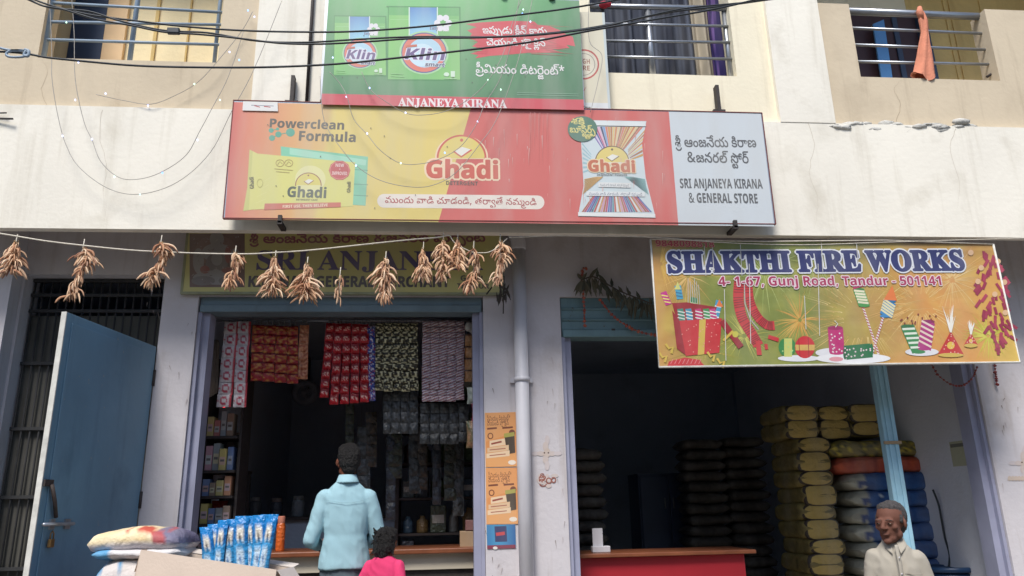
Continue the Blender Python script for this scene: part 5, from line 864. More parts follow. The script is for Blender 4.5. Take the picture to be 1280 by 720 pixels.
a.disc(728, 161.5, 18.5, 16, S(52, 112, 92), 26); YB = S(226, 214, 130)
a.text(PHRASES[7], 713.5, 155, 731, 156, 6.5, YB, 'T', bold=.5); a.text(PHRASES[8], 712, 165.8, 744, 167, 7, YB, 'T', bold=.5); a.text(PHRASES[9], 731, 174, 740, 174.5, 5, YB, 'T', bold=.4)
a.base()
INK = S(52, 60, 72)
a.text(PHRASES[0], 844, 183.5, 946, 184, 10.5, INK, 'T', bold=.5); a.text(PHRASES[1], 859, 202.5, 936.5, 204, 10.5, INK, 'T', bold=.5)
a.text('SRI ANJANEYA KIRANA', 850, 235, 953.5, 235.6, 11.5, INK, bold=.15); a.text('& GENERAL STORE', 861, 253, 948, 254, 11.5, INK, bold=.15)
a.lift = 2.5e-3
for k in range(46):     # scratches and droppings
    x, y = 600+rnd.random()*235, 145+rnd.random()*110
    a.stroke([(x, y), (x+rnd.uniform(-.6, .6), y+3+rnd.random()*14)], .5+rnd.random()*.7, mixc(RED, S(226, 190, 182), .35+.5*rnd.random()), True)
for k in range(16):
    x, y = 660+rnd.random()*30, 140+rnd.random()*4; a.stroke([(x, y), (x+rnd.uniform(-1, 1), y+20+rnd.random()*50)], .8, mixc(RED, S(226, 190, 182), .22), True)
for k in range(14): x, y = 300+rnd.random()*640, 140+rnd.random()*125; a.disc(x, y, .7, .8, S(90, 80, 72), 7)
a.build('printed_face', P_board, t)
for (bx, by, top) in ((367, 100, 130), (895, 112, 141)):
    m = MB(); p, q = at(bx, by-4, 5.36), at(bx+1.5, top, 5.36); m.box(p.x-.014, p.x+.014, 5.335, 5.392, q.z-.01, p.z); m.box(p.x-.05, p.x+.05, 5.34, 5.37, q.z-.004, q.z+.022); m.build('bracket', M_dark, t)
for (bx, by) in ((350, 276), (919, 282)):
    m = MB(); p = at(bx, by, 5.26); m.box(p.x-.018, p.x+.018, 5.245, 5.398, p.z-.03, p.z-.004); m.box(p.x-.014, p.x+.014, 5.245, 5.272, p.z-.02, p.z+.04); m.build('bracket', M_dark, t)
# sticker on its upper left corner
Y = 5.272
t = board('paper_sticker', at(325, 132, Y), 'small white printed sticker at the top left corner of the long orange board', 'sticker')
a = Art(Y); a.poly([(304, 127), (347, 128), (347.5, 139), (303, 138)], S(232, 230, 226)); a.stroke([(314, 131.5), (342, 132.5)], 1, S(150, 150, 160)); a.stroke([(318, 132), (325, 134)], 1.2, S(190, 80, 80)); a.stroke([(330, 133), (338, 134)], 1.2, S(190, 80, 80)); a.build('printed_face', P_paper, t)
p, q = at(303, 138, Y), at(347, 127.5, Y); m = MB(); m.box(p.x, q.x, Y+.0005, Y+.0025, p.z, q.z); m.build('backing_panel', M_white, t)
# --- green detergent board above it
Y = 5.26
t = board('shop_sign', (-.95, Y, 4.55), 'green detergent board showing two packets above a red strip of white capitals')
x0, x1, z0, z1 = -.957, 1.082, 4.566, 5.545
backing(t, x0, x1, z0, z1, Y, .04, M_steel)
a = Art(Y)
TL, TR, BR, BL = (411.5, -12), (724, 1), (729.5, 124.5), (402.5, 117)
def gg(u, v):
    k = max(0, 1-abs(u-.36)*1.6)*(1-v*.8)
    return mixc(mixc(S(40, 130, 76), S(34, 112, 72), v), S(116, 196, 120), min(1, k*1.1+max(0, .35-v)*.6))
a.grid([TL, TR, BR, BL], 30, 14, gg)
a.poly([(402.5, 117), (729.5, 124.5), (730, 137.5), (401.5, 130.5)], S(208, 42, 70))
a.text('ANJANEYA KIRANA', 498, 132.5, 633.5, 135, 10.5, S(244, 232, 232), 'S', bold=.5)
def packet(x0, y0, x1, y1, big):
    a.base(); w, h = x1-x0, y1-y0; X = lambda u: x0+u*w; Yv = lambda v: y0+v*h
    a.poly([(x0-1, y0-1.5), (x1+1.5, y0-.5), (x1+2.5, y1+1.5), (x0-2, y1+1)], S(52, 140, 74))
    a.grid([(x0, y0), (x1, y0+.8), (x1+1, y1), (x0-1, y1-.6)], 8, 8, lambda u, v: mixc(S(110, 190, 104), S(132, 202, 110), .5+.5*math.sin(u*5+v*3)))
    a.poly([(x0, y0), (x1, y0+.8), (x1, y0+h*.12), (x0, y0+h*.11)], S(92, 178, 100))
    a.stroke([(X(.02), Yv(.17)), (X(.98), Yv(.175))], .7, S(150, 214, 140))
    a.grid([(X(.30), y0+.2), (X(.68), y0+.5), (X(.68), Yv(.45)), (X(.30), Yv(.45))], 4, 6, lambda u, v: mixc(S(70, 130, 200), S(150, 214, 236), v+.2*math.sin(u*3)))
    a.stroke([(X(.29), y0), (X(.29), Yv(.42))], 1.2, S(226, 240, 232)); a.stroke([(X(.69), y0), (X(.69), Yv(.42))], 1.2, S(226, 240, 232))
    fx, fy, fr = X(.77), Yv(.22), w*.075
    for k in range(6): a.disc(fx+fr*1.1*math.cos(k*1.047), fy+fr*1.1*math.sin(k*1.047), fr*.62, fr*.62, S(236, 232, 238), 10)
    a.text('Easy', X(.58), Yv(.31), X(.70), Yv(.315), w*.05, S(110, 60, 110)); a.text('Wash', X(.71), Yv(.33), X(.86), Yv(.335), w*.05, S(244, 240, 244))
    cx, cy, r = X(.5), Yv(.63), w*.31
    a.disc(cx, cy, r*1.14, r*1.0, S(170, 218, 160), 26); a.disc(cx, cy, r*1.04, r*.93, S(62, 74, 150), 30); a.disc(cx, cy, r, r*.88, S(226, 112, 92), 30); a.disc(cx+r*.04, cy, r*.78, r*.68, S(180, 220, 240), 28); a.disc(cx-r*.1, cy+r*.1, r*.6, r*.52, S(206, 234, 246), 24)
    a.text('Klin', X(.2), Yv(.715), X(.8), Yv(.735), h*.145, S(90, 62, 132), outline=S(236, 232, 246), ow=2.2, shear=.2, bold=.5)
    a.text('smart', X(.51), Yv(.815), X(.79), Yv(.825), h*.05, S(92, 96, 130), outline=S(226, 236, 240), ow=1.3, shear=.2, bold=.4)
    a.text('Super', X(.24), Yv(.55), X(.4), Yv(.55), h*.035, S(206, 86, 60)) if 0 else a.stroke([(X(.24), Yv(.545)), (X(.4), Yv(.53))], h*.035, S(206, 96, 70))
    a.disc(X(.82), Yv(.93), w*.04, w*.03, S(216, 238, 214), 10); a.rect(X(.88), Yv(.885), X(.94), Yv(.965), S(216, 238, 214)); a.stroke([(X(.78), Yv(.985)), (X(.96), Yv(.99))], .8, S(190, 226, 184))
    a.stroke([(X(.03), Yv(.92)), (X(.2), Yv(.93))], .7, S(160, 214, 150)); a.stroke([(X(.03), Yv(.955)), (X(.22), Yv(.965))], .6, S(160, 214, 150))
packet(418.5, 20.5, 481.5, 94, 0); packet(486, 9, 574, 99.5, 1)
a.base()
br = S(214, 56, 74)
a.poly([(582, 30), (600, 28), (640, 26), (668, 27), (672, 31), (688, 33), (700, 38), (706, 42), (716, 46), (719, 58), (708, 56), (712, 60), (690, 62), (704, 66), (660, 66), (640, 68), (612, 70), (594, 73), (598, 69), (588, 67), (606, 62), (590, 58), (598, 52), (586, 48), (590, 42), (584, 38), (596, 34)], br)
for k in range(16): y = 31+k*2.4; a.stroke([(664+k % 5*6, y), (690+rnd.random()*28, y+3)], 1.2, mixc(br, S(40, 120, 80), .28), True); a.stroke([(610, y), (585+rnd.random()*10, y-1)], 1, br, True)
a.base()
W_ = S(240, 238, 236)
a.text(PHRASES[4], 603, 41.5, 684, 42.8, 7.4, W_, 'T', bold=.5); a.text(PHRASES[5], 608, 56.5, 682, 58, 7.4, W_, 'T', bold=.5)
a.text(PHRASES[6], 594.5, 91, 706, 94, 9.5, W_, 'T', bold=.4)
for y in (116, 118.5): a.stroke([(646, y), (723, y+1.8)], .6, S(150, 196, 164))
for k in range(12): x, y = 415+rnd.random()*300, 5+rnd.random()*110; a.disc(x, y, .7, .8, S(60, 80, 62), 7)
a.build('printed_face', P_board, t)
m = MB()
for xx in (452, 630, 690):
    p = at(xx, 1, 5.25); m.ell((p.x, 5.25, 5.535), .03, .02, .022, 0, None, None, 1)
m.build('tie', M_dark, t)
m = MB(); x = px(386, 60, 5.34); m.tube([(x, 5.38, 4.56), (x, 5.38, 6.2)], .013, 8); m.build('support_pole', M_dark, t)
# --- pale board half hidden behind the green one
Y = 5.335
t = board('shop_sign', (1.1, Y, 4.56), 'pale cream board with a red ringed stamp, mostly hidden behind the green one')
p, q = at(757, 137, Y), at(700, 14, Y); backing(t, .6, p.x, p.z-.02, q.z, Y, .03, M_steel)
a = Art(Y); a.poly([(690, 14), (754, 15.5), (762.5, 140), (690, 138)], S(226, 218, 192)); a.poly([(690, 127), (761.8, 129), (762.5, 140), (690, 138)], S(226, 230, 230)); a.stroke([(754, 15.5), (762, 139)], 3, S(200, 212, 214))
a.disc(730, 80.5, 19, 19, S(190, 56, 52), 30); a.disc(730, 80.5, 17, 17, S(230, 222, 200), 30); a.ring(730, 80.5, 13.5, 13.5, .7, S(120, 110, 100))
a.text('GH', 728, 79.5, 738, 79.8, 6, S(150, 80, 50)); a.text('RE', 728, 88, 738, 88.3, 6, S(150, 80, 50)); a.text('75', 731, 140, 739, 140.4, 6.5, S(60, 60, 66))
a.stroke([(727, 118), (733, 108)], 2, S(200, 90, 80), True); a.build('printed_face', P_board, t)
# --- old yellow name board under the band
Y = 5.955
t = board('shop_sign', (-2.06, Y, 3.23), 'old yellow store name board behind the hanging chillies, with a seated deity picture')
x0, x1, z0, z1 = -2.062, .455, 3.236, 3.86
backing(t, x0, x1, z0, z1, Y, .04, M_dark)
a = Art(Y); OL = S(216, 208, 122)
p = Y
a.up(); a.tri([[(x0, z0), (x1, z0), (x1, z1), (x0, z1)]], OL)
a.rect(237, 292, 306, 359, S(112, 76, 72))
STN = S(150, 146, 146); STD = S(120, 112, 112)
for cx, cy, rx, ry, c in ((270, 313, 26, 19, S(128, 92, 86)), (271, 299, 9, 10, STN), (271, 316, 19, 12, STN), (271, 330, 14, 14, STD), (248, 326, 7, 16, STN), (294, 326, 7, 16, STN), (270, 347, 29, 9, STN), (254, 351, 15, 6, STD), (288, 351, 15, 6, STD), (271, 324, 7, 8, STN), (256, 337, 6, 5, S(150, 84, 80)), (286, 338, 9, 4, S(150, 84, 80)), (285, 318, 4, 11, S(148, 76, 72)), (270, 341, 5, 5, STN)): a.disc(cx, cy, rx, ry, c, 18)
for k in range(60): x, y = 240+rnd.random()*62, 294+rnd.random()*62; a.stroke([(x, y), (x+rnd.uniform(-5, 5), y+rnd.uniform(-3, 3))], .9, mixc(S(100, 80, 78), S(178, 172, 168), rnd.random()))
MG = S(150, 50, 78); PU = S(66, 48, 124); BK = S(52, 40, 56)
a.text(PHRASES[2], 311.5, 304, 607, 302, 9.5, MG, 'T', bold=.9)
a.text('SRI ANJANEYA', 318, 337, 603, 337.5, 24, PU, 'S', bold=.5)
a.text('KIRANA & GENERAL MERCHANT', 309, 358.5, 562, 358.8, 13, BK, bold=.7); a.text('GUNJ,', 575, 351, 607, 351.5, 6.5, BK); a.text('TANDUR.', 571, 360.5, 614, 361, 6, BK)
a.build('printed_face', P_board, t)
rim(t, x0, x1, z0, z1, Y, .018, mat('tarnished trim', S(158, 160, 130), .6, .2, 9), .006, .03)
# --- fireworks banner
Y = 5.44
t = board('shop_banner', (1.56, Y, 2.52), 'printed fireworks banner strung over the right shop', 'banner')
TL, TR, BR, BL = (813, 299.5), (1241, 305.5), (1274.5, 453), (823.5, 459)
a = Art(Y, 4e-5); a.b0 = 2e-3
GR, OR_, DKG, YG = S(124, 134, 58), S(212, 150, 78), S(84, 102, 52), S(214, 200, 92)
def bn(u, v):
    n1 = noise.noise(Vector((u*5, v*2.2, 3))); n2 = noise.noise(Vector((u*14, v*6, 8))); n3 = noise.noise(Vector((u*30, v*12, 4)))
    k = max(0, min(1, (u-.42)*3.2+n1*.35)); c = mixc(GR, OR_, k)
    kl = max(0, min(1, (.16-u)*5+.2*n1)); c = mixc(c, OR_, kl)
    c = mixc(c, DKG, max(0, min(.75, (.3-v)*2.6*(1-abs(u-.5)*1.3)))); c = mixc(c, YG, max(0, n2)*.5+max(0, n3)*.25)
    if u > .88: c = mixc(c, YG, min(1, (u-.88)*5*v))
    return c
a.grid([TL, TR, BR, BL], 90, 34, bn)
def burst(cx, cy, r, n, c0, c1, w=1.2, a0=0, a1=360, inner=.1):
    a.up()
    for k in range(n):
        an = R(a0+(a1-a0)*rnd.random()); rr_ = r*(.5+.5*rnd.random())
        while rr_ > 4 and not (306 < cy-math.sin(an)*rr_+r*.05 < 452 and 824 < cx+math.cos(an)*rr_ < 1236+34*(cy-math.sin(an)*rr_-305)/150): rr_ *= .8
        a.lift -= a.step*.97
        a.stroke([(cx+math.cos(an)*rr_*inner, cy-math.sin(an)*rr_*inner), (cx+math.cos(an)*rr_*.6, cy-math.sin(an)*rr_*.6), (cx+math.cos(an)*rr_, cy-math.sin(an)*rr_+r*.05)], w*(.5+rnd.random()*.6), mixc(c0, c1, rnd.random()), True)
burst(826, 330, 40, 46, S(206, 160, 60), S(222, 184, 100), 2.2, -80, 90); burst(860, 345, 50, 50, S(200, 150, 70), S(224, 190, 120)); burst(955, 340, 60, 60, S(130, 150, 60), S(196, 206, 130)); burst(1000, 400, 42, 60, S(204, 140, 60), S(214, 180, 90), 1.4)
burst(1080, 400, 90, 110, S(206, 166, 80), S(226, 206, 140), 1.2, 0, 360, .55); burst(1150, 380, 80, 80, S(214, 160, 80), S(230, 196, 130), 1.2, 0, 360, .3); burst(930, 420, 46, 40, S(180, 176, 70), S(206, 200, 100), 1.2); burst(1190, 350, 60, 50, S(220, 170, 90), S(230, 200, 140)); burst(880, 440, 60, 40, S(160, 150, 60), S(206, 190, 90))
burst(1020, 330, 60, 50, S(140, 150, 70), S(190, 196, 120)); burst(1235, 420, 36, 60, S(196, 190, 60), S(216, 206, 90), 2)
a.base()
# gift box with rockets
RD = S(196, 34, 44); RDD = S(150, 22, 36); GO = S(206, 176, 70)
for p_, q_, c1, c2 in (((829, 365), (836, 381), S(190, 40, 130), S(226, 214, 110)), ((847, 357), (850, 374), S(70, 160, 190), S(50, 110, 150)), ((868, 372), (862, 398), S(60, 130, 80), S(200, 220, 160)), ((899, 376), (893, 402), S(70, 150, 190), S(226, 230, 220))):
    a.stroke([p_, q_], 8, c1)
    for k in range(3): tt = .25+.25*k; x, y = p_[0]+(q_[0]-p_[0])*tt, p_[1]+(q_[1]-p_[1])*tt; a.stroke([(x-4, y), (x+4, y+1.5)], 1.6, c2)
a.poly([(899, 374), (895, 383), (904, 384)], S(226, 120, 60)); a.poly([(847, 352), (843, 362), (851, 362)], S(206, 206, 120))
for k in range(6): a.stroke([(860+k*3, 385), (864+k*2.6-4, 348+k % 3*4)], .8, S(186, 186, 180))
a.poly([(840, 379), (858, 378), (896, 384), (890, 400), (846, 402)], RDD)
for cx, c1 in ((852, S(60, 130, 110)), (862, S(60, 140, 170)), (874, S(190, 40, 110)), (884, S(60, 140, 80)), (892, S(186, 60, 120))):
    a.stroke([(cx-2, 386), (cx+1, 402)], 7.5, c1); [a.stroke([(cx-5, 389+k*4), (cx+4, 391+k*4)], 1.3, S(220, 226, 216)) for k in range(3)]
a.poly([(840, 388), (849, 401), (857, 444), (846, 436)], RDD); a.poly([(849, 401), (902, 398), (899, 441), (857, 445)], RD)
a.poly([(874, 400), (882, 399), (880, 443), (872, 444)], GO)
for k in range(26): a.disc(851+rnd.random()*47, 403+rnd.random()*38, .8, .8, S(230, 150, 140), 6)
for x, y in ((836, 436), (828, 447), (888, 446), (900, 454)): a.stroke([(x-4, y-6), (x, y), (x+5, y-2), (x+3, y+6)], 3, GO)
a.poly([(836, 452), (856, 447), (874, 450), (880, 457), (834, 458)], RD)
for k in range(8): a.stroke([(838+k*5, 455), (841+k*5, 449)], .8, S(226, 130, 130))
a.stroke([(902, 401), (912, 415), (926, 434)], 8, RDD); a.stroke([(904, 426), (916, 414)], 3, GO); a.disc(919, 418, 4, 4, S(196, 190, 70), 10)
a.base()
# cracker strings
def strip(path, w, n, c0, c1):
    P_ = spline([Vector((x, y, 0)) for x, y in path], 8)
    a.stroke([(p.x, p.y) for p in P_], w, c0)
    for k in range(n):
        i = int(k*(len(P_)-2)/n); p, q = P_[i], P_[i+1]; d = (q-p).normalized(); nn = Vector((-d.y, d.x, 0))*w*.48
        a.stroke([(p.x-nn.x, p.y-nn.y), (p.x+nn.x, p.y+nn.y)], .8, c1)
strip([(924, 352), (923, 375), (928, 398), (940, 418), (948, 432)], 13, 26, RD, S(120, 18, 30)); strip([(935, 352), (937, 375), (946, 395), (958, 406), (968, 407)], 11, 26, RD, S(120, 18, 30))
a.stroke([(930, 350), (931, 380), (938, 400), (948, 412)], 1.2, S(186, 180, 176))
a.stroke([(947, 426), (949, 444)], 6, RD); a.stroke([(960, 421), (973, 425)], 5, RD); a.stroke([(957, 430), (958, 437)], 4, RD)
a.base()
# round bombs and cylinders on plates
PL = S(222, 222, 226)
a.disc(998, 448, 26, 4, PL, 24); a.disc(984, 434, 11, 12, S(50, 130, 66), 20); a.rect(980, 423, 990, 446, S(196, 200, 110)); a.disc(1006, 434, 12.5, 14, RD, 22); a.poly([(994, 431), (1018.5, 431), (1018, 438), (994.5, 438)], S(206, 170, 90)); a.stroke([(998, 423), (1000, 446)], .8, RDD); a.stroke([(1010, 421), (1011, 447)], .8, RDD)
for k in range(10): a.disc(977+rnd.random()*14, 426+rnd.random()*18, 1, 1, S(170, 206, 130), 6)
a.disc(1042, 441, 23, 6, PL, 26); a.disc(1066, 448, 47, 6.5, S(230, 230, 232), 30); a.disc(1045, 449, 9, 3, S(220, 150, 160), 14)
def drum(x0, y0, x1, y1, w, c, dots, stripes=None):
    a.stroke([(x0, y0), (x1, y1)], w, c); dx, dy = x1-x0, y1-y0; L = math.hypot(dx, dy); ux, uy = dx/L, dy/L
    a.disc(x0, y0, w*.5 if abs(uy) > .5 else w*.14, w*.14 if abs(uy) > .5 else w*.5, mixc(c, (0, 0, 0, 1), .35), 16)
    a.disc(x1, y1, w*.5 if abs(uy) > .5 else w*.14, w*.14 if abs(uy) > .5 else w*.5, c, 16)
    for k in range(dots): tt, ss = rnd.random(), rnd.uniform(-.42, .42); a.disc(x0+dx*tt-uy*ss*w, y0+dy*tt+ux*ss*w, 1.1, 1.1, S(226, 206, 210), 7)
    if stripes:
        for k in range(5): tt = .1+.18*k; x, y = x0+dx*tt, y0+dy*tt; a.stroke([(x-uy*w*.5, y+ux*w*.5-3), (x+uy*w*.5, y-ux*w*.5+3)], 2.6, stripes)
drum(1044, 410, 1046, 441, 19, S(186, 30, 110), 16); a.stroke([(1044, 409), (1047, 405), (1043, 401)], 1, S(220, 220, 210)); drum(1056, 441, 1089, 438, 17, S(24, 110, 66), 18)
a.base()
# crossed rockets
for (p_, q_) in (((1079, 385), (1098, 443)), ((1105, 392), (1090, 443))):
    a.stroke([p_, q_], 2.6, S(226, 216, 214)); n_ = 16
    for k in range(n_): tt = k/n_; x, y = p_[0]+(q_[0]-p_[0])*tt, p_[1]+(q_[1]-p_[1])*tt; a.stroke([(x-1.4, y-.6), (x+1.4, y+1.2)], 1.2, S(176, 40, 60))
drum(1073, 362, 1080, 382, 14, S(60, 150, 70), 0, S(226, 222, 190)); a.poly([(1066, 362), (1068, 346), (1079, 358)], S(176, 30, 90))
drum(1112, 377, 1107, 395, 15, S(46, 130, 186), 0, S(222, 214, 170)); a.poly([(1104, 375), (1115, 357), (1121, 376)], S(222, 120, 60))
a.disc(1152, 440, 21, 5, PL, 24); drum(1134, 408, 1148, 440, 17, S(40, 130, 72), 0, S(222, 230, 214)); drum(1160, 402, 1155, 436, 16, S(170, 40, 120), 0, S(226, 206, 190))
for k in range(14): a.disc(1122+rnd.random()*48, 393+rnd.random()*12, 1.2, 1.2, S(130, 50, 40), 6)
for bx, by, bw, bh in ((1188, 445, 16, 29), (1213, 433, 8.5, 15)):
    a.poly([(bx-bw, by-2), (bx-1, by-bh), (bx+1, by-bh), (bx+bw, by-2), (bx, by+2)], S(192, 36, 40)); a.disc(bx, by-1, bw, 2.6, S(206, 176, 80), 18); a.disc(bx, by-bh*.45, bw*.3, bw*.3, S(226, 190, 80), 12)
    for k in range(12): u_ = rnd.random(); a.disc(bx+rnd.uniform(-1, 1)*bw*.75*u_, by-2-bh*(1-u_)*.9, .8, .8, S(236, 190, 170), 6)
    burst(bx, by-bh, bh*1.3, 16, S(236, 232, 220), S(244, 240, 230), 2.4, 72, 108, .02)
a.base()
# hanging red string of crackers, right
for k in range(70):
    yy = 314+k*1.75; half = 22*math.sin(min(1, (k+8)/30)*1.57)*(1 if k < 46 else max(.25, (70-k)/24)); x = 1236+k*.19+rnd.uniform(-1, 1)*half*.8; an = rnd.uniform(-.6, .6)+(x-1240)*.03
    a.stroke([(x, yy), (x+math.sin(an)*9, yy+9)], 3.6, mixc(S(146, 28, 66), S(176, 60, 86), rnd.random()))
for x, y in ((1213, 316), (1247, 327), (1226, 335), (1255, 353), (1243, 368), (1222, 352), (1256, 391)): a.disc(x, y, 3.6, 3.6, S(220, 180, 140), 10)
for x, y in ((1262, 420), (1255, 406), (1262, 405)): a.stroke([(x, y), (x+9, y+6)], 4, S(150, 40, 70))
a.lift = 5e-3
NV = S(36, 44, 104); WH = S(222, 224, 230)
a.text('SHAKTHI FIRE WORKS', 834, 340.5, 1207, 337.5, 25.5, NV, 'S', outline=WH, ow=3.6, bold=3.0)
a.text('4- 1-67, Gunj Road, Tandur - 501141', 898, 357.5, 1179, 356.5, 11.2, S(166, 40, 86), outline=S(232, 212, 216), ow=2.2, bold=.2)
a.text('9848098818', 819, 308, 893, 309.5, 7.5, S(168, 36, 52), outline=S(206, 150, 120), ow=1.2)
for x, y0_, y1_ in ((905, 362, 451), (936, 330, 430), (880, 308, 345), (890, 309, 340), (1022, 330, 420), (1026, 303, 340), (1070, 304, 330), (925, 306, 345), (1005, 370, 412)): a.stroke([(x, y0_), (x+2, y1_)], .9, S(206, 204, 196))
a.build('printed_face', P_banner, t)
p0, p1, p2, p3 = (Vector(a.P(*q)) for q in (TL, TR, BR, BL)); m = MB()
m.add([(p.x, Y+.001, p.y) for p in (p3, p2, p1, p0)]+[(p.x, Y+.012, p.y) for p in (p3, p2, p1, p0)], [(4, 7, 6, 5), (0, 1, 5, 4), (1, 2, 6, 5), (2, 3, 7, 6), (3, 0, 4, 7)]); m.build('backing_sheet', M_white, t)
m = MB(); Q = [(p.x, Y-.004, p.y) for p in (p0, p3, p2, p1)]; m.tube([Q[0], Q[1], Q[2], Q[3]], .009, 6); m.build('frame', M_primer, t)
m = MB(); m.tube([Q[0], (p0.x+.9, Y-.02, p0.y-.015), (p0.x+1.9, Y-.02, p0.y+.005), Q[3]], .006, 6)
m.build('tie_rope', M_twine, t)
# --- posters pasted on the middle pillar
Y = 5.9935
def poster(q, bgc, label, draw):
    c = at(*q[3], Y); t = thing('pillar_poster', c, label, 'poster', 'posters pasted on the middle pillar')
    a = Art(Y); a.poly(q, bgc); draw(a); a.build('printed_face', P_paper, t)
    P_ = [at(*k, Y) for k in q]; m = MB(); m.add([(p.x, Y+.0005, p.z) for p in P_]+[(p.x, Y+.0026, p.z) for p in P_], [(0, 1, 5, 4), (1, 2, 6, 5), (2, 3, 7, 6), (3, 0, 4, 7), (4, 5, 6, 7)]); m.build('paper_edge', M_white, t)
def soap(ox, oy):
    def d(a):
        br_, cr = S(120, 66, 46), S(236, 206, 170)
        a.poly([(607.5+ox, 552+oy), (646+ox, 540+oy), (646+ox, 583+oy), (609+ox, 583+oy)], S(222, 146, 84)); a.poly([(608+ox, 572+oy), (646+ox, 565+oy), (646+ox, 583+oy), (609+ox, 583+oy)], S(230, 166, 104))
        a.text(PHRASES[6], 609+ox, 526+oy, 638+ox, 525+oy, 5, br_, 'T'); a.text(PHRASES[5], 609+ox, 532+oy, 636+ox, 531+oy, 4.5, br_, 'T'); a.stroke([(609+ox, 536+oy), (621+ox, 535+oy)], 2.2, br_); a.stroke([(628+ox, 535+oy), (641+ox, 534+oy)], 2.2, br_)
        a.ring(613+ox, 545+oy, 3, 3.4, 1.2, br_); a.disc(640+ox, 541+oy, 4, 4.2, br_, 12)
        a.poly([(630+ox, 542+oy), (643+ox, 540+oy), (644+ox, 566+oy), (634+ox, 568+oy)], S(70, 56, 44)); a.poly([(630+ox, 542+oy), (643+ox, 540+oy), (643+ox, 545+oy), (630+ox, 547+oy)], S(170, 164, 80))
        a.poly([(612+ox, 551+oy), (631+ox, 548+oy), (632+ox, 556+oy), (612+ox, 559+oy)], cr); a.stroke([(614+ox, 555+oy), (627+ox, 552+oy)], 2.2, S(150, 70, 56)); a.poly([(609+ox, 560+oy), (636+ox, 556+oy), (636+ox, 563+oy), (609+ox, 566+oy)], S(226, 190, 150)); a.poly([(608+ox, 567+oy), (637+ox, 563+oy), (637+ox, 570+oy), (608+ox, 573+oy)], cr)
        for yy in (561.5, 568.5): a.stroke([(612+ox, yy+oy+1), (632+ox, yy+oy-1)], 1.2, S(170, 100, 80))
        a.disc(640+ox, 578+oy, 5, 3, S(240, 230, 214), 12)
    return d
poster([(606, 516), (646, 515), (646.5, 583), (607, 584)], S(226, 160, 100), 'upper orange soap poster on the pillar beside the drainpipe', soap(0, 0))
poster([(607, 585), (647, 584.5), (647.5, 655), (608, 655.5)], S(226, 158, 98), 'orange soap poster directly above the blue poster on the pillar', soap(1.5, 71))
def bl_(a):
    a.grid([(608.5, 656.5), (644, 656), (644.5, 681), (609, 682)], 6, 4, lambda u, v: mixc(S(52, 150, 196), S(30, 96, 160), abs(u-.4)*1.6))
    a.poly([(618, 658), (633, 657.5), (634, 677), (619, 677.5)], S(34, 46, 100)); a.stroke([(620, 668), (631, 666.5)], 4, S(196, 60, 70)); a.stroke([(609, 684), (644.5, 683)], 4.2, S(130, 40, 70)); a.disc(619, 685, 3, 2, S(230, 226, 220), 10)
poster([(608, 656), (644, 655.5), (645, 685), (609, 686)], S(60, 150, 190), 'small blue poster with a red foot, lowest on the middle pillar', bl_)
# ---------------------------------------------------------------- chillies on their string
M_chil = print_mat('dried chilli', 0.75, 0.25, fade=0.1)
Yc = 5.36
tw = thing('twine', at(0, 292, Yc), 'pale string sagging under the white band and carrying the dried chillies', 'string')
def string(pts, r=.0045, Y=Yc): 
    m = MB(); m.tube(spline([at(x, y, Y) for x, y in pts], 5), r, 5); return m
string([(-40, 287), (0, 292), (55, 301), (105, 307), (160, 312.5), (205, 315), (260, 317), (310, 317.5), (340, 316), (380, 313.5), (425, 309), (480, 303), (520, 299), (545, 297), (562, 294)], .006).build('strand', M_twine, tw)
string([(562, 294), (570, 305), (590, 315), (602, 316), (612, 315), (622, 309), (634, 298)], .004).build('strand', M_twine, tw)
tw2 = thing('twine', at(640, 296, Yc), 'thin pale string running level under the band towards the fireworks banner', 'string')
string([(636, 297), (720, 294.5), (820, 297), (900, 303), (1000, 306), (1100, 303), (1200, 300), (1300, 297)], .0035, 5.375).build('strand', M_twine, tw2)
CH = [  # x, top, bottom, half width, how it hangs, label
 (20, 302, 351, 20, 'b', 'dried chilli bunch at the far left end of the string'),
 (104, 308, 382, 21, 'l', 'long ragged chilli bunch above the blue door'),
 (201, 303, 365, 20, 's', 'chilli bunch between the blue door and the yellow board'),
 (294, 316, 368, 14, 's', 'slim chilli bunch in front of the deity picture'),
 (344, 322, 377, 20, 'b', 'chilli bunch hanging before the first letters of the yellow board'),
 (384, 330, 382, 22, 'b', 'spread chilli bunch hanging before the letter A of the yellow board'),
 (425, 343, 386, 9, 't', 'smallest chilli bunch, a few pods on a long thread'),
 (482, 323, 386, 21, 'p', 'fullest chilli bunch in tiers at the middle of the yellow board'),
 (529, 311, 359, 14, 'b', 'narrow chilli bunch just left of the double bunch'),
 (554, 299, 357, 16, 'p', 'left half of the double chilli bunch where the string is tied up'),
 (572, 299, 345, 15, 'b', 'right half of the double chilli bunch where the string is tied up'),
 (592, 310, 373, 17, 's', 'chilli bunch between the double bunch and the drainpipe'),
 (625, 301, 362, 16, 'l', 'chilli bunch at the right end of the string beside the drainpipe')]
CC = [S(212, 168, 130), S(230, 192, 156), S(196, 146, 108), S(176, 122, 88), S(240, 208, 174), S(140, 92, 68)]
rc = random.Random(11)
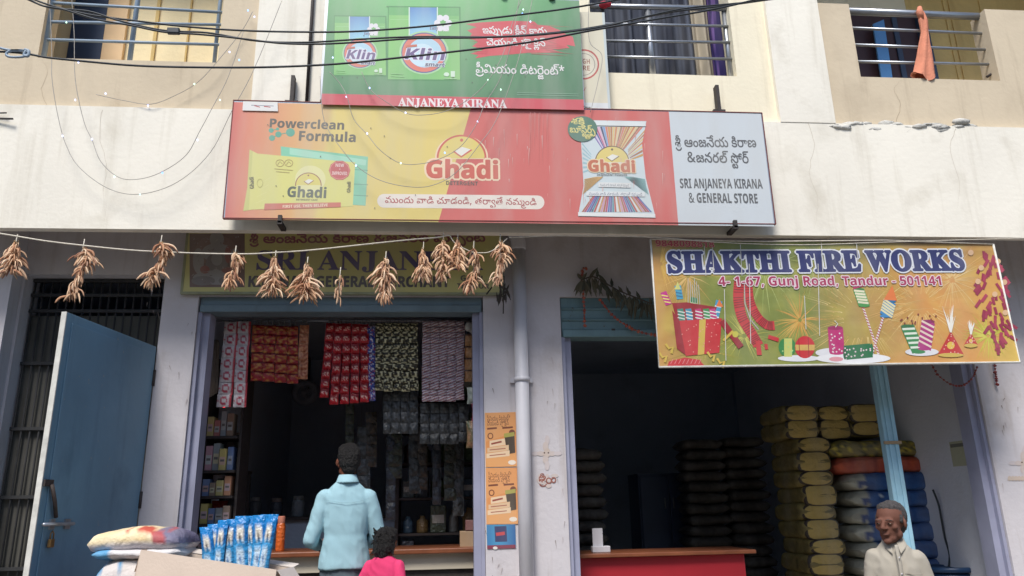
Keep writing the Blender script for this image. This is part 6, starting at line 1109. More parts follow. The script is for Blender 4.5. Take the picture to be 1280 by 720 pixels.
for cx, y0, y1, hw, sh, lab in CH:
    top, bot = at(cx, y0, Yc), at(cx, y1, Yc); H = top.z-bot.z; Wd = (at(cx+hw*1.12, y0, Yc)-top).x
    t = thing('chilli_bunch', top, lab, 'dried chillies', 'dried chilli bunches on the string')
    m = MB(); n = {'t': 14}.get(sh, 140 if hw > 17 else 100)
    for k in range(n):
        f = (k+rc.random())/n                                   # 0 at the top of the stem
        if sh == 'b': prof = .15+.85*min(1, f*2.2)
        elif sh == 'p': prof = (.3+.7*min(1, f*4)) if f < .5 else (.75-.25*f)
        elif sh == 's': prof = .55+.45*math.sin(f*9+1)
        elif sh == 'l': prof = .6+.4*math.sin(f*7)
        else: prof = .5
        L = rc.uniform(.07, .11)*(1 if sh != 't' else .9); zt = top.z-f*max(.02, (H-L*.95)); an = rc.uniform(0, 2*math.pi)
        out = Wd*prof*rc.uniform(.1, 1.05); sway = Wd*.25*math.sin(f*5) if sh in 'ls' else 0
        a = Vector((top.x+sway+rc.uniform(-.012, .012), Yc+rc.uniform(-.012, .012), zt)); dx, dy = math.cos(an)*out, math.sin(an)*out*.6
        dn = L*rc.uniform(.6, .95)
        e = a+Vector((dx, dy, -dn)); md = a+Vector((dx*.62+rc.uniform(-.008, .008), dy*.62, -dn*.42+rc.uniform(0, .012)))
        w = rc.uniform(.0045, .0088); c = mixc(rc.choice(CC), rc.choice(CC), rc.random())
        m.tube(spline([a, md, e], 3), [w*.35, w*.75, w, w*1.05, w, w*.75, w*.22], 6, 0, c, True, True, .6)
        m.tube([a+Vector((0, 0, .014)), a], [.002, .003], 4, 0, S(150, 120, 80))
    m.build('pods', M_chil, t)
    m = MB(); sy = 292+(cx/105*15 if cx < 105 else 15 if cx < 340 else 12)
    m.tube([top+Vector((.003, 0, .055)), top+Vector((0, 0, -.01)), top+Vector((0, 0, -H*.55))], .0035, 5); m.build('thread', M_twine, t)
# dark withered sprig beside the last bunch
def leafy(m, a, b, w, col, rs):
    a, b = Vector(a), Vector(b); d = b-a; L = d.length; d.normalize(); n = d.cross(Vector((rs.uniform(-.4, .4), -1, rs.uniform(-.4, .4)))).normalized()*w; up_ = d.cross(n).normalized()*w*.5
    P_ = [a, a+d*L*.25+n*.8+up_, a+d*L*.55+n+up_*.6, b, a+d*L*.55-n+up_*.6, a+d*L*.25-n*.8+up_, a+d*L*.5]
    m.add(P_, [(0, 1, 6), (1, 2, 6), (2, 3, 6), (3, 4, 6), (4, 5, 6), (5, 0, 6)], 0, col)
m = MB()
for k in range(20):
    p = at(628+rc.uniform(-8, 10), 352+rc.random()*18, 5.8); leafy(m, p, p+Vector((rc.uniform(-.05, .05), rc.uniform(-.03, .03), -rc.uniform(.05, .12))), .009, S(58, 50, 44), rc)
m.tube([at(630, 345, 5.8), at(629, 392, 5.8)], .005, 5, 0, S(50, 44, 40)); m.tube([at(622, 350, 5.8), at(608, 368, 5.82)], .006, 5, 0, S(44, 42, 40))
tag(m.build('withered_sprig', P_cloth, None, at(628, 350, 5.8)), 'dark withered sprig dangling on the pillar under the last chilli bunch', 'dried sprig')
# festival leaves and marigold strings over the right shop
m = MB(); rc2 = random.Random(5)
path = spline([at(x, y, 5.9) for x, y in ((726, 350), (742, 346), (757, 354), (775, 364), (800, 374), (815, 380))], 6)
m.tube(path, .006, 6, 0, S(70, 60, 50))
for k in range(74):
    p = path[rc2.randrange(len(path))]; an = rc2.uniform(-.8, .8)
    L = rc2.uniform(.09, .2); leafy(m, p, p+Vector((math.sin(an)*L*.7, rc2.uniform(-.05, .05), -L*abs(math.cos(an)) if rc2.random() < .82 else L*.5)), .014, mixc(S(58, 62, 50), S(96, 88, 66), rc2.random()), rc2)
tag(m.build('leaf_garland', P_cloth, None, at(726, 350, 5.9)), 'withered mango leaf garland over the teal shutter', 'garland', 'festival garlands')
def marigold(name, pts, Y, label, c0, c1, r=.017, gap=.022):
    P_ = spline([at(x, y, Y) for x, y in pts], 8); m = MB(); m.tube(P_, .003, 5, 0, c0); acc = 0; last = None
    for p in P_:
        if last is not None and (p-last).length < gap: continue
        last = p; q = r*rc2.uniform(.65, 1.15)
        m.ell(p+Vector((rc2.uniform(-.003, .003), rc2.uniform(-.004, .004), 0)), q, q, q*.75, 0, mixc(c0, c1, rc2.random()), Matrix.Rotation(rc2.random()*3, 3, 'Y'), 1)
    o = m.build(name, P_cloth, None, P_[0]); tag(o, label, 'garland', 'festival garlands')
OG, OD = S(182, 92, 64), S(150, 66, 58)
marigold('flower_garland', ((733, 336), (729, 336), (727.5, 345), (729, 365), (730, 385), (731, 409)), 5.93, 'short faded orange flower string hanging straight at the left of the teal shutter', OG, OD)
marigold('flower_garland', ((750, 375), (757, 384), (770, 398), (785, 408), (800, 415), (820, 419)), 5.96, 'orange flower string swagged across the teal shutter behind the banner', OG, OD)
marigold('flower_garland', ((1163, 452), (1172, 468), (1188, 480), (1202, 482), (1214, 474), (1222, 458)), 5.98, 'curved red flower string below the lower right of the banner', S(150, 62, 56), S(120, 50, 50), .013, .018)
marigold('flower_garland', ((1243, 450), (1244, 463), (1246.5, 482)), 5.97, 'short dark red flower tail on the right pillar', S(140, 40, 44), S(110, 36, 40), .016, .017)
# ---------------------------------------------------------------- fairy lights
M_led = [glow_mat('blue white lamp', (0.5, 0.58, 1.0, 1), 1.7), glow_mat('green white lamp', (0.6, 1.0, 0.75, 1), 1.3), glow_mat('blue lamp', (0.2, 0.4, 1.0, 1), 1.8)]
def fairy(pts, Y, label, bulbs, r=.0026):
    t = thing('fairy_light_string', at(*pts[0], Y), label, 'fairy lights', 'fairy light strings draped over the front')
    m = MB(); m.tube(spline([at(x, y, Y)+Vector((0, .012*math.sin(i*2.3), 0)) for i, (x, y) in enumerate(pts)], 6), r, 5); m.build('wire', M_wire, t)
    for i, (x, y) in enumerate(bulbs):
        m = MB(); p = at(x, y, Y); m.ell(p, .0058, .0058, .008, 0, None, None, 2); m.build('bulb', M_led[2 if i % 4 == 3 else 1 if i % 3 == 2 else 0], t)
fairy([(62, 0), (64, 60), (66, 100), (72, 145), (82, 180), (100, 210), (135, 235), (175, 243), (222, 228), (262, 190), (290, 140), (318, 85), (352, 0)], 5.30, 'fairy lights hanging in the widest loop on the left of the white band', [(98, 78), (78, 170), (175, 243)])
fairy([(89, -10), (92, 40), (95, 100), (104, 150), (115, 175), (127, 203), (148, 221), (175, 224), (203, 215), (232, 193), (250, 165), (266, 133), (285, 95), (305, 40)], 5.28, 'fairy lights hanging in a smaller inner loop on the left of the white band', [(94, 125), (115, 174), (143, 221), (203, 216), (247, 175), (275, 125), (287, 65), (299, 75)])
fairy([(120, 118), (155, 125), (190, 131), (220, 118), (245, 104), (265, 86), (300, 40), (316, 15)], 5.385, 'fairy lights strung slackly across the tan left parapet', [(132, 117), (185, 132), (243, 105), (310, 13), (318, 21), (83, 28)])
fairy([(412, 90), (425, 104), (434, 122), (442, 148), (459, 168), (476, 189), (500, 203), (526, 205), (552, 198), (577, 181), (596, 155), (606, 130), (626, 96), (640, 50), (650, -8)], 5.19, 'fairy lights looping over the yellow part of the long board', [(433, 121), (459, 167), (501, 204), (556, 191), (597, 152), (626, 112), (416, 72)])
fairy([(452, 90), (462, 110), (478, 125), (508, 141), (535, 143), (562, 138), (590, 120), (610, 101), (628, 70), (640, 30), (655, -8)], 5.20, 'short fairy light loop dipping over the red strip of the green board', [(462, 110), (507, 141), (610, 100), (653, 17)])
fairy([(400, 95), (405, 150), (428, 188), (447, 208), (475, 225), (510, 234), (540, 231), (570, 216), (600, 180), (620, 150), (637, 108), (652, 60), (667, -8)], 5.17, 'lowest fairy light loop hanging across the orange part of the long board', [(445, 207), (663, 27), (654, 12)])
fairy([(736, 2), (737, 50), (752, 70), (748, 100), (738, 140)], 5.25, 'thin fairy light wire hanging before the cream stamped board', [])
# ---------------------------------------------------------------- cables across the street side
def cable(strands, Y, label, r=.0065, box=None, grp='black service cables'):
    t = thing('power_cable', at(*strands[0][0], Y), label, 'cable', grp)
    for i, pts in enumerate(strands):
        m = MB(); m.tube(spline([at(x, y, Y+.03*i) for x, y in pts], 6), r, 7); m.build('strand', M_black, t)
    if box:
        m = MB(); p = at(*box, Y); m.rbox(p.x, p.y, p.z, .075, .03, .04, .006); m.build('joint_box', M_black, t)
    return t
t = cable([[(-60, 63), (10, 65), (38, 68), (60, 72), (110, 77), (170, 82), (240, 84), (330, 84), (420, 80), (500, 72), (580, 63), (660, 53), (740, 38), (820, 24), (900, 10), (990, -12)]], 4.1, 'lowest black cable with a twisted loop at its left end')
m = MB(); m.tube(spline([at(x, y, 4.09) for x, y in ((0, 60), (14, 63), (30, 63), (36, 67), (28, 71), (12, 71), (8, 67), (16, 63), (34, 64))], 5), .008, 6); m.tube(spline([at(x, y, 4.09) for x, y in ((31, 62), (36, 64), (35, 70), (30, 69), (33, 63))], 4), .009, 6); m.build('loop', M_steelp, t)
cable([[(24, -10), (50, 6), (80, 12), (120, 24), (165, 32), (205, 40), (250, 43), (300, 48), (350, 54), (400, 55), (460, 52), (520, 48), (600, 47), (680, 43), (750, 34), (810, 20), (860, 10), (940, 2), (1000, -10)],
       [(20, -8), (60, 9), (110, 14), (150, 26), (205, 38), (260, 41), (320, 51), (380, 53), (450, 49), (520, 46), (620, 46), (700, 40), (760, 31), (840, 15), (900, 8), (1000, -6)]], 4.3, 'pair of black cables twisted together with a small black joint box', .0062, (217, 39))
cable([[(20, -12), (55, 4), (110, 18), (170, 26), (230, 33), (300, 38), (380, 40), (450, 39), (540, 32), (620, 22), (700, 12), (760, 2), (820, -10)]], 4.45, 'topmost black cable across the green board')
m = MB(); m.tube([at(-20, 148, 5.39), at(16, 148.5, 5.36)], .008, 6); m.tube([at(-20, 142, 5.39), at(8, 141, 5.37)], .006, 6)
tag(m.build('iron_rods', M_dark, None, at(0, 146, 5.39)), 'pair of thin iron rods poking out of the white band at far left', 'iron rods')
m = MB(); m.ell(at(755, 6, 5.45), .045, .04, .03, 0, None, None, 2); m.ell(at(760, 5, 5.44), .03, .03, .028, 0, None, None, 2)
tag(m.build('red_knot', mat('red rag', S(196, 60, 76), .9, .2, 20), None, at(755, 6, 5.45)), 'small red rag knotted round the middle railing end', 'rag')
# ---------------------------------------------------------------- left shop: strips of sachets on a rod
Yr = 6.32
rd = thing('hanging_rod', (-.8, Yr, at(430, 398, Yr).z), 'thin steel rod behind the left shutter from which sachet strips hang', 'rod')
m = MB(); zr = at(430, 401, Yr).z; m.tube([(-1.97, Yr, zr), (.58, Yr, zr)], .009, 8); m.build('rod', M_steel, rd)
def strip_of(cx, y0, y1, w, n, paint, label, group, Y=Yr-.03, lean=0.0, rs=random.Random(2), mat_=None):
    "a strip of sealed sachets: each one a small pillow, all in one hanging strip"
    top, bot = at(cx, y0, Y), at(cx+lean, y1, Y); t = top
    wm = (at(cx+w/2, y0, Y)-at(cx-w/2, y0, Y)).x; m = MB(); N = 10 if Y < 6.4 else 6
    for k in range(n):
        a, b = top.lerp(bot, k/n), top.lerp(bot, (k+1)/n); h = (a-b).length; tilt = rs.uniform(-.25, .25); off = rs.uniform(-.008, .008); sx = rs.uniform(-.003, .003)
        vs, cs, fs = [], [], []
        for j in range(N+1):
            for i in range(N+1):
                u, v = i/N, j/N; bul = (math.sin(math.pi*u)*math.sin(math.pi*v))**.6*.014
                bend_ = .004*noise.noise(Vector((u*4+k*7+cx, v*4, 1)))*math.sin(math.pi*v)
                vs.append((a.x+(b.x-a.x)*v+(u-.5)*wm*.97+sx, Y-bul+off+tilt*(u-.5)*.05+bend_, a.z-(a.z-b.z)*v)); cs.append(paint(u, v, k, rs))
        for j in range(N):
            for i in range(N): q = j*(N+1)+i; fs.append((q, q+N+1, q+N+2, q+1))
        m.add(vs, fs, 0, None, True, cs)
        m.add([(x, 2*(Y+off)-y+.002, z) for x, y, z in vs], [f[::-1] for f in fs], 0, None, True, cs)
    for q in (-.2, .2):
        if Y < 6.4: m.box(t.x+q*wm-.002, t.x+q*wm+.002, Y-.001, Yr, t.z-.004, max(zr, t.z+.004), 0, S(110, 110, 110))
        else: m.box(t.x+q*wm-.0007, t.x+q*wm+.0007, Y-.0007, Y+.0007, t.z-.004, max(at(cx, 402, Y).z, t.z+.004), 0, S(40, 40, 44))
    o = m.build('sachet_strip', mat_ or P_foil, None, top); tag(o, label, 'sachet strip', group); return o
def p_white(u, v, k, rs):
    if u > .8: return S(186, 60, 72)
    d = math.hypot((u-.48), (v-.5)*.8)
    if .16 < d < .27: return S(176, 58, 80)
    if u < .2 and .4 < v < .6: return S(196, 90, 100)
    return S(206, 198, 200)
G1, G2, G3, G4 = 'white and red sachet strips', 'red and gold sachet strips', 'bright red sachet strips', 'black and gold sachet strips'
strip_of(290, 402, 509, 18, 7, p_white, 'white and red sachet strip nearest the left shutter guide', G1, lean=-10)
strip_of(306, 402, 509, 16, 7, p_white, 'white and red sachet strip next to the red and gold sheet', G1, lean=-7)
def p_gold(u, v, k, rs):
    q = noise.noise(Vector((u*3+k*3.1, v*5+k, k*1.7)))
    if v < .12 or v > .9: return S(110, 14, 24)
    return mixc(S(150, 22, 26), S(186, 130, 60), max(0, min(1, q*2+.25)))
for i, (cx, w) in enumerate(((323, 15), (337.5, 15), (352, 15), (366, 14))):
    strip_of(cx, 406+i*.6, 476+i*1.2, w, 6, p_gold, ['red and gold sachet strip beside the white strips', 'second red and gold sachet strip from the white strips', 'third red and gold sachet strip from the white strips', 'red and gold sachet strip at the right edge of its sheet'][i], G2, lean=-3+i*.8, rs=random.Random(i))
strip_of(380, 406, 474, 12, 6, lambda u, v, k, rs: mixc(S(150, 70, 40), S(206, 146, 110), max(0, min(1, .5+1.4*noise.noise(Vector((u*4, v*4+k*2, 3)))))), 'lone narrow brown sachet strip above the round fan', 'single sachet strips', lean=-2)
def p_red(u, v, k, rs):
    if .35 < v < .75 and .18 < u < .85 and noise.noise(Vector((u*6+k*2, v*8, k*3.0))) > .02: return S(224, 176, 160)
    return mixc(S(186, 14, 30), S(128, 8, 22), .5+.5*math.sin(v*6.28))
LB = ['leftmost bright red sachet strip, hanging beside the fan', 'second bright red sachet strip from the fan', 'middle strip of the five bright red sachet strips', 'bright red sachet strip one in from the blue strip', 'bright red sachet strip touching the blue strip']
for i in range(5): strip_of(413+i*10.6, 404+i*.3, [497, 506, 505, 504, 503][i], 11, 8, p_red, LB[i], G3, Y=Yr-.035-.004*(i % 2), lean=-8+i*2.0, rs=random.Random(20+i))
def p_blue(u, v, k, rs):
    q = noise.noise(Vector((u*5, v*5+k*2.3, 6))); return S(214, 206, 216) if q > .25 else S(190, 70, 70) if q < -.35 else S(34, 56, 140)
strip_of(464, 408, 501, 10, 8, p_blue, 'narrow blue and white sachet strip between the red and black ones', 'single sachet strips')
def p_blk(u, v, k, rs):
    q = noise.noise(Vector((u*3.5+k, v*3.5+k*1.9, 2)))
    if q > .15: return S(206, 198, 160)
    return mixc(S(22, 20, 18), S(96, 86, 54), max(0, min(1, q*2+.6)))
LB = ['black and gold sachet strip next to the blue strip', 'second black and gold sachet strip from the blue strip', 'middle strip of the five black and gold sachet strips', 'fourth black and gold sachet strip from the blue strip', 'black and gold sachet strip at the gap before the striped ones']
for i in range(5): strip_of(475+i*10.4, 404, 488+(i % 2)*1.5, 11, 10, p_blk, LB[i], G4, Y=Yr-.03-.005*(i % 2), rs=random.Random(40+i), lean=-1+i*.5)
def p_str(u, v, k, rs):
    q = (u*1.2+v*2.2+k*.13) % 1.0
    return S(206, 202, 210) if q < .38 else S(150, 60, 62) if q < .62 else S(110, 96, 130) if q < .8 else S(190, 150, 130)
LB = ['red and white striped sachet strip at the left edge of its sheet', 'second red and white striped sachet strip of its sheet', 'middle red and white striped sachet strip of its sheet', 'fourth red and white striped sachet strip of its sheet', 'red and white striped sachet strip beside the brown one']
for i in range(5): strip_of(533.5+i*10.4, 401, 502-(i == 4)*2, 11, 14, p_str, LB[i], 'red and white striped sachet strips', Y=Yr-.03-.004*(i % 2), rs=random.Random(60+i), lean=-.5)
strip_of(587, 418, 477, 12, 4, lambda u, v, k, rs: S(96, 70, 56) if v < .2 else mixc(S(176, 120, 70), S(200, 160, 120), u), 'brown sachet strip in the top right corner of the left shop', 'single sachet strips')
def p_dim(u, v, k, rs):
    return mixc(S(20, 22, 26), S(80, 84, 88), max(0, min(1, .25+1.3*noise.noise(Vector((u*5+k, v*5+k*2, 7))))))
P_dull = print_mat('dull black film', 0.3, 0.5, fade=0.03, wrinkle=.6, wscale=30)
for i in range(4): strip_of(484+i*11, 488, 542, 11, 4, p_dim, ['dark sachet strip under the black and gold ones, nearest the man', 'second dark sachet strip under the black and gold ones', 'third dark sachet strip under the black and gold ones', 'dark sachet strip under the black and gold ones, nearest the striped ones'][i], 'dark sachet strips', Y=6.42, rs=random.Random(80+i), mat_=P_dull)
for i in range(5): strip_of(531+i*12.2, 504, 555-(i == 4)*3, 12, 4, p_dim, ['dark glossy sachet strip at the left below the striped sheet', 'second dark glossy sachet strip below the striped sheet', 'third dark glossy sachet strip below the striped sheet', 'fourth dark glossy sachet strip below the striped sheet', 'dark glossy sachet strip by the pouches at the right guide'][i], 'dark glossy sachet strips', Y=6.42, rs=random.Random(90+i), mat_=P_dull)
LB = ['first', 'second', 'third', 'fourth', 'fifth', 'sixth', 'seventh', 'eighth', 'ninth', 'tenth']
for i in range(10):
    y0 = 500+(i*29 % 47)
    strip_of(437+i*15.5+5*math.sin(i*2.7), y0+4, y0+70+(i*37 % 71), 11+(i*5 % 7), 5, (lambda q: lambda u, v, k, rs: mixc(S(12, 14, 13), [S(64, 74, 46), S(84, 90, 92), S(84, 64, 42), S(46, 58, 80)][q % 4], max(0, min(1, .35+1.2*noise.noise(Vector((u*4+q, v*4+k*2, q)))))))(i), LB[i]+' dim sachet strip from the left in the deep row behind the dark ones', 'dim sachet strips in the deep row', Y=6.85, rs=random.Random(120+i), mat_=P_dull)
rd = thing('hanging_rod', (-.4, 6.88, at(500, 500, 6.88).z), 'second thin rod deeper inside the left shop carrying the dim strips', 'rod')
m = MB(); zq = at(500, 402, 6.88).z; m.tube([(-.78, 6.88, zq), (.58, 6.88, zq)], .008, 8); m.build('rod', M_steel, rd)
# hanging pouches by the right guide, white carrier bags
def pouch(cx, y0, y1, w, col, label, name='snack_pouch', cat='pouch', grp=None, Y=6.2, base=None):
    a, b = at(cx, y0, Y), at(cx, y1, Y); wm = (at(cx+w/2, y0, Y)-at(cx-w/2, y0, Y)).x; m = MB(); N = 8; vs, cs, fs = [], [], []
    for j in range(N+1):
        for i in range(N+1):
            u, v = i/N, j/N; bul = (math.sin(math.pi*u)*math.sin(math.pi*v))**.5*.03+.006*noise.noise(Vector((u*5, v*5, cx)))
            vs.append((a.x+(u-.5)*wm*(1-.12*math.sin(math.pi*v)), Y-bul, a.z+(b.z-a.z)*v)); cs.append(col(u, v))
    for j in range(N):
        for i in range(N): q = j*(N+1)+i; fs.append((q, q+N+1, q+N+2, q+1))
    m.add(vs, fs, 0, None, True, cs); m.add([(x, 2*Y-y+.003, z) for x, y, z in vs], [f[::-1] for f in fs], 0, None, True, cs)
    o = m.build(name, P_foil, None, (a.x, Y, b.z)); return tag(o, label, cat, grp)
GP = 'pouches hanging at the right guide'
pouch(592, 484, 505, 17, lambda u, v: mixc(S(120, 130, 110), S(206, 210, 200), .5+.5*noise.noise(Vector((u*4, v*4, 2)))), 'pale topmost pouch hanging at the right shutter guide', grp=GP)
pouch(596, 502, 527, 13, lambda u, v: S(206, 66, 96) if noise.noise(Vector((u*5, v*6, 4))) < .2 else S(226, 150, 166), 'pink pouch hanging second at the right shutter guide', grp=GP)
pouch(592, 526, 560, 19, lambda u, v: mixc(S(70, 84, 56), S(150, 110, 80), .5+.9*noise.noise(Vector((u*4, v*5, 9)))), 'green and brown pouch hanging lowest at the right shutter guide', grp=GP)
m = MB(); p = at(592, 410, 6.28)
for k in range(7): q = p+Vector((rnd.uniform(-.05, .05), rnd.uniform(-.03, .03), rnd.uniform(-.04, .03))); m.ell(q, .05, .03, .035, 0, None, Matrix.Rotation(rnd.random()*3, 3, 'Y'), 2)
o = smooth_union(m, .012, 2); tag(o.build('plastic_bag', mat('white film', S(196, 192, 184), .4, .1, 20, .5, 30), None, p), 'crumpled white plastic bag stuffed at the top right of the left shop', 'bag')
m = MB()
for k in range(5):
    x = 258+k*3; m.tube(spline([at(x, 425, 6.5+.03*k), at(x-1, 450, 6.5+.03*k), at(x-2, 480, 6.48+.03*k), at(x-3, 500-k*2, 6.5+.03*k)], 4), [.02]+[.03]*11+[.02], 8, 0, None, True, True, .5)
tag(m.build('cloth_bags', mat('cotton bags', S(170, 164, 154), .95, .15, 10, .4, 40), None, at(262, 425, 6.5)), 'limp pale cloth bags hanging inside the left jamb', 'cloth bags')
# glass counter cabinet, goods and shelves
def pack(name, q0, q1, Y, dep, c, label, cat, grp=None, band_=None):
    a, b = at(*q0, Y), at(*q1, Y); x0, x1 = min(a.x, b.x), max(a.x, b.x); z0, z1 = min(a.z, b.z), max(a.z, b.z); m = MB()
    m.rbox((x0+x1)/2, Y+dep/2, (z0+z1)/2, x1-x0, dep, z1-z0, min(.006, (x1-x0)*.1), 0, c)
    if band_: m.box(x0+.004, x1-.004, Y-.0015, Y-.0005, z0+(z1-z0)*.3, z0+(z1-z0)*.7, 0, band_); m.box(x0+(x1-x0)*.2, x0+(x1-x0)*.6, Y-.003, Y-.002, z0+(z1-z0)*.42, z0+(z1-z0)*.58, 0, S(226, 220, 210))
    return tag(m.build(name, P_board, None, ((x0+x1)/2, Y, z0)), label, cat, grp)
sh = thing('wall_shelf', (-1.95, 6.5, FL), 'narrow dark shelf unit inside the left jamb stacked with small packets', 'shelf')
SX0, SX1 = -1.985, -1.70
m = MB(); m.box(SX0, SX0+.02, 6.56, 6.85, FL, 2.85); m.build('side_panel', M_dark, sh)
m = MB(); m.box(SX1, SX1+.02, 6.56, 6.85, FL, 2.85); m.build('side_panel', M_dark, sh)
LV = []
for yy in (545, 588, 620, 655, 690):
    z = at(258, yy, 6.5).z; LV.append(z); m = MB(); m.box(SX0+.022, SX1-.002, 6.5, 6.85, z-.02, z); m.build('shelf', M_dark, sh)
GS_ = 'small packets on the narrow shelf'
rp_ = random.Random(23); cols_ = [('grey', S(130, 140, 146)), ('red', S(186, 60, 56)), ('blue', S(70, 110, 170)), ('pink', S(206, 130, 150)), ('yellow', S(206, 184, 80)), ('white', S(206, 206, 200)), ('green', S(96, 160, 84)), ('orange', S(216, 130, 60)), ('brown', S(130, 96, 66))]
for lv in range(5):
    x = SX0+.024; pick = rp_.sample(cols_, 4); gap = (LV[lv-1]-LV[lv] if lv else .25)-.03
    for k, (nm, c) in enumerate(pick):
        w = rp_.uniform(.048, .066); h = gap*rp_.uniform(.6, .95); m = MB(); yq = 6.53+rp_.uniform(0, .03)
        m.rbox(x+w/2, yq+.06, LV[lv]+h/2+.0005, w-.004, .12, h, .005, 0, c); m.box(x+.008, x+w-.008, yq-.0015, yq-.0005, LV[lv]+h*.25, LV[lv]+h*.62, 0, mixc(rp_.choice(cols_)[1], S(220, 220, 214), .4)); m.box(x+.014, x+w-.014, yq-.003, yq-.002, LV[lv]+h*.4, LV[lv]+h*.5, 0, S(60, 50, 50))
        tag(m.build('packet', P_board, None, (x+w/2, yq, LV[lv])), '%s packet on the %s level of the narrow shelf' % (nm, ['top', 'second', 'third', 'fourth', 'lowest'][lv]), 'packet', GS_); x += w
# framed picture, fan, red indicator lamp
pf = thing('framed_picture', at(290, 585, 6.95), 'dark framed portrait standing deep inside the left shop', 'picture')
Y = 6.95; a, b = at(274, 541, Y), at(303, 587, Y); m = MB()
w_ = .02
m.box(a.x, b.x, Y, Y+.03, b.z, b.z+w_); m.box(a.x, b.x, Y, Y+.03, a.z-w_, a.z); m.box(a.x, a.x+w_, Y, Y+.03, b.z+w_, a.z-w_); m.box(b.x-w_, b.x, Y, Y+.03, b.z+w_, a.z-w_); m.build('frame', mat('frame wood', S(150, 134, 120), .5, .1, 9), pf)
aa = Art(Y+.012); aa.up(); aa.tri([[(a.x+w_, b.z+w_), (b.x-w_, b.z+w_), (b.x-w_, a.z-w_), (a.x+w_, a.z-w_)]], S(54, 58, 62)); aa.disc(288, 558, 5, 7, S(110, 96, 88)); aa.disc(288, 577, 10, 11, S(150, 146, 136)); aa.build('printed_face', P_paper, pf)
m = MB(); m.box(a.x, b.x, Y+.015, Y+.35, b.z-.02, b.z-.001); m.box(a.x, b.x, Y+.3, Y+.33, FL, b.z-.021); tag(m.build('picture_stand', M_dark, None, (a.x, Y, FL)), 'dark bracket stand carrying the framed portrait', 'stand')
YF = 9.82; M_fan = mat('fan enamel', S(206, 210, 216), .4, .06, 6); fn = thing('hanging_fan', at(381, 491, YF), 'round caged fan hung high in the left shop behind the strips', 'fan')
c = at(381, 491, YF)
m = MB(); [m.lathe([(.155, -.02+q*.04), (.165, -.01+q*.02), (.15, 0)], c, 28, axis='Y') for q in (0, 1)]
for k in range(5): m.lathe([(.03+k*.026, .035), (.034+k*.026, .04), (.038+k*.026, .035)], c, 24, axis='Y')
for k in range(18): an = k*math.pi/9; m.tube([c+Vector((.03*math.cos(an), -.037, .03*math.sin(an))), c+Vector((.15*math.cos(an), -.02, .15*math.sin(an)))], .003, 4)
m.build('cage', M_fan, fn)
m = MB(); m.lathe([(.095, 0), (.10, .03), (.148, .03), (.158, 0), (.148, -.03), (.10, -.03), (.095, 0)], c, 32, axis='Y'); m.build('rim', M_fan, fn)
for k in range(4):
    an = k*math.pi/2+.4; m = MB(); m.add([c+Vector((.03*math.cos(an), 0, .03*math.sin(an))), c+Vector((.14*math.cos(an-.3), -.015, .14*math.sin(an-.3))), c+Vector((.145*math.cos(an+.3), .01, .145*math.sin(an+.3)))], [(0, 1, 2), (2, 1, 0)][:1]); m.build('blade', M_fan, fn)
m = MB(); m.lathe([(0, .06), (.04, .055), (.05, .0), (.05, -.06), (.05, -.14), (0, -.15)], c, 18, axis='Y'); m.build('motor', M_fan, fn)
m = MB(); m.tube([c+Vector((0, .14, 0)), c+Vector((0, .2, .1)), Vector((c.x, c.y+.2, 3.498))], .018, 8); m.build('arm', M_dark, fn)
lp = thing('indicator_lamp', at(280, 508, 6.4), 'tiny glowing red lamp under the white and red sachets', 'lamp')
m = MB(); m.ell(at(280, 507.5, 6.36), .015, .015, .013, 0, None, None, 2); m.build('bulb', glow_mat('red lamp', (1, .03, .04, 1), 2.5), lp)
m = MB(); p = at(280, 507.5, 6.36); m.tube([p+Vector((0, .012, .004)), p+Vector((0, .05, .02)), (p.x, 6.42, zr+.0)], .004, 5); m.tube([(p.x, 6.42, zr), (p.x, Yr, zr)], .004, 5); m.build('cord', M_black, lp)
# shop counter with its wooden top
ct = thing('shop_counter', (-1.0, 6.5, FL), 'cream fronted counter with a brown wooden top in the left shop', 'counter')
zc = at(372, 690, 6.35).z
m = MB(); m.rbox(-.62, 6.68, zc-.02, 1.95, .66, .04, .008); m.build('top', M_wood, ct)
m = MB(); m.box(-1.55, .32, 6.42, 6.95, zc-.16, zc-.041); m.build('front_panel', mat('cream laminate', S(206, 196, 176), .5, .06, 5), ct)
m = MB(); m.box(-1.53, .30, 6.45, 6.95, FL, zc-.161); m.build('base', M_dark, ct)
def jar(cx, yb, r_px, h_px, Y, z, body, lid, label, name='storage_jar', cat='jar', grp=None, glass=False):
    p = at(cx, yb, Y); r = (at(cx+r_px, yb, Y)-p).x; h = (at(cx, yb-h_px, Y)-p).z; t = thing(name, (p.x, Y, z), label, cat, grp); m = MB()
    m.lathe([(0, 0), (r*.92, 0), (r, .01), (r, h*.68), (r*.9, h*.76), (r*.75, h*.8)], (p.x, Y, z), 18, 0, body); m.build('body', P_foil, t)
    m = MB(); m.lathe([(r*.8, h*.8), (r*.82, h*.82), (r*.82, h*.97), (r*.74, h), (0, h)], (p.x, Y, z), 18, 0, lid); m.build('lid', P_board, t); return t
jar(349.5, 690, 5.6, 44, 6.55, zc, S(226, 112, 50), S(220, 100, 44), 'bright orange bottle on the counter beside the blue packets', 'orange_bottle', 'bottle')
jar(372, 644, 8, 26, 7.7, at(372, 646, 7.7).z, S(130, 136, 140), S(90, 94, 96), 'grey glass jar on the back shelf left of the man', grp='jars on the back shelf')
jar(345, 644, 8, 24, 7.7, at(372, 646, 7.7).z, S(70, 74, 80), S(96, 70, 60), 'dark jar on the back shelf above the orange bottle', grp='jars on the back shelf')
jar(318, 644, 8, 26, 7.7, at(372, 646, 7.7).z, S(80, 84, 86), S(70, 60, 60), 'dark jar on the back shelf above the blue packets', grp='jars on the back shelf')
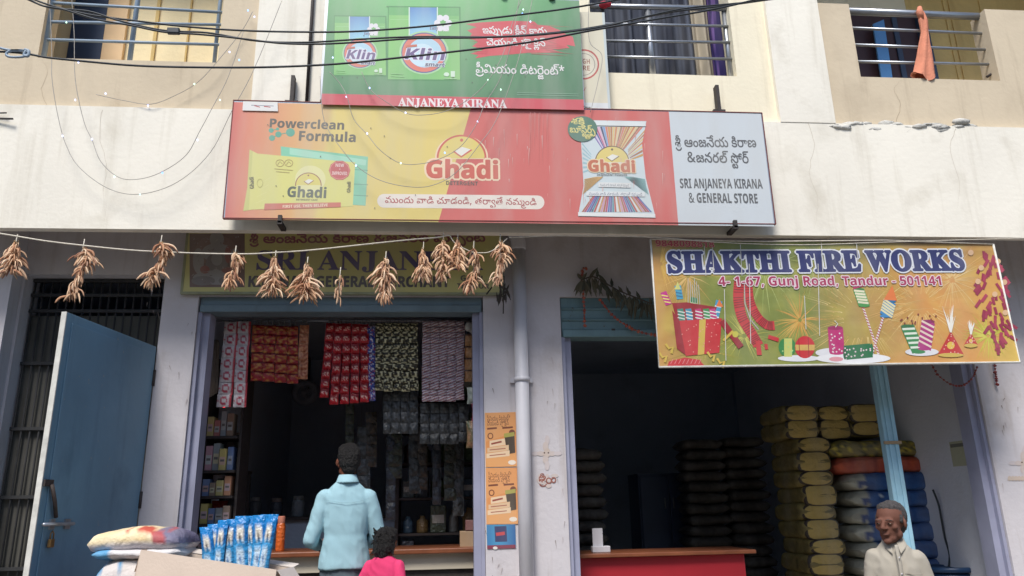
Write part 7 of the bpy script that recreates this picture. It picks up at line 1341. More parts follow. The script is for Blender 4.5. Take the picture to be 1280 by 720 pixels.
bs = thing('back_shelf', (-1.2, 7.7, FL), 'long dark shelf bench behind the counter carrying jars', 'shelf')
zb = at(372, 646, 7.7).z; m = MB(); m.box(-1.98, -.45, 7.5, 8.0, zb-.03, zb-.001); m.build('top', M_dark, bs)
m = MB(); m.box(-1.97, -.47, 7.55, 7.98, FL, zb-.031); m.build('base', M_innerdark, bs)
# tall rack on the right, full of dim goods
rk = thing('goods_rack', (.1, 7.2, FL), 'tall dark rack of dim goods on the right side of the left shop', 'rack')
m = MB()
for x in (-.42, .57): m.box(x-.015, x+.015, 7.0, 7.4, FL, 3.1)
m.build('upright', M_dark, rk)
RZ = [.75, 1.05, 1.35, 1.65, 1.95, 2.25, 2.55]
for z in RZ: m = MB(); m.box(-.40, .55, 7.0, 7.4, z-.02, z); m.build('shelf', M_dark, rk)
rg = random.Random(17); pal = [S(70, 78, 60), S(96, 100, 96), S(60, 60, 66), S(120, 96, 60), S(90, 60, 56), S(64, 84, 100), S(130, 128, 120), S(86, 104, 66)]
words = ['lowest', 'second', 'third', 'fourth', 'fifth', 'sixth', 'top']; posn = ['first', 'second', 'third', 'fourth', 'fifth', 'sixth', 'seventh']
for r_, z in enumerate(RZ):
    x = -.38; k = 0
    while x < .45 and k < 7:
        w = rg.uniform(.09, .15); h = rg.uniform(.14, .24); c = rg.choice(pal); m = MB()
        if rg.random() < .5: m.lathe([(0, 0), (w*.42, 0), (w*.44, .01), (w*.44, h*.7), (w*.2, h*.85), (w*.2, h), (0, h)], (x+w/2, 7.12, z), 12, 0, c); nm, ca = 'goods_bottle', 'bottle'
        else: m.rbox(x+w/2, 7.12, z+h/2, w*.92, .16, h, .008, 0, c); m.box(x+w*.15, x+w*.85, 7.037, 7.0385, z+h*.35, z+h*.65, 0, mixc(c, S(220, 214, 200), .55)); nm, ca = 'goods_carton', 'carton'
        tag(m.build(nm, P_foil, None, (x+w/2, 7.12, z)), 'dim %s standing %s along the %s shelf of the tall rack' % (ca, posn[k], words[r_]), ca, 'goods on the tall rack'); x += w+rg.uniform(.005, .02); k += 1
# stacked small cartons low at the right guide
for k, (q0, q1, c, lab) in enumerate((((574, 690), (598, 720), S(150, 120, 86), 'brown carton lowest in the pile by the right guide'), ((575, 664), (596, 689), S(170, 136, 96), 'tan carton in the middle of the pile by the right guide'), ((582, 650), (598, 663), S(120, 44, 50), 'dark red packet topping the carton pile by the right guide'))):
    a, b = at(*q0, 6.5), at(*q1, 6.5); zt, zb_ = a.z, b.z if k else FL
    m = MB(); m.rbox((a.x+b.x)/2, 6.62, (zt+zb_)/2-.001, b.x-a.x, .22, zt-zb_-.003, .005, 0, c); tag(m.build('carton', P_board, None, ((a.x+b.x)/2, 6.62, zb_)), lab, 'carton', 'cartons piled by the right guide')
for (cx, y0, y1, w, c0, c1, lab) in ((275, 626, 662, 20, S(196, 60, 44), S(230, 190, 170), 'red snack pouch behind the blue packets'), (283, 598, 614, 22, S(120, 128, 132), S(140, 148, 150), 'flat grey box face above the red snack pouch')):
    pouch(cx, y0, y1, w, (lambda c0, c1: lambda u, v: c1 if .3 < v < .7 and .25 < u < .8 else c0)(c0, c1), lab, 'snack_pouch' if c0[0] > .4 else 'grey_packet', 'pouch' if c0[0] > .4 else 'packet', Y=6.7)
m = MB(); z1 = at(275, 662, 6.7).z; m.box(at(262, 662, 6.7).x, at(300, 662, 6.7).x, 6.62, 6.9, z1-.025, z1-.002); z2 = at(283, 614, 6.7).z; m.box(at(270, 614, 6.7).x, at(298, 614, 6.7).x, 6.66, 6.9, z2-.02, z2-.002); m.box(at(268, 614, 6.7).x, at(272, 614, 6.7).x, 6.86, 6.9, zc-.002, z2-.021)
tag(m.build('display_step', M_dark, None, (-1.7, 6.7, zc)), 'dark two level display step behind the blue packets', 'display stand')
# ---------------------------------------------------------------- in front: table, sacks, carton and blue packets
tb = thing('display_table', (-1.62, 4.95, 0), 'low wooden table under the sacks and the open carton', 'table')
m = MB(); m.rbox(-1.62, 4.93, .93, 1.12, .66, .04, .008); m.build('top', M_wood, tb)
for sx in (-1, 1):
    for sy in (-1, 1): m = MB(); m.rbox(-1.62+sx*.5, 4.93+sy*.27-.0, (.91+(.165 if sy > 0 else 0))/2, .05, .05, .91-(.165 if sy > 0 else 0), .005); m.build('leg', M_wood, tb)
def pillow(c, L, Wd, T, rot, colf, seed=0, nL=22, nW=16, sag=0.0, boxy=2.6, tilt=0.0):
    "a filled sack lying flat: local u along its length, pinched at the two sewn ends"
    m = MB(); vs, cs, fs = [], [], []; Mr = Matrix.Rotation(rot, 3, 'Z') @ Matrix.Rotation(tilt, 3, 'Y')
    for i in range(nL+1):
        u = i/nL*2-1; e = (1-abs(u)**7)**(1/2.0) if abs(u) < 1 else 0
        for k in range(nW):
            a = 2*math.pi*k/nW; ca, sa = math.cos(a), math.sin(a); q = (abs(ca)**boxy+abs(sa)**boxy)**(-1/boxy)
            y = q*ca*Wd/2*(.86+.14*e); z = q*sa*T/2*max(.10, e)
            p = Vector((u*L/2, y, z)); nn = noise.noise_vector(p*7+Vector((seed*3.7, seed, 0)))*.014+noise.noise_vector(p*18+Vector((seed, 0, 5)))*.006
            p = p+nn; p.z -= sag*u*u; vs.append(Vector(c)+Mr @ p); cs.append(colf(u, a))
    for i in range(nL):
        for k in range(nW): k2 = (k+1) % nW; fs.append((i*nW+k, i*nW+k2, (i+1)*nW+k2, (i+1)*nW+k))
    fs.append(tuple(reversed(range(nW)))); fs.append(tuple(nL*nW+k for k in range(nW)))
    return m.add(vs, fs, 0, None, True, cs)
def ricecol(u, a):
    q = noise.noise(Vector((u*3, a, 3)))
    if math.sin(a) < -.15: return S(206, 200, 206)
    if u > .45: return S(176, 56, 66) if q > -.1 and u < .72 else S(110, 106, 136)
    if -.25 < u < .5 and math.sin(a) > .55 and q > .1: return S(196, 80, 60)
    return mixc(S(232, 204, 150), S(240, 226, 190), .5+q)
b0, b1 = at(128, 672, 4.98), at(238, 672, 4.98)
ZS = at(180, 673, 4.98).z; m = pillow(((b0.x+b1.x)/2, 4.98, ZS), b1.x-b0.x+.02, .4, .13, -.03, ricecol, 3, sag=.03, boxy=3.4)
tag(m.build('grain_sack', P_bag, None, ((b0.x+b1.x)/2, 4.98, 1.27)), 'yellow and red printed sack lying on top of the white and blue one', 'sack', 'sacks in front of the left shop')
def bluecol(u, a):
    q = noise.noise(Vector((u*4, a*1.3, 8)))
    if abs(u) > .86: return S(60, 150, 200)
    return S(52, 136, 184) if q > .12 else S(206, 198, 194)
m = pillow(((b0.x+b1.x)/2+.02, 4.98, (.952+ZS-.105)/2), b1.x-b0.x-.02, .42, ZS-.105-.952+.01, .02, bluecol, 6, boxy=4.0)
tag(m.build('grain_sack', P_bag, None, ((b0.x+b1.x)/2, 4.98, .95)), 'white and blue printed sack underneath the yellow one', 'sack', 'sacks in front of the left shop')
m = pillow(((b0.x+b1.x)/2+.015, 4.97, ZS-.083), b1.x-b0.x-.01, .40, .062, .02, lambda u, a: S(60, 150, 200) if u < -.55 else S(214, 210, 210), 9)
tag(m.build('folded_sack', P_bag, None, ((b0.x+b1.x)/2, 4.98, 1.2)), 'thin white sack with a blue end squeezed between the two full ones', 'sack', 'sacks in front of the left shop')
# open carton with its flaps
cb = thing('open_carton', (-1.3, 4.75, .95), 'large open cardboard carton with its flaps folded out', 'carton')
M_card = mat('cardboard', S(206, 188, 172), .85, .06, 4, .1, 60, grime=.1, stain=S(150, 130, 112)); M_cardin = mat('inner card', S(214, 204, 196), .85, .05, 4)
A, B_ = at(176, 688, 4.74), at(346, 713, 4.62); ZT = 0.0; ex = (B_-A); Lx = ex.length; ex.normalize(); ey = Vector((-ex.y, ex.x, 0)).normalized(); ez = ex.cross(ey); Dp = .27; th = .006
def cw(u, v, z): return A+ex*u+ey*v+ez*z
def slab(m, u0, u1, v0, v1, z0, z1):
    P_ = [cw(u0, v0, z0), cw(u1, v0, z0), cw(u1, v1, z0), cw(u0, v1, z0), cw(u0, v0, z1), cw(u1, v0, z1), cw(u1, v1, z1), cw(u0, v1, z1)]
    m.add(P_, [(0, 3, 2, 1), (4, 5, 6, 7), (0, 1, 5, 4), (1, 2, 6, 5), (2, 3, 7, 6), (3, 0, 4, 7)])
m = MB(); HB = .24; slab(m, 0, Lx, 0, th, -HB, 0); slab(m, 0, Lx, Dp, Dp+th, -HB, -.01); slab(m, 0, th, th+.001, Dp-.001, -HB, 0); slab(m, Lx-th, Lx, th+.001, Dp-.001, -HB, -.005); slab(m, th+.001, Lx-th-.001, th+.001, Dp-.001, -HB, -HB+.006); m.build('body', M_card, cb)
def flap(P0, P1, out, m_=M_cardin):
    m = MB(); o = Vector(out); n = Vector((0, 0, .004)); P_ = [P0, P1, P1+o, P0+o]; m.add([p for p in P_]+[p+n for p in P_], [(0, 3, 2, 1), (4, 5, 6, 7), (0, 1, 5, 4), (1, 2, 6, 5), (2, 3, 7, 6), (3, 0, 4, 7)]); m.build('flap', m_, cb)
flap(cw(0.002, Dp+th, ZT-.006), cw(Lx, Dp+th, ZT-.006), ey*.10+Vector((0, 0, .012)))
flap(cw(Lx+.001, .01, ZT-.003), cw(Lx+.001, Dp, ZT-.003), ex*.05+Vector((0, 0, -.06)))
flap(cw(-.001, .01, ZT), cw(-.001, Dp, ZT), ex*-.03+Vector((0, 0, -.12)), M_card)
flap(cw(.002, -.001, ZT), cw(Lx-.002, -.001, ZT), ey*-.03+Vector((0, 0, -.16)), M_card)
# tall blue foil packets standing in it
def p_foil(u, v):
    if v < .28:
        d = math.hypot((u-.5)*.75, (v-.2)*2.3)
        if d < .2: return S(226, 220, 206) if d > .12 else S(70, 60, 66)
        return mixc(S(30, 130, 200), S(20, 90, 160), v*3)
    if abs(u-.5) < .30 and v > .34: return S(196, 214, 226) if abs(u-.5) > .12 or math.sin(v*40) > -.1 else S(90, 126, 176)
    return S(60, 150, 206)
LF = [(257, 659, .10, 'blue foil packet at the left end of the row in the carton'), (268, 655, .07, 'second blue foil packet from the left end of the row'), (279, 650, .05, 'tall blue foil packet just left of the row centre, third in line'), (291, 649, .03, 'fourth blue foil packet from the left end of the row'),
      (303, 645, .015, 'blue foil packet at the centre of the row in the carton'), (313, 645, -.01, 'blue foil packet right of the row centre'), (324, 644, -.02, 'third blue foil packet from the orange bottle'), (333, 643, -.03, 'second blue foil packet from the orange bottle'), (340, 643, -.05, 'blue foil packet nearest the orange bottle')]
for i, (cx, yt, ln, lab) in enumerate(LF):
    Yp = 4.93-.012*i+(.03 if i % 2 else 0); tp = at(cx, yt, Yp); w = .080; z0 = .965; h = tp.z-z0; N, K = 6, 14; vs, cs, fs = [], [], []
    yw = -.4+.45*math.sin(i*2.1); sc_ = 1+.08*math.sin(i*3.3)
    for j in range(K+1):
        for q in range(N+1):
            u, v = q/N, j/K; bul = (math.sin(math.pi*u)*min(1, math.sin(math.pi*v)*2.5))**.7*.022 if 0 < v < 1 else 0; bul += .004*noise.noise(Vector((u*4, v*9, i*3)))
            x = (u-.5)*w; pz_ = z0+h*(1-v); lean = -ln*(1-v)*.55+.012*math.sin(v*5+i)
            vs.append((tp.x+x*sc_*math.cos(yw*.8)+lean+ln*.55-.012*math.sin(i), Yp-bul+x*math.sin(yw)*.4, pz_)); cs.append(p_foil(u, v))
    for j in range(K):
        for q in range(N): a_ = j*(N+1)+q; fs.append((a_, a_+N+1, a_+N+2, a_+1))
    m = MB(); m.add(vs, fs, 0, None, True, cs); m.add([(x, y+2*(.012)+.006, z) for x, y, z in vs], [f[::-1] for f in fs], 0, None, True, cs)
    tag(m.build('foil_packet', P_foil, None, (tp.x, Yp, z0)), lab, 'packet', 'blue foil packets in the open carton')
# ---------------------------------------------------------------- right shop: counter, sacks, cupboard
zc2 = at(830, 690, 6.35).z
ct = thing('shop_counter', (1.72, 6.5, FL), 'red fronted counter with a thin dark wooden top in the right shop', 'counter')
a, b = at(712, 690, 6.35), at(945, 690, 6.35)
m = MB(); m.rbox((a.x+b.x)/2, 6.62, zc2-.015, b.x-a.x, .56, .03, .006); m.build('top', M_wood, ct)
m = MB(); m.rbox((a.x+b.x)/2-.02, 6.64, (zc2-.031+FL)/2, b.x-a.x-.12, .48, zc2-.031-FL, .008); m.build('front_panel', M_red, ct)
qs = thing('card_stand', at(748, 690, 6.5), 'small white card standing on a white base at the left of the red counter', 'card stand')
m = MB(); a, b = at(741, 690, 6.5), at(763, 683, 6.5); m.rbox((a.x+b.x)/2, 6.54, zc2+.025, b.x-a.x, .08, .05, .006); m.build('base', M_pvc, qs)
m = MB(); a, b = at(742, 683, 6.5), at(754, 666, 6.5); m.rbox((a.x+b.x)/2, 6.53, zc2+.05+.07, b.x-a.x, .008, .14, .002); m.build('card', M_pvc, qs)
def ysack(u, a):
    s_, q = math.sin(a), noise.noise(Vector((u*6, a*2, 1)))
    c = mixc(S(112, 98, 48), S(140, 122, 62), .5+q)
    if abs(math.cos(a)) > .93 and u < .9: c = mixc(c, S(90, 76, 44), .35)
    return c
def end_sack(c, L, Wd, T, seed, label, grp, col, edge, face):
    "a sack laid with its sewn end towards the street: bulging body, flat end panel rimmed by the dark seam"
    t = thing('grain_sack', (c[0], c[1], c[2]-T/2), label, 'sack', grp); rs = random.Random(seed)
    m = pillow((c[0], c[1]+L/2, c[2]), L, Wd, T, math.pi/2, col, seed, 16, 24, boxy=6.0); m.build('body', P_bag, t)
    n = 26; m = MB(); vs, cs, fs = [], [], []; fat = (.80 if seed % 2 else .60)+rs.uniform(-.06, .05); pw = 5.0 if seed % 2 else rs.choice((2.4, 3.2))
    for j, (k, y, cc) in enumerate(((1.02, .014, edge), (.97, -.008, edge), (.90, -.012, edge), (.87, -.014, face), (.5, -.022, face), (0.02, -.024, face))):
        for i in range(n):
            an = 2*math.pi*i/n; ca, sa = math.cos(an), math.sin(an); q = (abs(ca)**pw+abs(sa)**pw)**(-1/pw)
            p = Vector((q*ca*Wd*.46*k, 0, q*sa*T*fat*.72*k)); w = noise.noise(p*9+Vector((seed, 0, 2)))*.012
            vs.append((c[0]+p.x+w, c[1]+y+.02, c[2]+p.z+w*.5)); cs.append(mixc(cc, S(120, 104, 50), max(0, noise.noise(Vector((an*3, k*5, seed))))*.4))
    for j in range(5):
        for i in range(n): i2 = (i+1) % n; fs.append((j*n+i, j*n+i2, (j+1)*n+i2, (j+1)*n+i))
    fs.append(tuple(5*n+i for i in range(n))); m.add(vs, fs, 0, None, True, cs); m.build('sewn_end', P_bag, t)
YS = 7.05
pit = .152
zt0 = at(1010, 516, YS).z
NAMES = ['topmost', 'second', 'third', 'fourth', 'fifth', 'sixth', 'seventh', 'eighth', 'ninth', 'tenth', 'eleventh', 'twelfth', 'thirteenth', 'fourteenth', 'fifteenth', 'sixteenth']
xA = (at(1003, 600, YS).x, at(1041, 600, YS).x); wA = xA[1]-xA[0]
k = 0; z = zt0
ED, FC = S(44, 32, 26), S(184, 156, 82)
rs_ = random.Random(8)
while z-pit/2 > FL+.02:
    end_sack(((xA[0]+xA[1])/2-(.07 if k < 2 else .02*math.sin(k*2.2)), YS+.02*math.sin(k*1.3), z), .62, wA+.06, pit+.016, k, '%s sack from the top of the left column of yellow sacks' % NAMES[k].capitalize() if k else 'topmost yellow sack of the left column', 'yellow sacks stacked in the right shop', ysack, ED, FC)
    k += 1; z -= pit
for k in range(3):
    zz = zt0-k*pit; 
    for j, cx in enumerate((1.0, 2.0)):
        if k == 2: continue
        end_sack(((xA[0]+xA[1])/2+cx*(wA+.03)-.05, YS+.06, zz), .7, wA+.05, pit+.016, 30+k*3+j, '%s sack of the %s yellow column by the post' % (NAMES[k], ['middle', 'right hand'][j]), 'yellow sacks stacked in the right shop', ysack, ED, FC)
# sacks lying lengthwise to the right of them
def long_sack(z, x0, x1, Y, T, colf, seed, label, grp, Wd=.5):
    m = pillow(((x0+x1)/2, Y+Wd/2, z), x1-x0, Wd, T, .0, colf, seed, 26, 24, boxy=5.0)
    tag(m.build('grain_sack', P_bag, None, ((x0+x1)/2, Y+Wd/2, z-T/2)), label, 'sack', grp)
Yb = 6.86
xb0, xb1 = at(1040, 600, Yb).x, at(1164, 600, Yb).x
def c_print(u, a):
    q = noise.noise(Vector((u*9, a*3, 4))); return S(206, 186, 60) if q > .22 else S(70, 70, 44) if q < -.2 else S(136, 122, 58)
def c_or(u, a): return mixc(S(196, 84, 44), S(170, 60, 40), .5+noise.noise(Vector((u*8, a, 2)))) if abs(u+.25) > .04 else S(150, 50, 36)
def c_blue(sd):
    def f(u, a):
        q = noise.noise(Vector((u*4, a*1.5, sd*2.0)))
        if u < -.64: return S(44, 66, 120) if math.hypot((u+.74)*8, math.sin(a)*1.2+.2) < .55 else mixc(S(180, 178, 160), S(138, 136, 122), .5+q*1.2)
        if -.42 < u < -.05 and abs(math.sin(a*2+u*9+sd)) < .16 and sd % 2: return S(190, 200, 206)
        return mixc(S(14, 66, 126), S(24, 88, 154), .5+q)
    return f
z = zt0-2.15*pit-.02
xp = (xA[1]+.02)
long_sack(z, xp, xp+.95, YS-.02, pit+.02, c_print, 51, 'long yellow and black printed sack on top of the orange one', 'long sacks beside the blue post')
z -= pit; long_sack(z, xp+.02, xp+.98, YS-.05, pit+.015, c_or, 52, 'orange sack lying between the printed one and the blue ones', 'long sacks beside the blue post')
k = 0; z -= pit
zi = z
while z-pit/2 > FL:
    long_sack(z, xp+.10+.02*math.sin(k*1.9), xp+1.0+.03*math.sin(k*2.3), YS-.08+.02*math.sin(k*1.1), pit+.018, c_blue(k), 60+k, '%s blue and white sack down, lying left of the post behind the old man' % NAMES[k], 'blue and white sacks', .52); k += 1; z -= pit
# the blue column seen to the right of the post
z = at(1150, 563, YS).z; k = 0
while z-pit/2 > FL+.02:
    x0 = xp+1.02; m = pillow((x0+.14+.02*math.sin(k*2.2)+.012*k, YS+.14, z), .5, .46, pit+.02, math.pi/2+.05*math.sin(k), lambda u, a: mixc(S(20, 68, 124), S(30, 92, 152), .5+noise.noise(Vector((u*4, a, k*1.0)))), 80+k, 16, 18, boxy=2.5)
    tag(m.build('grain_sack', P_bag, None, (x0+.14, YS+.14, z-pit/2)), '%s plain blue sack from the top of the column right of the post' % NAMES[k], 'sack', 'plain blue sacks'); k += 1; z -= pit
# dark stacks deep in the room and the cupboard
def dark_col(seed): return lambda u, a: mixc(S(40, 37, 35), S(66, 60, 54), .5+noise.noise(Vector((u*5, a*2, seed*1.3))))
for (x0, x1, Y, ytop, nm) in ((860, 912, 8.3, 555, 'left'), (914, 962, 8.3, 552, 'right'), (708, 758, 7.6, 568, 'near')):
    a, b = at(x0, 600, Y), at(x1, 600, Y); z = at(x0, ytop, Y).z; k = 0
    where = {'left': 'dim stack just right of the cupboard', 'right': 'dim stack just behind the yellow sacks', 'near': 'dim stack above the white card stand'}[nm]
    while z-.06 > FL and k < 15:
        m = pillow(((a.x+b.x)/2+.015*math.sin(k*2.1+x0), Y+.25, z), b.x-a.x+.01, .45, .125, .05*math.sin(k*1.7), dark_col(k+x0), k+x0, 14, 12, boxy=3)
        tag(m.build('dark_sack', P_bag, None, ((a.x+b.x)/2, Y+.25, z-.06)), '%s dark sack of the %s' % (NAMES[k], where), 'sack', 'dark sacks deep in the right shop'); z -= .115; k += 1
cp = thing('cupboard', (at(832, 640, 9).x, 9.2, FL), 'tall dark cupboard against the back of the right shop', 'cupboard')
a, b = at(797, 592, 9.0), at(868, 592, 9.0)
m = MB(); m.box(a.x, b.x, 9.0, 9.5, FL, a.z); m.build('body', M_navy, cp)
for q in (0, 1):
    m = MB(); w = (b.x-a.x)/2; m.rbox(a.x+w*(q+.5), 8.985, (FL+a.z)/2, w-.03, .025, a.z-FL-.08, .004); d_ = m.build('door', M_navy, cp)
    m = MB(); x = a.x+w+(-.05 if q == 0 else .05); m.tube([(x, 8.955, 1.5), (x, 8.955, 1.62)], .008, 6); m.build('handle', M_steel, d_)
# drum low at the right, hose down the blue sacks, paper and smudge on the inner wall
dr = thing('plastic_drum', (at(1200, 712, 6.6).x, 6.75, FL), 'dark blue plastic drum with a flat lid at the right of the old man', 'drum')
c = (dr.location.x, 6.75, FL); zt = at(1200, 709, 6.6).z-FL; M_drum = mat('drum plastic', S(30, 58, 92), .4, .1, 6)
m = MB(); m.lathe([(0, 0), (.19, 0), (.21, .05), (.215, zt*.3), (.225, zt*.32), (.215, zt*.36), (.215, zt*.62), (.225, zt*.64), (.215, zt*.68), (.2, zt-.06), (.19, zt-.05)], c, 26); m.build('body', M_drum, dr)
m = MB(); m.lathe([(.2, zt-.045), (.222, zt-.04), (.222, zt-.005), (.21, zt), (.16, zt-.002), (.15, zt-.012), (0, zt-.012)], c, 26); m.build('lid', M_drum, dr)
m = MB(); m.tube(spline([at(1166, 612, 6.8), at(1173, 630, 6.78), at(1177, 650, 6.78), at(1181, 672, 6.8), at(1187, 695, 6.8), at(1184, 718, 6.82)], 5), .009, 8)
tag(m.build('hose', M_black, None, at(1184, 718, 6.82)), 'dark hose hanging down the right edge of the blue sacks', 'hose')
m = MB(); xw = 4.468
p, q = atx(1192, 552, xw), atx(1207, 582, xw)
m.box(xw-.003, xw-.0005, min(p.y, q.y)-.06, max(p.y, q.y)+.06, q.z, p.z, 0, S(176, 176, 150)); m.box(xw-.004, xw-.0032, min(p.y, q.y)-.05, max(p.y, q.y)+.05, p.z-.05, p.z-.02, 0, S(110, 110, 100))
tag(m.build('wall_paper_notice', P_paper, None, (xw, p.y, q.z)), 'faint paper notice on the bare inner wall of the right shop', 'notice')
# ---------------------------------------------------------------- people
def cap(m, a, b, ra, rb, n=3):
    "a tapered limb piece with round ends"
    a, b = Vector(a), Vector(b)
    for k in range(n+1):
        t = k/n; r = ra+(rb-ra)*t
        if k in (0, n): m.ell(a.lerp(b, t), r, r, r, 0, None, None, 2)
    m.tube([a.lerp(b, k/n) for k in range(n+1)], [ra+(rb-ra)*k/n for k in range(n+1)], 14)
def rings(m, rows, n=22):
    "body trunk: (z, half width, half depth, x, y) ellipses joined up"
    vs, fs = [], []
    for z, rx, ry, x, y in rows:
        for k in range(n):
            a = 2*math.pi*k/n; c, s = math.cos(a), math.sin(a); q = (abs(c)**2.4+abs(s)**2.4)**(-1/2.4); vs.append((x+rx*c*q, y+ry*s*q, z))
    for j in range(len(rows)-1):
        for k in range(n): k2 = (k+1) % n; fs.append((j*n+k, j*n+k2, (j+1)*n+k2, (j+1)*n+k))
    fs.append(tuple(reversed(range(n)))); fs.append(tuple((len(rows)-1)*n+k for k in range(n))); m.add(vs, fs)
def hand(m, wrist, fwd, palm, side, s=1.0, curl=.5):
    "palm, four jointed fingers of unequal length and a thumb off the side of the palm"
    f, p = Vector(fwd).normalized(), Vector(palm).normalized(); o = f.cross(p).normalized()*side; w = Vector(wrist)
    for k in range(4):
        base = w+f*.085*s+o*(.030-.020*k)*s; L = [.068, .078, .072, .055][k]*s
        for j in range(4): q = w+f*(.02+.021*j)*s+o*(.026-.0175*k)*s; m.ell(q, .0135*s, .0135*s, .0135*s, 0, None, None, 1)
        d = f; q = base
        for j, (fr, r) in enumerate(((.45, .0086), (.32, .0078), (.25, .0068))):
            d = (d+p*curl*.55).normalized(); e = q+d*L*fr; cap(m, q, e, r*s, r*.93*s, 1); q = e
    q = w+f*.028*s+o*.034*s; d = (f*.6+o*.8+p*.25).normalized(); e = q+d*.036*s; cap(m, w+f*.015*s+o*.015*s, q, .014*s, .012*s, 1); cap(m, q, e, .0115*s, .010*s, 1); cap(m, e, e+(d+f*.6+p*.2).normalized()*.028*s, .0098*s, .0082*s, 1)
def head_frame(c, yaw, tilt=0.0, nod=0.0, hh=.225):
    "c is the point under the skull at chin height; the face looks along -Y before yaw"
    return Matrix.Translation(c) @ Matrix.Rotation(yaw, 4, 'Z') @ Matrix.Rotation(tilt, 4, 'Y') @ Matrix.Rotation(nod, 4, 'X') @ Matrix.Scale(hh/.225, 4)
def add_head(m, F_, thin=0.0):
    h = MB()
    h.ell((0, .018, .142), .074, .092, .083, 0, None, None, 3); h.ell((0, -.022, .085), .058-.004*thin, .066, .088, 0, None, None, 3)
    h.ell((0, -.070, .014), .024, .020, .018, 0, None, None, 2); h.ell((0, -.05, .03), .042, .03, .03, 0, None, None, 2)
    for s in (-1, 1):
        h.ell((s*.040, -.058, .088), .023, .02, .019, 0, None, None, 2); h.ell((s*.028, -.074, .126), .028, .013, .011, 0, None, Matrix.Rotation(s*.12, 3, 'Y'), 2)
        h.ell((s*.077, .006, .104), .009, .018, .028, 0, None, Matrix.Rotation(s*.25, 3, 'Z'), 2); h.ell((s*.047, -.012, .048), .014, .028, .024, 0, None, None, 2)
        h.ell((s*.013, -.098, .080), .009, .012, .008, 0, None, None, 2); h.ell((s*.031, -.0765, .1085), .017, .011, .0115, 0, None, None, 2)
    cap(h, (0, -.086, .118), (0, -.108, .084), .0085, .0125, 2); h.ell((0, -.107, .081), .0115, .0115, .009, 0, None, None, 2)
    h.ell((0, -.087, .053), .023, .010, .0055, 0, None, None, 2); h.ell((0, -.086, .044), .020, .011, .007, 0, None, None, 2); h.ell((0, -.082, .062), .022, .012, .012, 0, None, None, 2)
    h.xform(F_); m.add(h.v, h.f); return m
def face_parts(F_, parent, lid, brow, lip):
    Mw, Md_, Mb, Ml = mat('eye white', S(150, 128, 112), .4, .02), mat('eye dark', S(30, 22, 18), .2, .02), mat('brow hair', brow, .9, .1, 30), mat('lip skin', lip, .6, .05)
    for s in (-1, 1):
        m = MB(); m.ell((s*.031, -.0835, .1070), .0092, .006, .0034, 0, None, None, 2); m.ell((s*.031-.002, -.0875, .1072), .0050, .0026, .0036, 1, None, None, 2); m.xform(F_); m.build('eye', [Mw, Md_], parent)
        m = MB(); m.tube([F_ @ Vector(p) for p in ((s*.013, -.0935, .1225), (s*.028, -.0945, .1285), (s*.047, -.083, .1235))], [.0016, .0026, .001], 6); m.build('eyebrow', Mb, parent)
        m = MB(); m.tube([F_ @ Vector(p) for p in ((s*.019, -.0885, .111), (s*.031, -.0905, .1145), (s*.043, -.084, .111))], [.0014, .002, .0012], 6); m.build('eyelid', lid, parent)
    m = MB(); m.tube([F_ @ Vector(p) for p in ((-.021, -.0905, .0485), (-.008, -.0965, .0488), (0, -.0968, .048), (.008, -.0965, .0488), (.021, -.0905, .0485))], [.0015, .0026, .0028, .0026, .0015], 6); m.build('mouth_line', Ml, parent)
def fold(amp, sc, seed, vert=.5):
    def f(v, n):
        q = noise.noise(Vector((v.x*sc, v.y*sc, v.z*sc*vert+seed))); r = noise.noise(Vector((v.x*sc*2.1+v.z*sc*.9, v.y*sc*2.1, v.z*sc*1.2+seed*2)))
        return n*(amp*q+amp*.55*(1-abs(r)*2))
    return f
def skin_mat(name, c): 
    m = mat(name, c, .68, .05, 16, .08, 120, spec=.15); return m
M_skin1 = skin_mat('brown skin', S(116, 72, 56)); M_skin2 = skin_mat('deep brown skin', S(112, 76, 64)); M_skin3 = skin_mat('warm brown skin', S(128, 82, 62))
M_hair = mat('black hair', S(24, 21, 20), .5, .25, 60, .8, 180); M_greyhair = mat('greying hair', S(84, 80, 80), .75, .4, 70, .8, 220)
M_shirtb = mat('pale blue cotton', S(156, 192, 202), .85, .04, 8, .12, 220); M_trous = mat('grey trousers', S(92, 104, 112), .9, .1, 12, .15, 180)
M_shirtw = mat('cream checked cotton', S(172, 165, 152), .88, .05, 8, .12, 220); M_trous2 = mat('dark trousers', S(64, 62, 66), .9, .1, 12, .15, 180)
M_pink = mat('pink jersey', S(222, 62, 112), .85, .05, 8, .1, 200); M_skirt = mat('dark leggings', S(60, 60, 90), .9, .1, 10); M_sandal = mat('sandal rubber', S(50, 40, 36), .8, .1, 10)
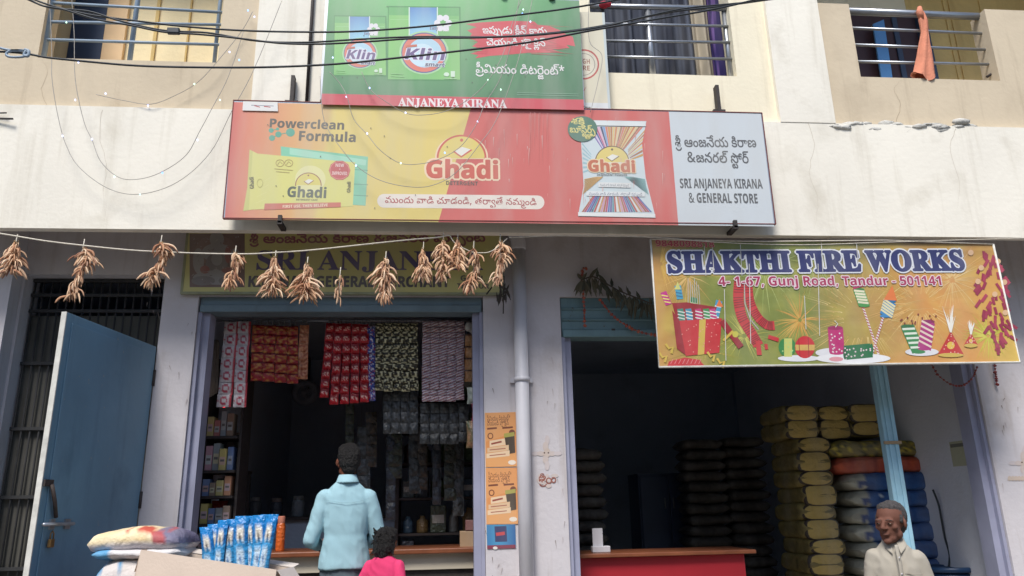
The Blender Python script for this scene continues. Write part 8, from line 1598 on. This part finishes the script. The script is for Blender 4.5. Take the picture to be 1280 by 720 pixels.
def figure(root, base, H, face, skin, shirt, trous, arms, hyaw, hair_fn, shoulder=.20, girth=1.0, hh=.225, tilt=0.0, nod=0.0, sleeve=.9, seed=1, collar=True, open_=0.0, thin=0.0, voxel=.0055, hem=.475, untucked=True):
    """one standing person; H height, face = yaw of the trunk (0 looks at the street), arms = [(elbow, wrist, palm)] as offsets
    in the trunk's frame scaled by H (x to the figure's own left-hand screen side, y away from its front)"""
    T = Matrix.Translation(base) @ Matrix.Rotation(face, 4, 'Z')
    def W(x, y, z): return T @ Vector((x, y, z))
    hip, sh, nk = .53*H, .815*H, .86*H; sw = shoulder*H/1.67; g_ = girth*H/1.67
    b = MB()
    rings(b, [(hip-.09*g_, .135*g_, .095*g_, 0, 0), (hip+.02, .155*g_, .11*g_, 0, 0), (hip+.12*H, .135*g_, .095*g_, 0, -.005), (sh-.10*H, .15*g_, .10*g_, 0, 0), (sh-.045*H, sw*.95, .08*g_, 0, .008), (sh+.008*H, sw*.6, .058*g_, 0, .012), (nk, .052*g_, .055*g_, 0, .012)])
    cap(b, (0, .014, nk-.04*H), (0, -.004, nk+.05*H), .054*g_, .050*g_)
    s_ = H/1.67
    for i, sd in enumerate((-1, 1)):
        S0 = Vector((sd*sw, .005, sh-.030*H)); el, wr, pl = arms[i]; E = Vector(el)*H+S0; Wr = Vector(wr)*H+S0
        cap(b, S0+Vector((-sd*.01*s_, 0, -.012*s_)), E, .040*s_, .036*s_); cap(b, E, Wr, .036*s_, .025*s_); hand(b, Wr, Wr-E, pl, -sd if True else sd, s_, .55)
        hipj = Vector((sd*.085*g_, 0, hip-.03*H)); kn = Vector((sd*.095*g_, -.012, .285*H)); an = Vector((sd*.10*g_, .012, .055*H))
        cap(b, hipj, kn, .078*g_, .052*g_); cap(b, kn, an, .05*g_, .034*g_); cap(b, an+Vector((0, .02, -.02*H)), an+Vector((sd*.015, -.12*s_, -.034*H)), .034*s_, .022*s_)
        for q in range(5): cap(b, an+Vector((sd*.015+(q-2)*.017*s_, -.115*s_, -.043*H)), an+Vector((sd*.018+(q-2)*.020*s_, (-.165+abs(q-(2+sd*-.8))*.01)*s_, -.046*H)), .0125*s_, .0095*s_, 1)
    b.xform(T)
    F_ = head_frame(W(0, -.012, H-hh*1.0), face+hyaw, tilt, nod, hh); add_head(b, F_, thin)
    body = smooth_union(b, voxel*.85, 9).build('body', skin, root)
    # shirt
    c = MB(); lo = hem*H if untucked else .55*H
    rings(c, [(lo, .186*g_, .140*g_, 0, 0), (lo+.03*H, .182*g_, .136*g_, 0, 0), (hip+.10*H, .156*g_, .116*g_, 0, 0), (sh-.13*H, .166*g_, .122*g_, 0, 0), (sh-.065*H, sw*1.08, .112*g_, 0, .002), (sh-.03*H, sw*1.02, .098*g_, 0, .006), (sh+.004*H, sw*.80, .080*g_, 0, .008), (sh+.024*H, sw*.54, .068*g_, 0, .010), (nk-.016*H, .066*g_, .066*g_, 0, .010)])
    for i, sd in enumerate((-1, 1)):
        S0 = Vector((sd*sw*.98, .005, sh-.033*H)); el, wr, pl = arms[i]; E = Vector(el)*H+Vector((sd*sw, .005, sh-.030*H)); Wr = Vector(wr)*H+Vector((sd*sw, .005, sh-.030*H))
        if sleeve <= .5: cap(c, S0, S0.lerp(E, sleeve*1.5), .060*s_, .058*s_)
        else: cap(c, S0, E, .060*s_, .053*s_); cap(c, E, E.lerp(Wr, (sleeve-.5)*2), .052*s_, .043*s_)
    c.xform(T); sh_ob = smooth_union(c, voxel*1.25, 12, .5, fold(.0085*s_, 8/s_, seed, .7)).build('shirt', shirt, root)
    if collar:
        m = MB(); n = 26
        for lay in (0,):
            vs, fs = [], []
            for k in range(n+1):
                a = R(-78)+R(336)*k/n-R(0); rx, ry = .070*g_, .074*g_; top = .010 if abs(k-n/2) < n/2-2 else 0
                a = -math.pi/2+R(14)+(2*math.pi-R(28))*k/n; cx, cy = math.cos(a), math.sin(a)
                fl = 1-min(1, abs(k-n/2)/(n/2))**6
                fr = max(0, 1-min(k, n-k)/6)*open_; vs += [(cx*rx*.88, .010+cy*ry*.88, nk-.016*H), (cx*rx*.84, .008+cy*ry*.84, nk+.012*H-fr*.045), (cx*rx*.93, .008+cy*ry*.93, nk+.014*H-fr*.045), (cx*rx*(1.22+.5*fr), .012+cy*ry*(1.25+.1*fr)-(1-fl)*.02, nk-.016*H-(1-fl)*.03-fr*.03)]
            for k in range(n):
                for j in range(3): fs.append((k*4+j, (k+1)*4+j, (k+1)*4+j+1, k*4+j+1))
            m.add(vs, fs, 0, None, True); m.add([(x*1.0, y, z-.004) for x, y, z in vs], [f[::-1] for f in fs], 0, None, True)
        m.xform(T); m.build('collar', shirt, sh_ob)
    # trousers
    c = MB(); rings(c, [(hip-.07*H, .155*g_, .118*g_, 0, 0), (hip, .166*g_, .122*g_, 0, 0), (hip+.045*H, .158*g_, .114*g_, 0, 0)])
    for sd in (-1, 1):
        cap(c, (sd*.085*g_, 0, hip-.03*H), (sd*.095*g_, -.01, .285*H), .092*g_, .070*g_); cap(c, (sd*.095*g_, -.01, .285*H), (sd*.10*g_, .012, .075*H), .069*g_, .058*g_)
    c.xform(T); smooth_union(c, voxel*1.5, 5, .5, fold(.009*s_, 8/s_, seed+4)).build('trousers', trous, root)
    for sd in (-1, 1):
        m = MB(); m.rbox(sd*.112*g_, -.045*s_, .008, .095*s_, .26*s_, .016, .006); m.tube([(sd*.112*g_-.045*s_, -.06*s_, .012), (sd*.112*g_-.03*s_, -.06*s_, .055*H), (sd*.112*g_+.03*s_, -.06*s_, .055*H), (sd*.112*g_+.045*s_, -.06*s_, .012)], .009*s_, 6); m.xform(T); m.build('sandal', M_sandal, root)
    h = MB(); hair_fn(h); h.xform(F_)
    hr = smooth_union(h, voxel*.75, 5, .5, lambda v, n: n*(.003*noise.noise(v*70)+.003*noise.noise(Vector((v.x*130, v.y*130, v.z*40))))); 
    return body, sh_ob, hr, F_, W
# the man at the counter, back to the street
pos = at(433, 640, 5.62); base = Vector((pos.x, 5.62, FL+.001))
Hm = at(435, 556, 5.62).z-FL
t = thing('person', base, 'man in pale blue shirt and grey trousers at the left shop counter, seen from behind', 'person')
def hair_man(h):
    h.ell((0, .028, .150), .080, .092, .088, 0, None, None, 3); h.ell((0, .040, .115), .075, .074, .075, 0, None, None, 3); h.ell((0, .048, .072), .055, .052, .055, 0, None, None, 3); h.ell((0, -.02, .192), .068, .074, .044, 0, None, None, 3)
body, shb, hr, F_, W = figure(t, base, Hm, math.pi+R(6), M_skin1, M_shirtb, M_trous,
    [((-.045, -.005, -.165), (.01, -.140, -.20), (1, 0, -.2)), ((.050, .01, -.17), (.02, -.140, -.20), (-1, 0, -.2))], R(14), hair_man, .148, .93, .232, seed=2, hem=.50, sleeve=.88)
hr.build('hair', M_hair, t); face_parts(F_, body, M_skin1, S(24, 20, 18), S(70, 40, 36))
m = MB(); c_ = [W(.0, .118, .815*Hm-.055), W(.0, .122, .80*Hm-.06)]
m.tube(spline([W(-.15, .085, .80*Hm-.04), W(-.08, .108, .795*Hm-.05), W(0, .116, .79*Hm-.05), W(.08, .108, .795*Hm-.05), W(.15, .085, .80*Hm-.04)], 5), .0018, 5); m.build('yoke_seam', M_shirtb, shb)
# the child beside him
pos = at(481, 690, 5.46); base = Vector((pos.x, 5.46, FL+.001)); Hc = at(480, 661, 5.46).z-FL
t = thing('person', base, 'small child in a pink top with tousled black hair, standing close behind the man', 'person')
def hair_child(h):
    h.ell((0, .026, .150), .090, .098, .094, 0, None, None, 3); h.ell((0, .050, .085), .086, .066, .088, 0, None, None, 3); h.ell((0, .06, .03), .07, .045, .05, 0, None, None, 3); h.ell((0, -.02, .198), .07, .074, .04, 0, None, None, 3)
    for s in (-1, 1): h.ell((s*.07, .02, .09), .022, .05, .06, 0, None, None, 2)
    q = random.Random(4)
    for k in range(60): an = q.uniform(-.6, 3.8); d = Vector((math.cos(an)*.088, .03+math.sin(an)*.085, q.uniform(.02, .23))); cap(h, d*.92, d*1.05+Vector((q.uniform(-.015, .015), q.uniform(0, .015), q.uniform(-.045, .015))), .011, .005, 1)
body, shb, hr, F_, W = figure(t, base, Hc, math.pi-R(14), M_skin3, M_pink, M_skirt,
    [((-.03, .03, -.17), (-.01, -.06, -.30), (1, 0, 0)), ((.07, .02, -.165), (.10, -.05, -.29), (-1, 0, 0))], R(-24), hair_child, .155, .98, .178, tilt=R(-6), seed=5, sleeve=.42, collar=False, voxel=.0045, hem=.50)
hr.build('hair', M_hair, t); face_parts(F_, body, M_skin3, S(24, 20, 18), S(90, 50, 44))
# the old man on the street, looking to his right
pos = at(1117, 680, 4.85); base = Vector((pos.x+.015, 4.85-.15, .001)); base = Vector((at(1117, 680, 4.70).x, 4.70, .001))
Ho = at(1112, 627, 4.70).z
t = thing('person', base, 'old man in a cream collared shirt, short greying hair, head turned aside', 'person')
def hair_old(h):
    h.ell((0, .032, .150), .0775, .086, .083, 0, None, None, 3); h.ell((0, .048, .10), .066, .056, .058, 0, None, None, 3); h.ell((0, .012, .188), .066, .070, .040, 0, None, None, 3)
    for s in (-1, 1): h.ell((s*.066, -.012, .132), .010, .016, .026, 0, None, None, 2)
body, shb, hr, F_, W = figure(t, base, Ho, R(-24), M_skin2, M_shirtw, M_trous2,
    [((-.04, .01, -.185), (-.03, -.06, -.345), (1, 0, 0)), ((.035, .015, -.185), (.03, -.06, -.345), (-1, 0, 0))], R(-30), hair_old, .130, .86, .246, seed=9, thin=1.0, open_=1.0, sleeve=.92, hem=.44)
hr.build('hair', M_greyhair, t); face_parts(F_, body, M_skin2, S(88, 78, 74), S(92, 60, 52))
pl_ = [W(.004, -.088, .835*Ho), W(.006, -.112, .77*Ho), W(.006, -.117, .68*Ho), W(.005, -.115, .56*Ho), W(.004, -.120, .46*Ho)]
m = MB(); m.tube(spline(pl_, 5), [.012]*21, 8, 0, None, True, True, .35); m.build('button_placket', M_shirtw, shb)
m = MB(); pk = [W(.075+dx*.05, -.118+abs(dx)*.012+.016, (.70+dz)*Ho) for dx, dz in ((-1, .03), (1, .03), (1, -.04), (0, -.052), (-1, -.04), (-1, .03))]
m.tube(pk, .0022, 5); m.build('pocket_seam', M_shirtw, shb)
for q in (.79, .73, .67, .61, .55):
    m = MB(); m.lathe([(0, .004), (.005, .003), (.005, 0)], W(.006, -.122, q*Ho), 10, axis='Y'); m.build('button', M_pvc, shb)
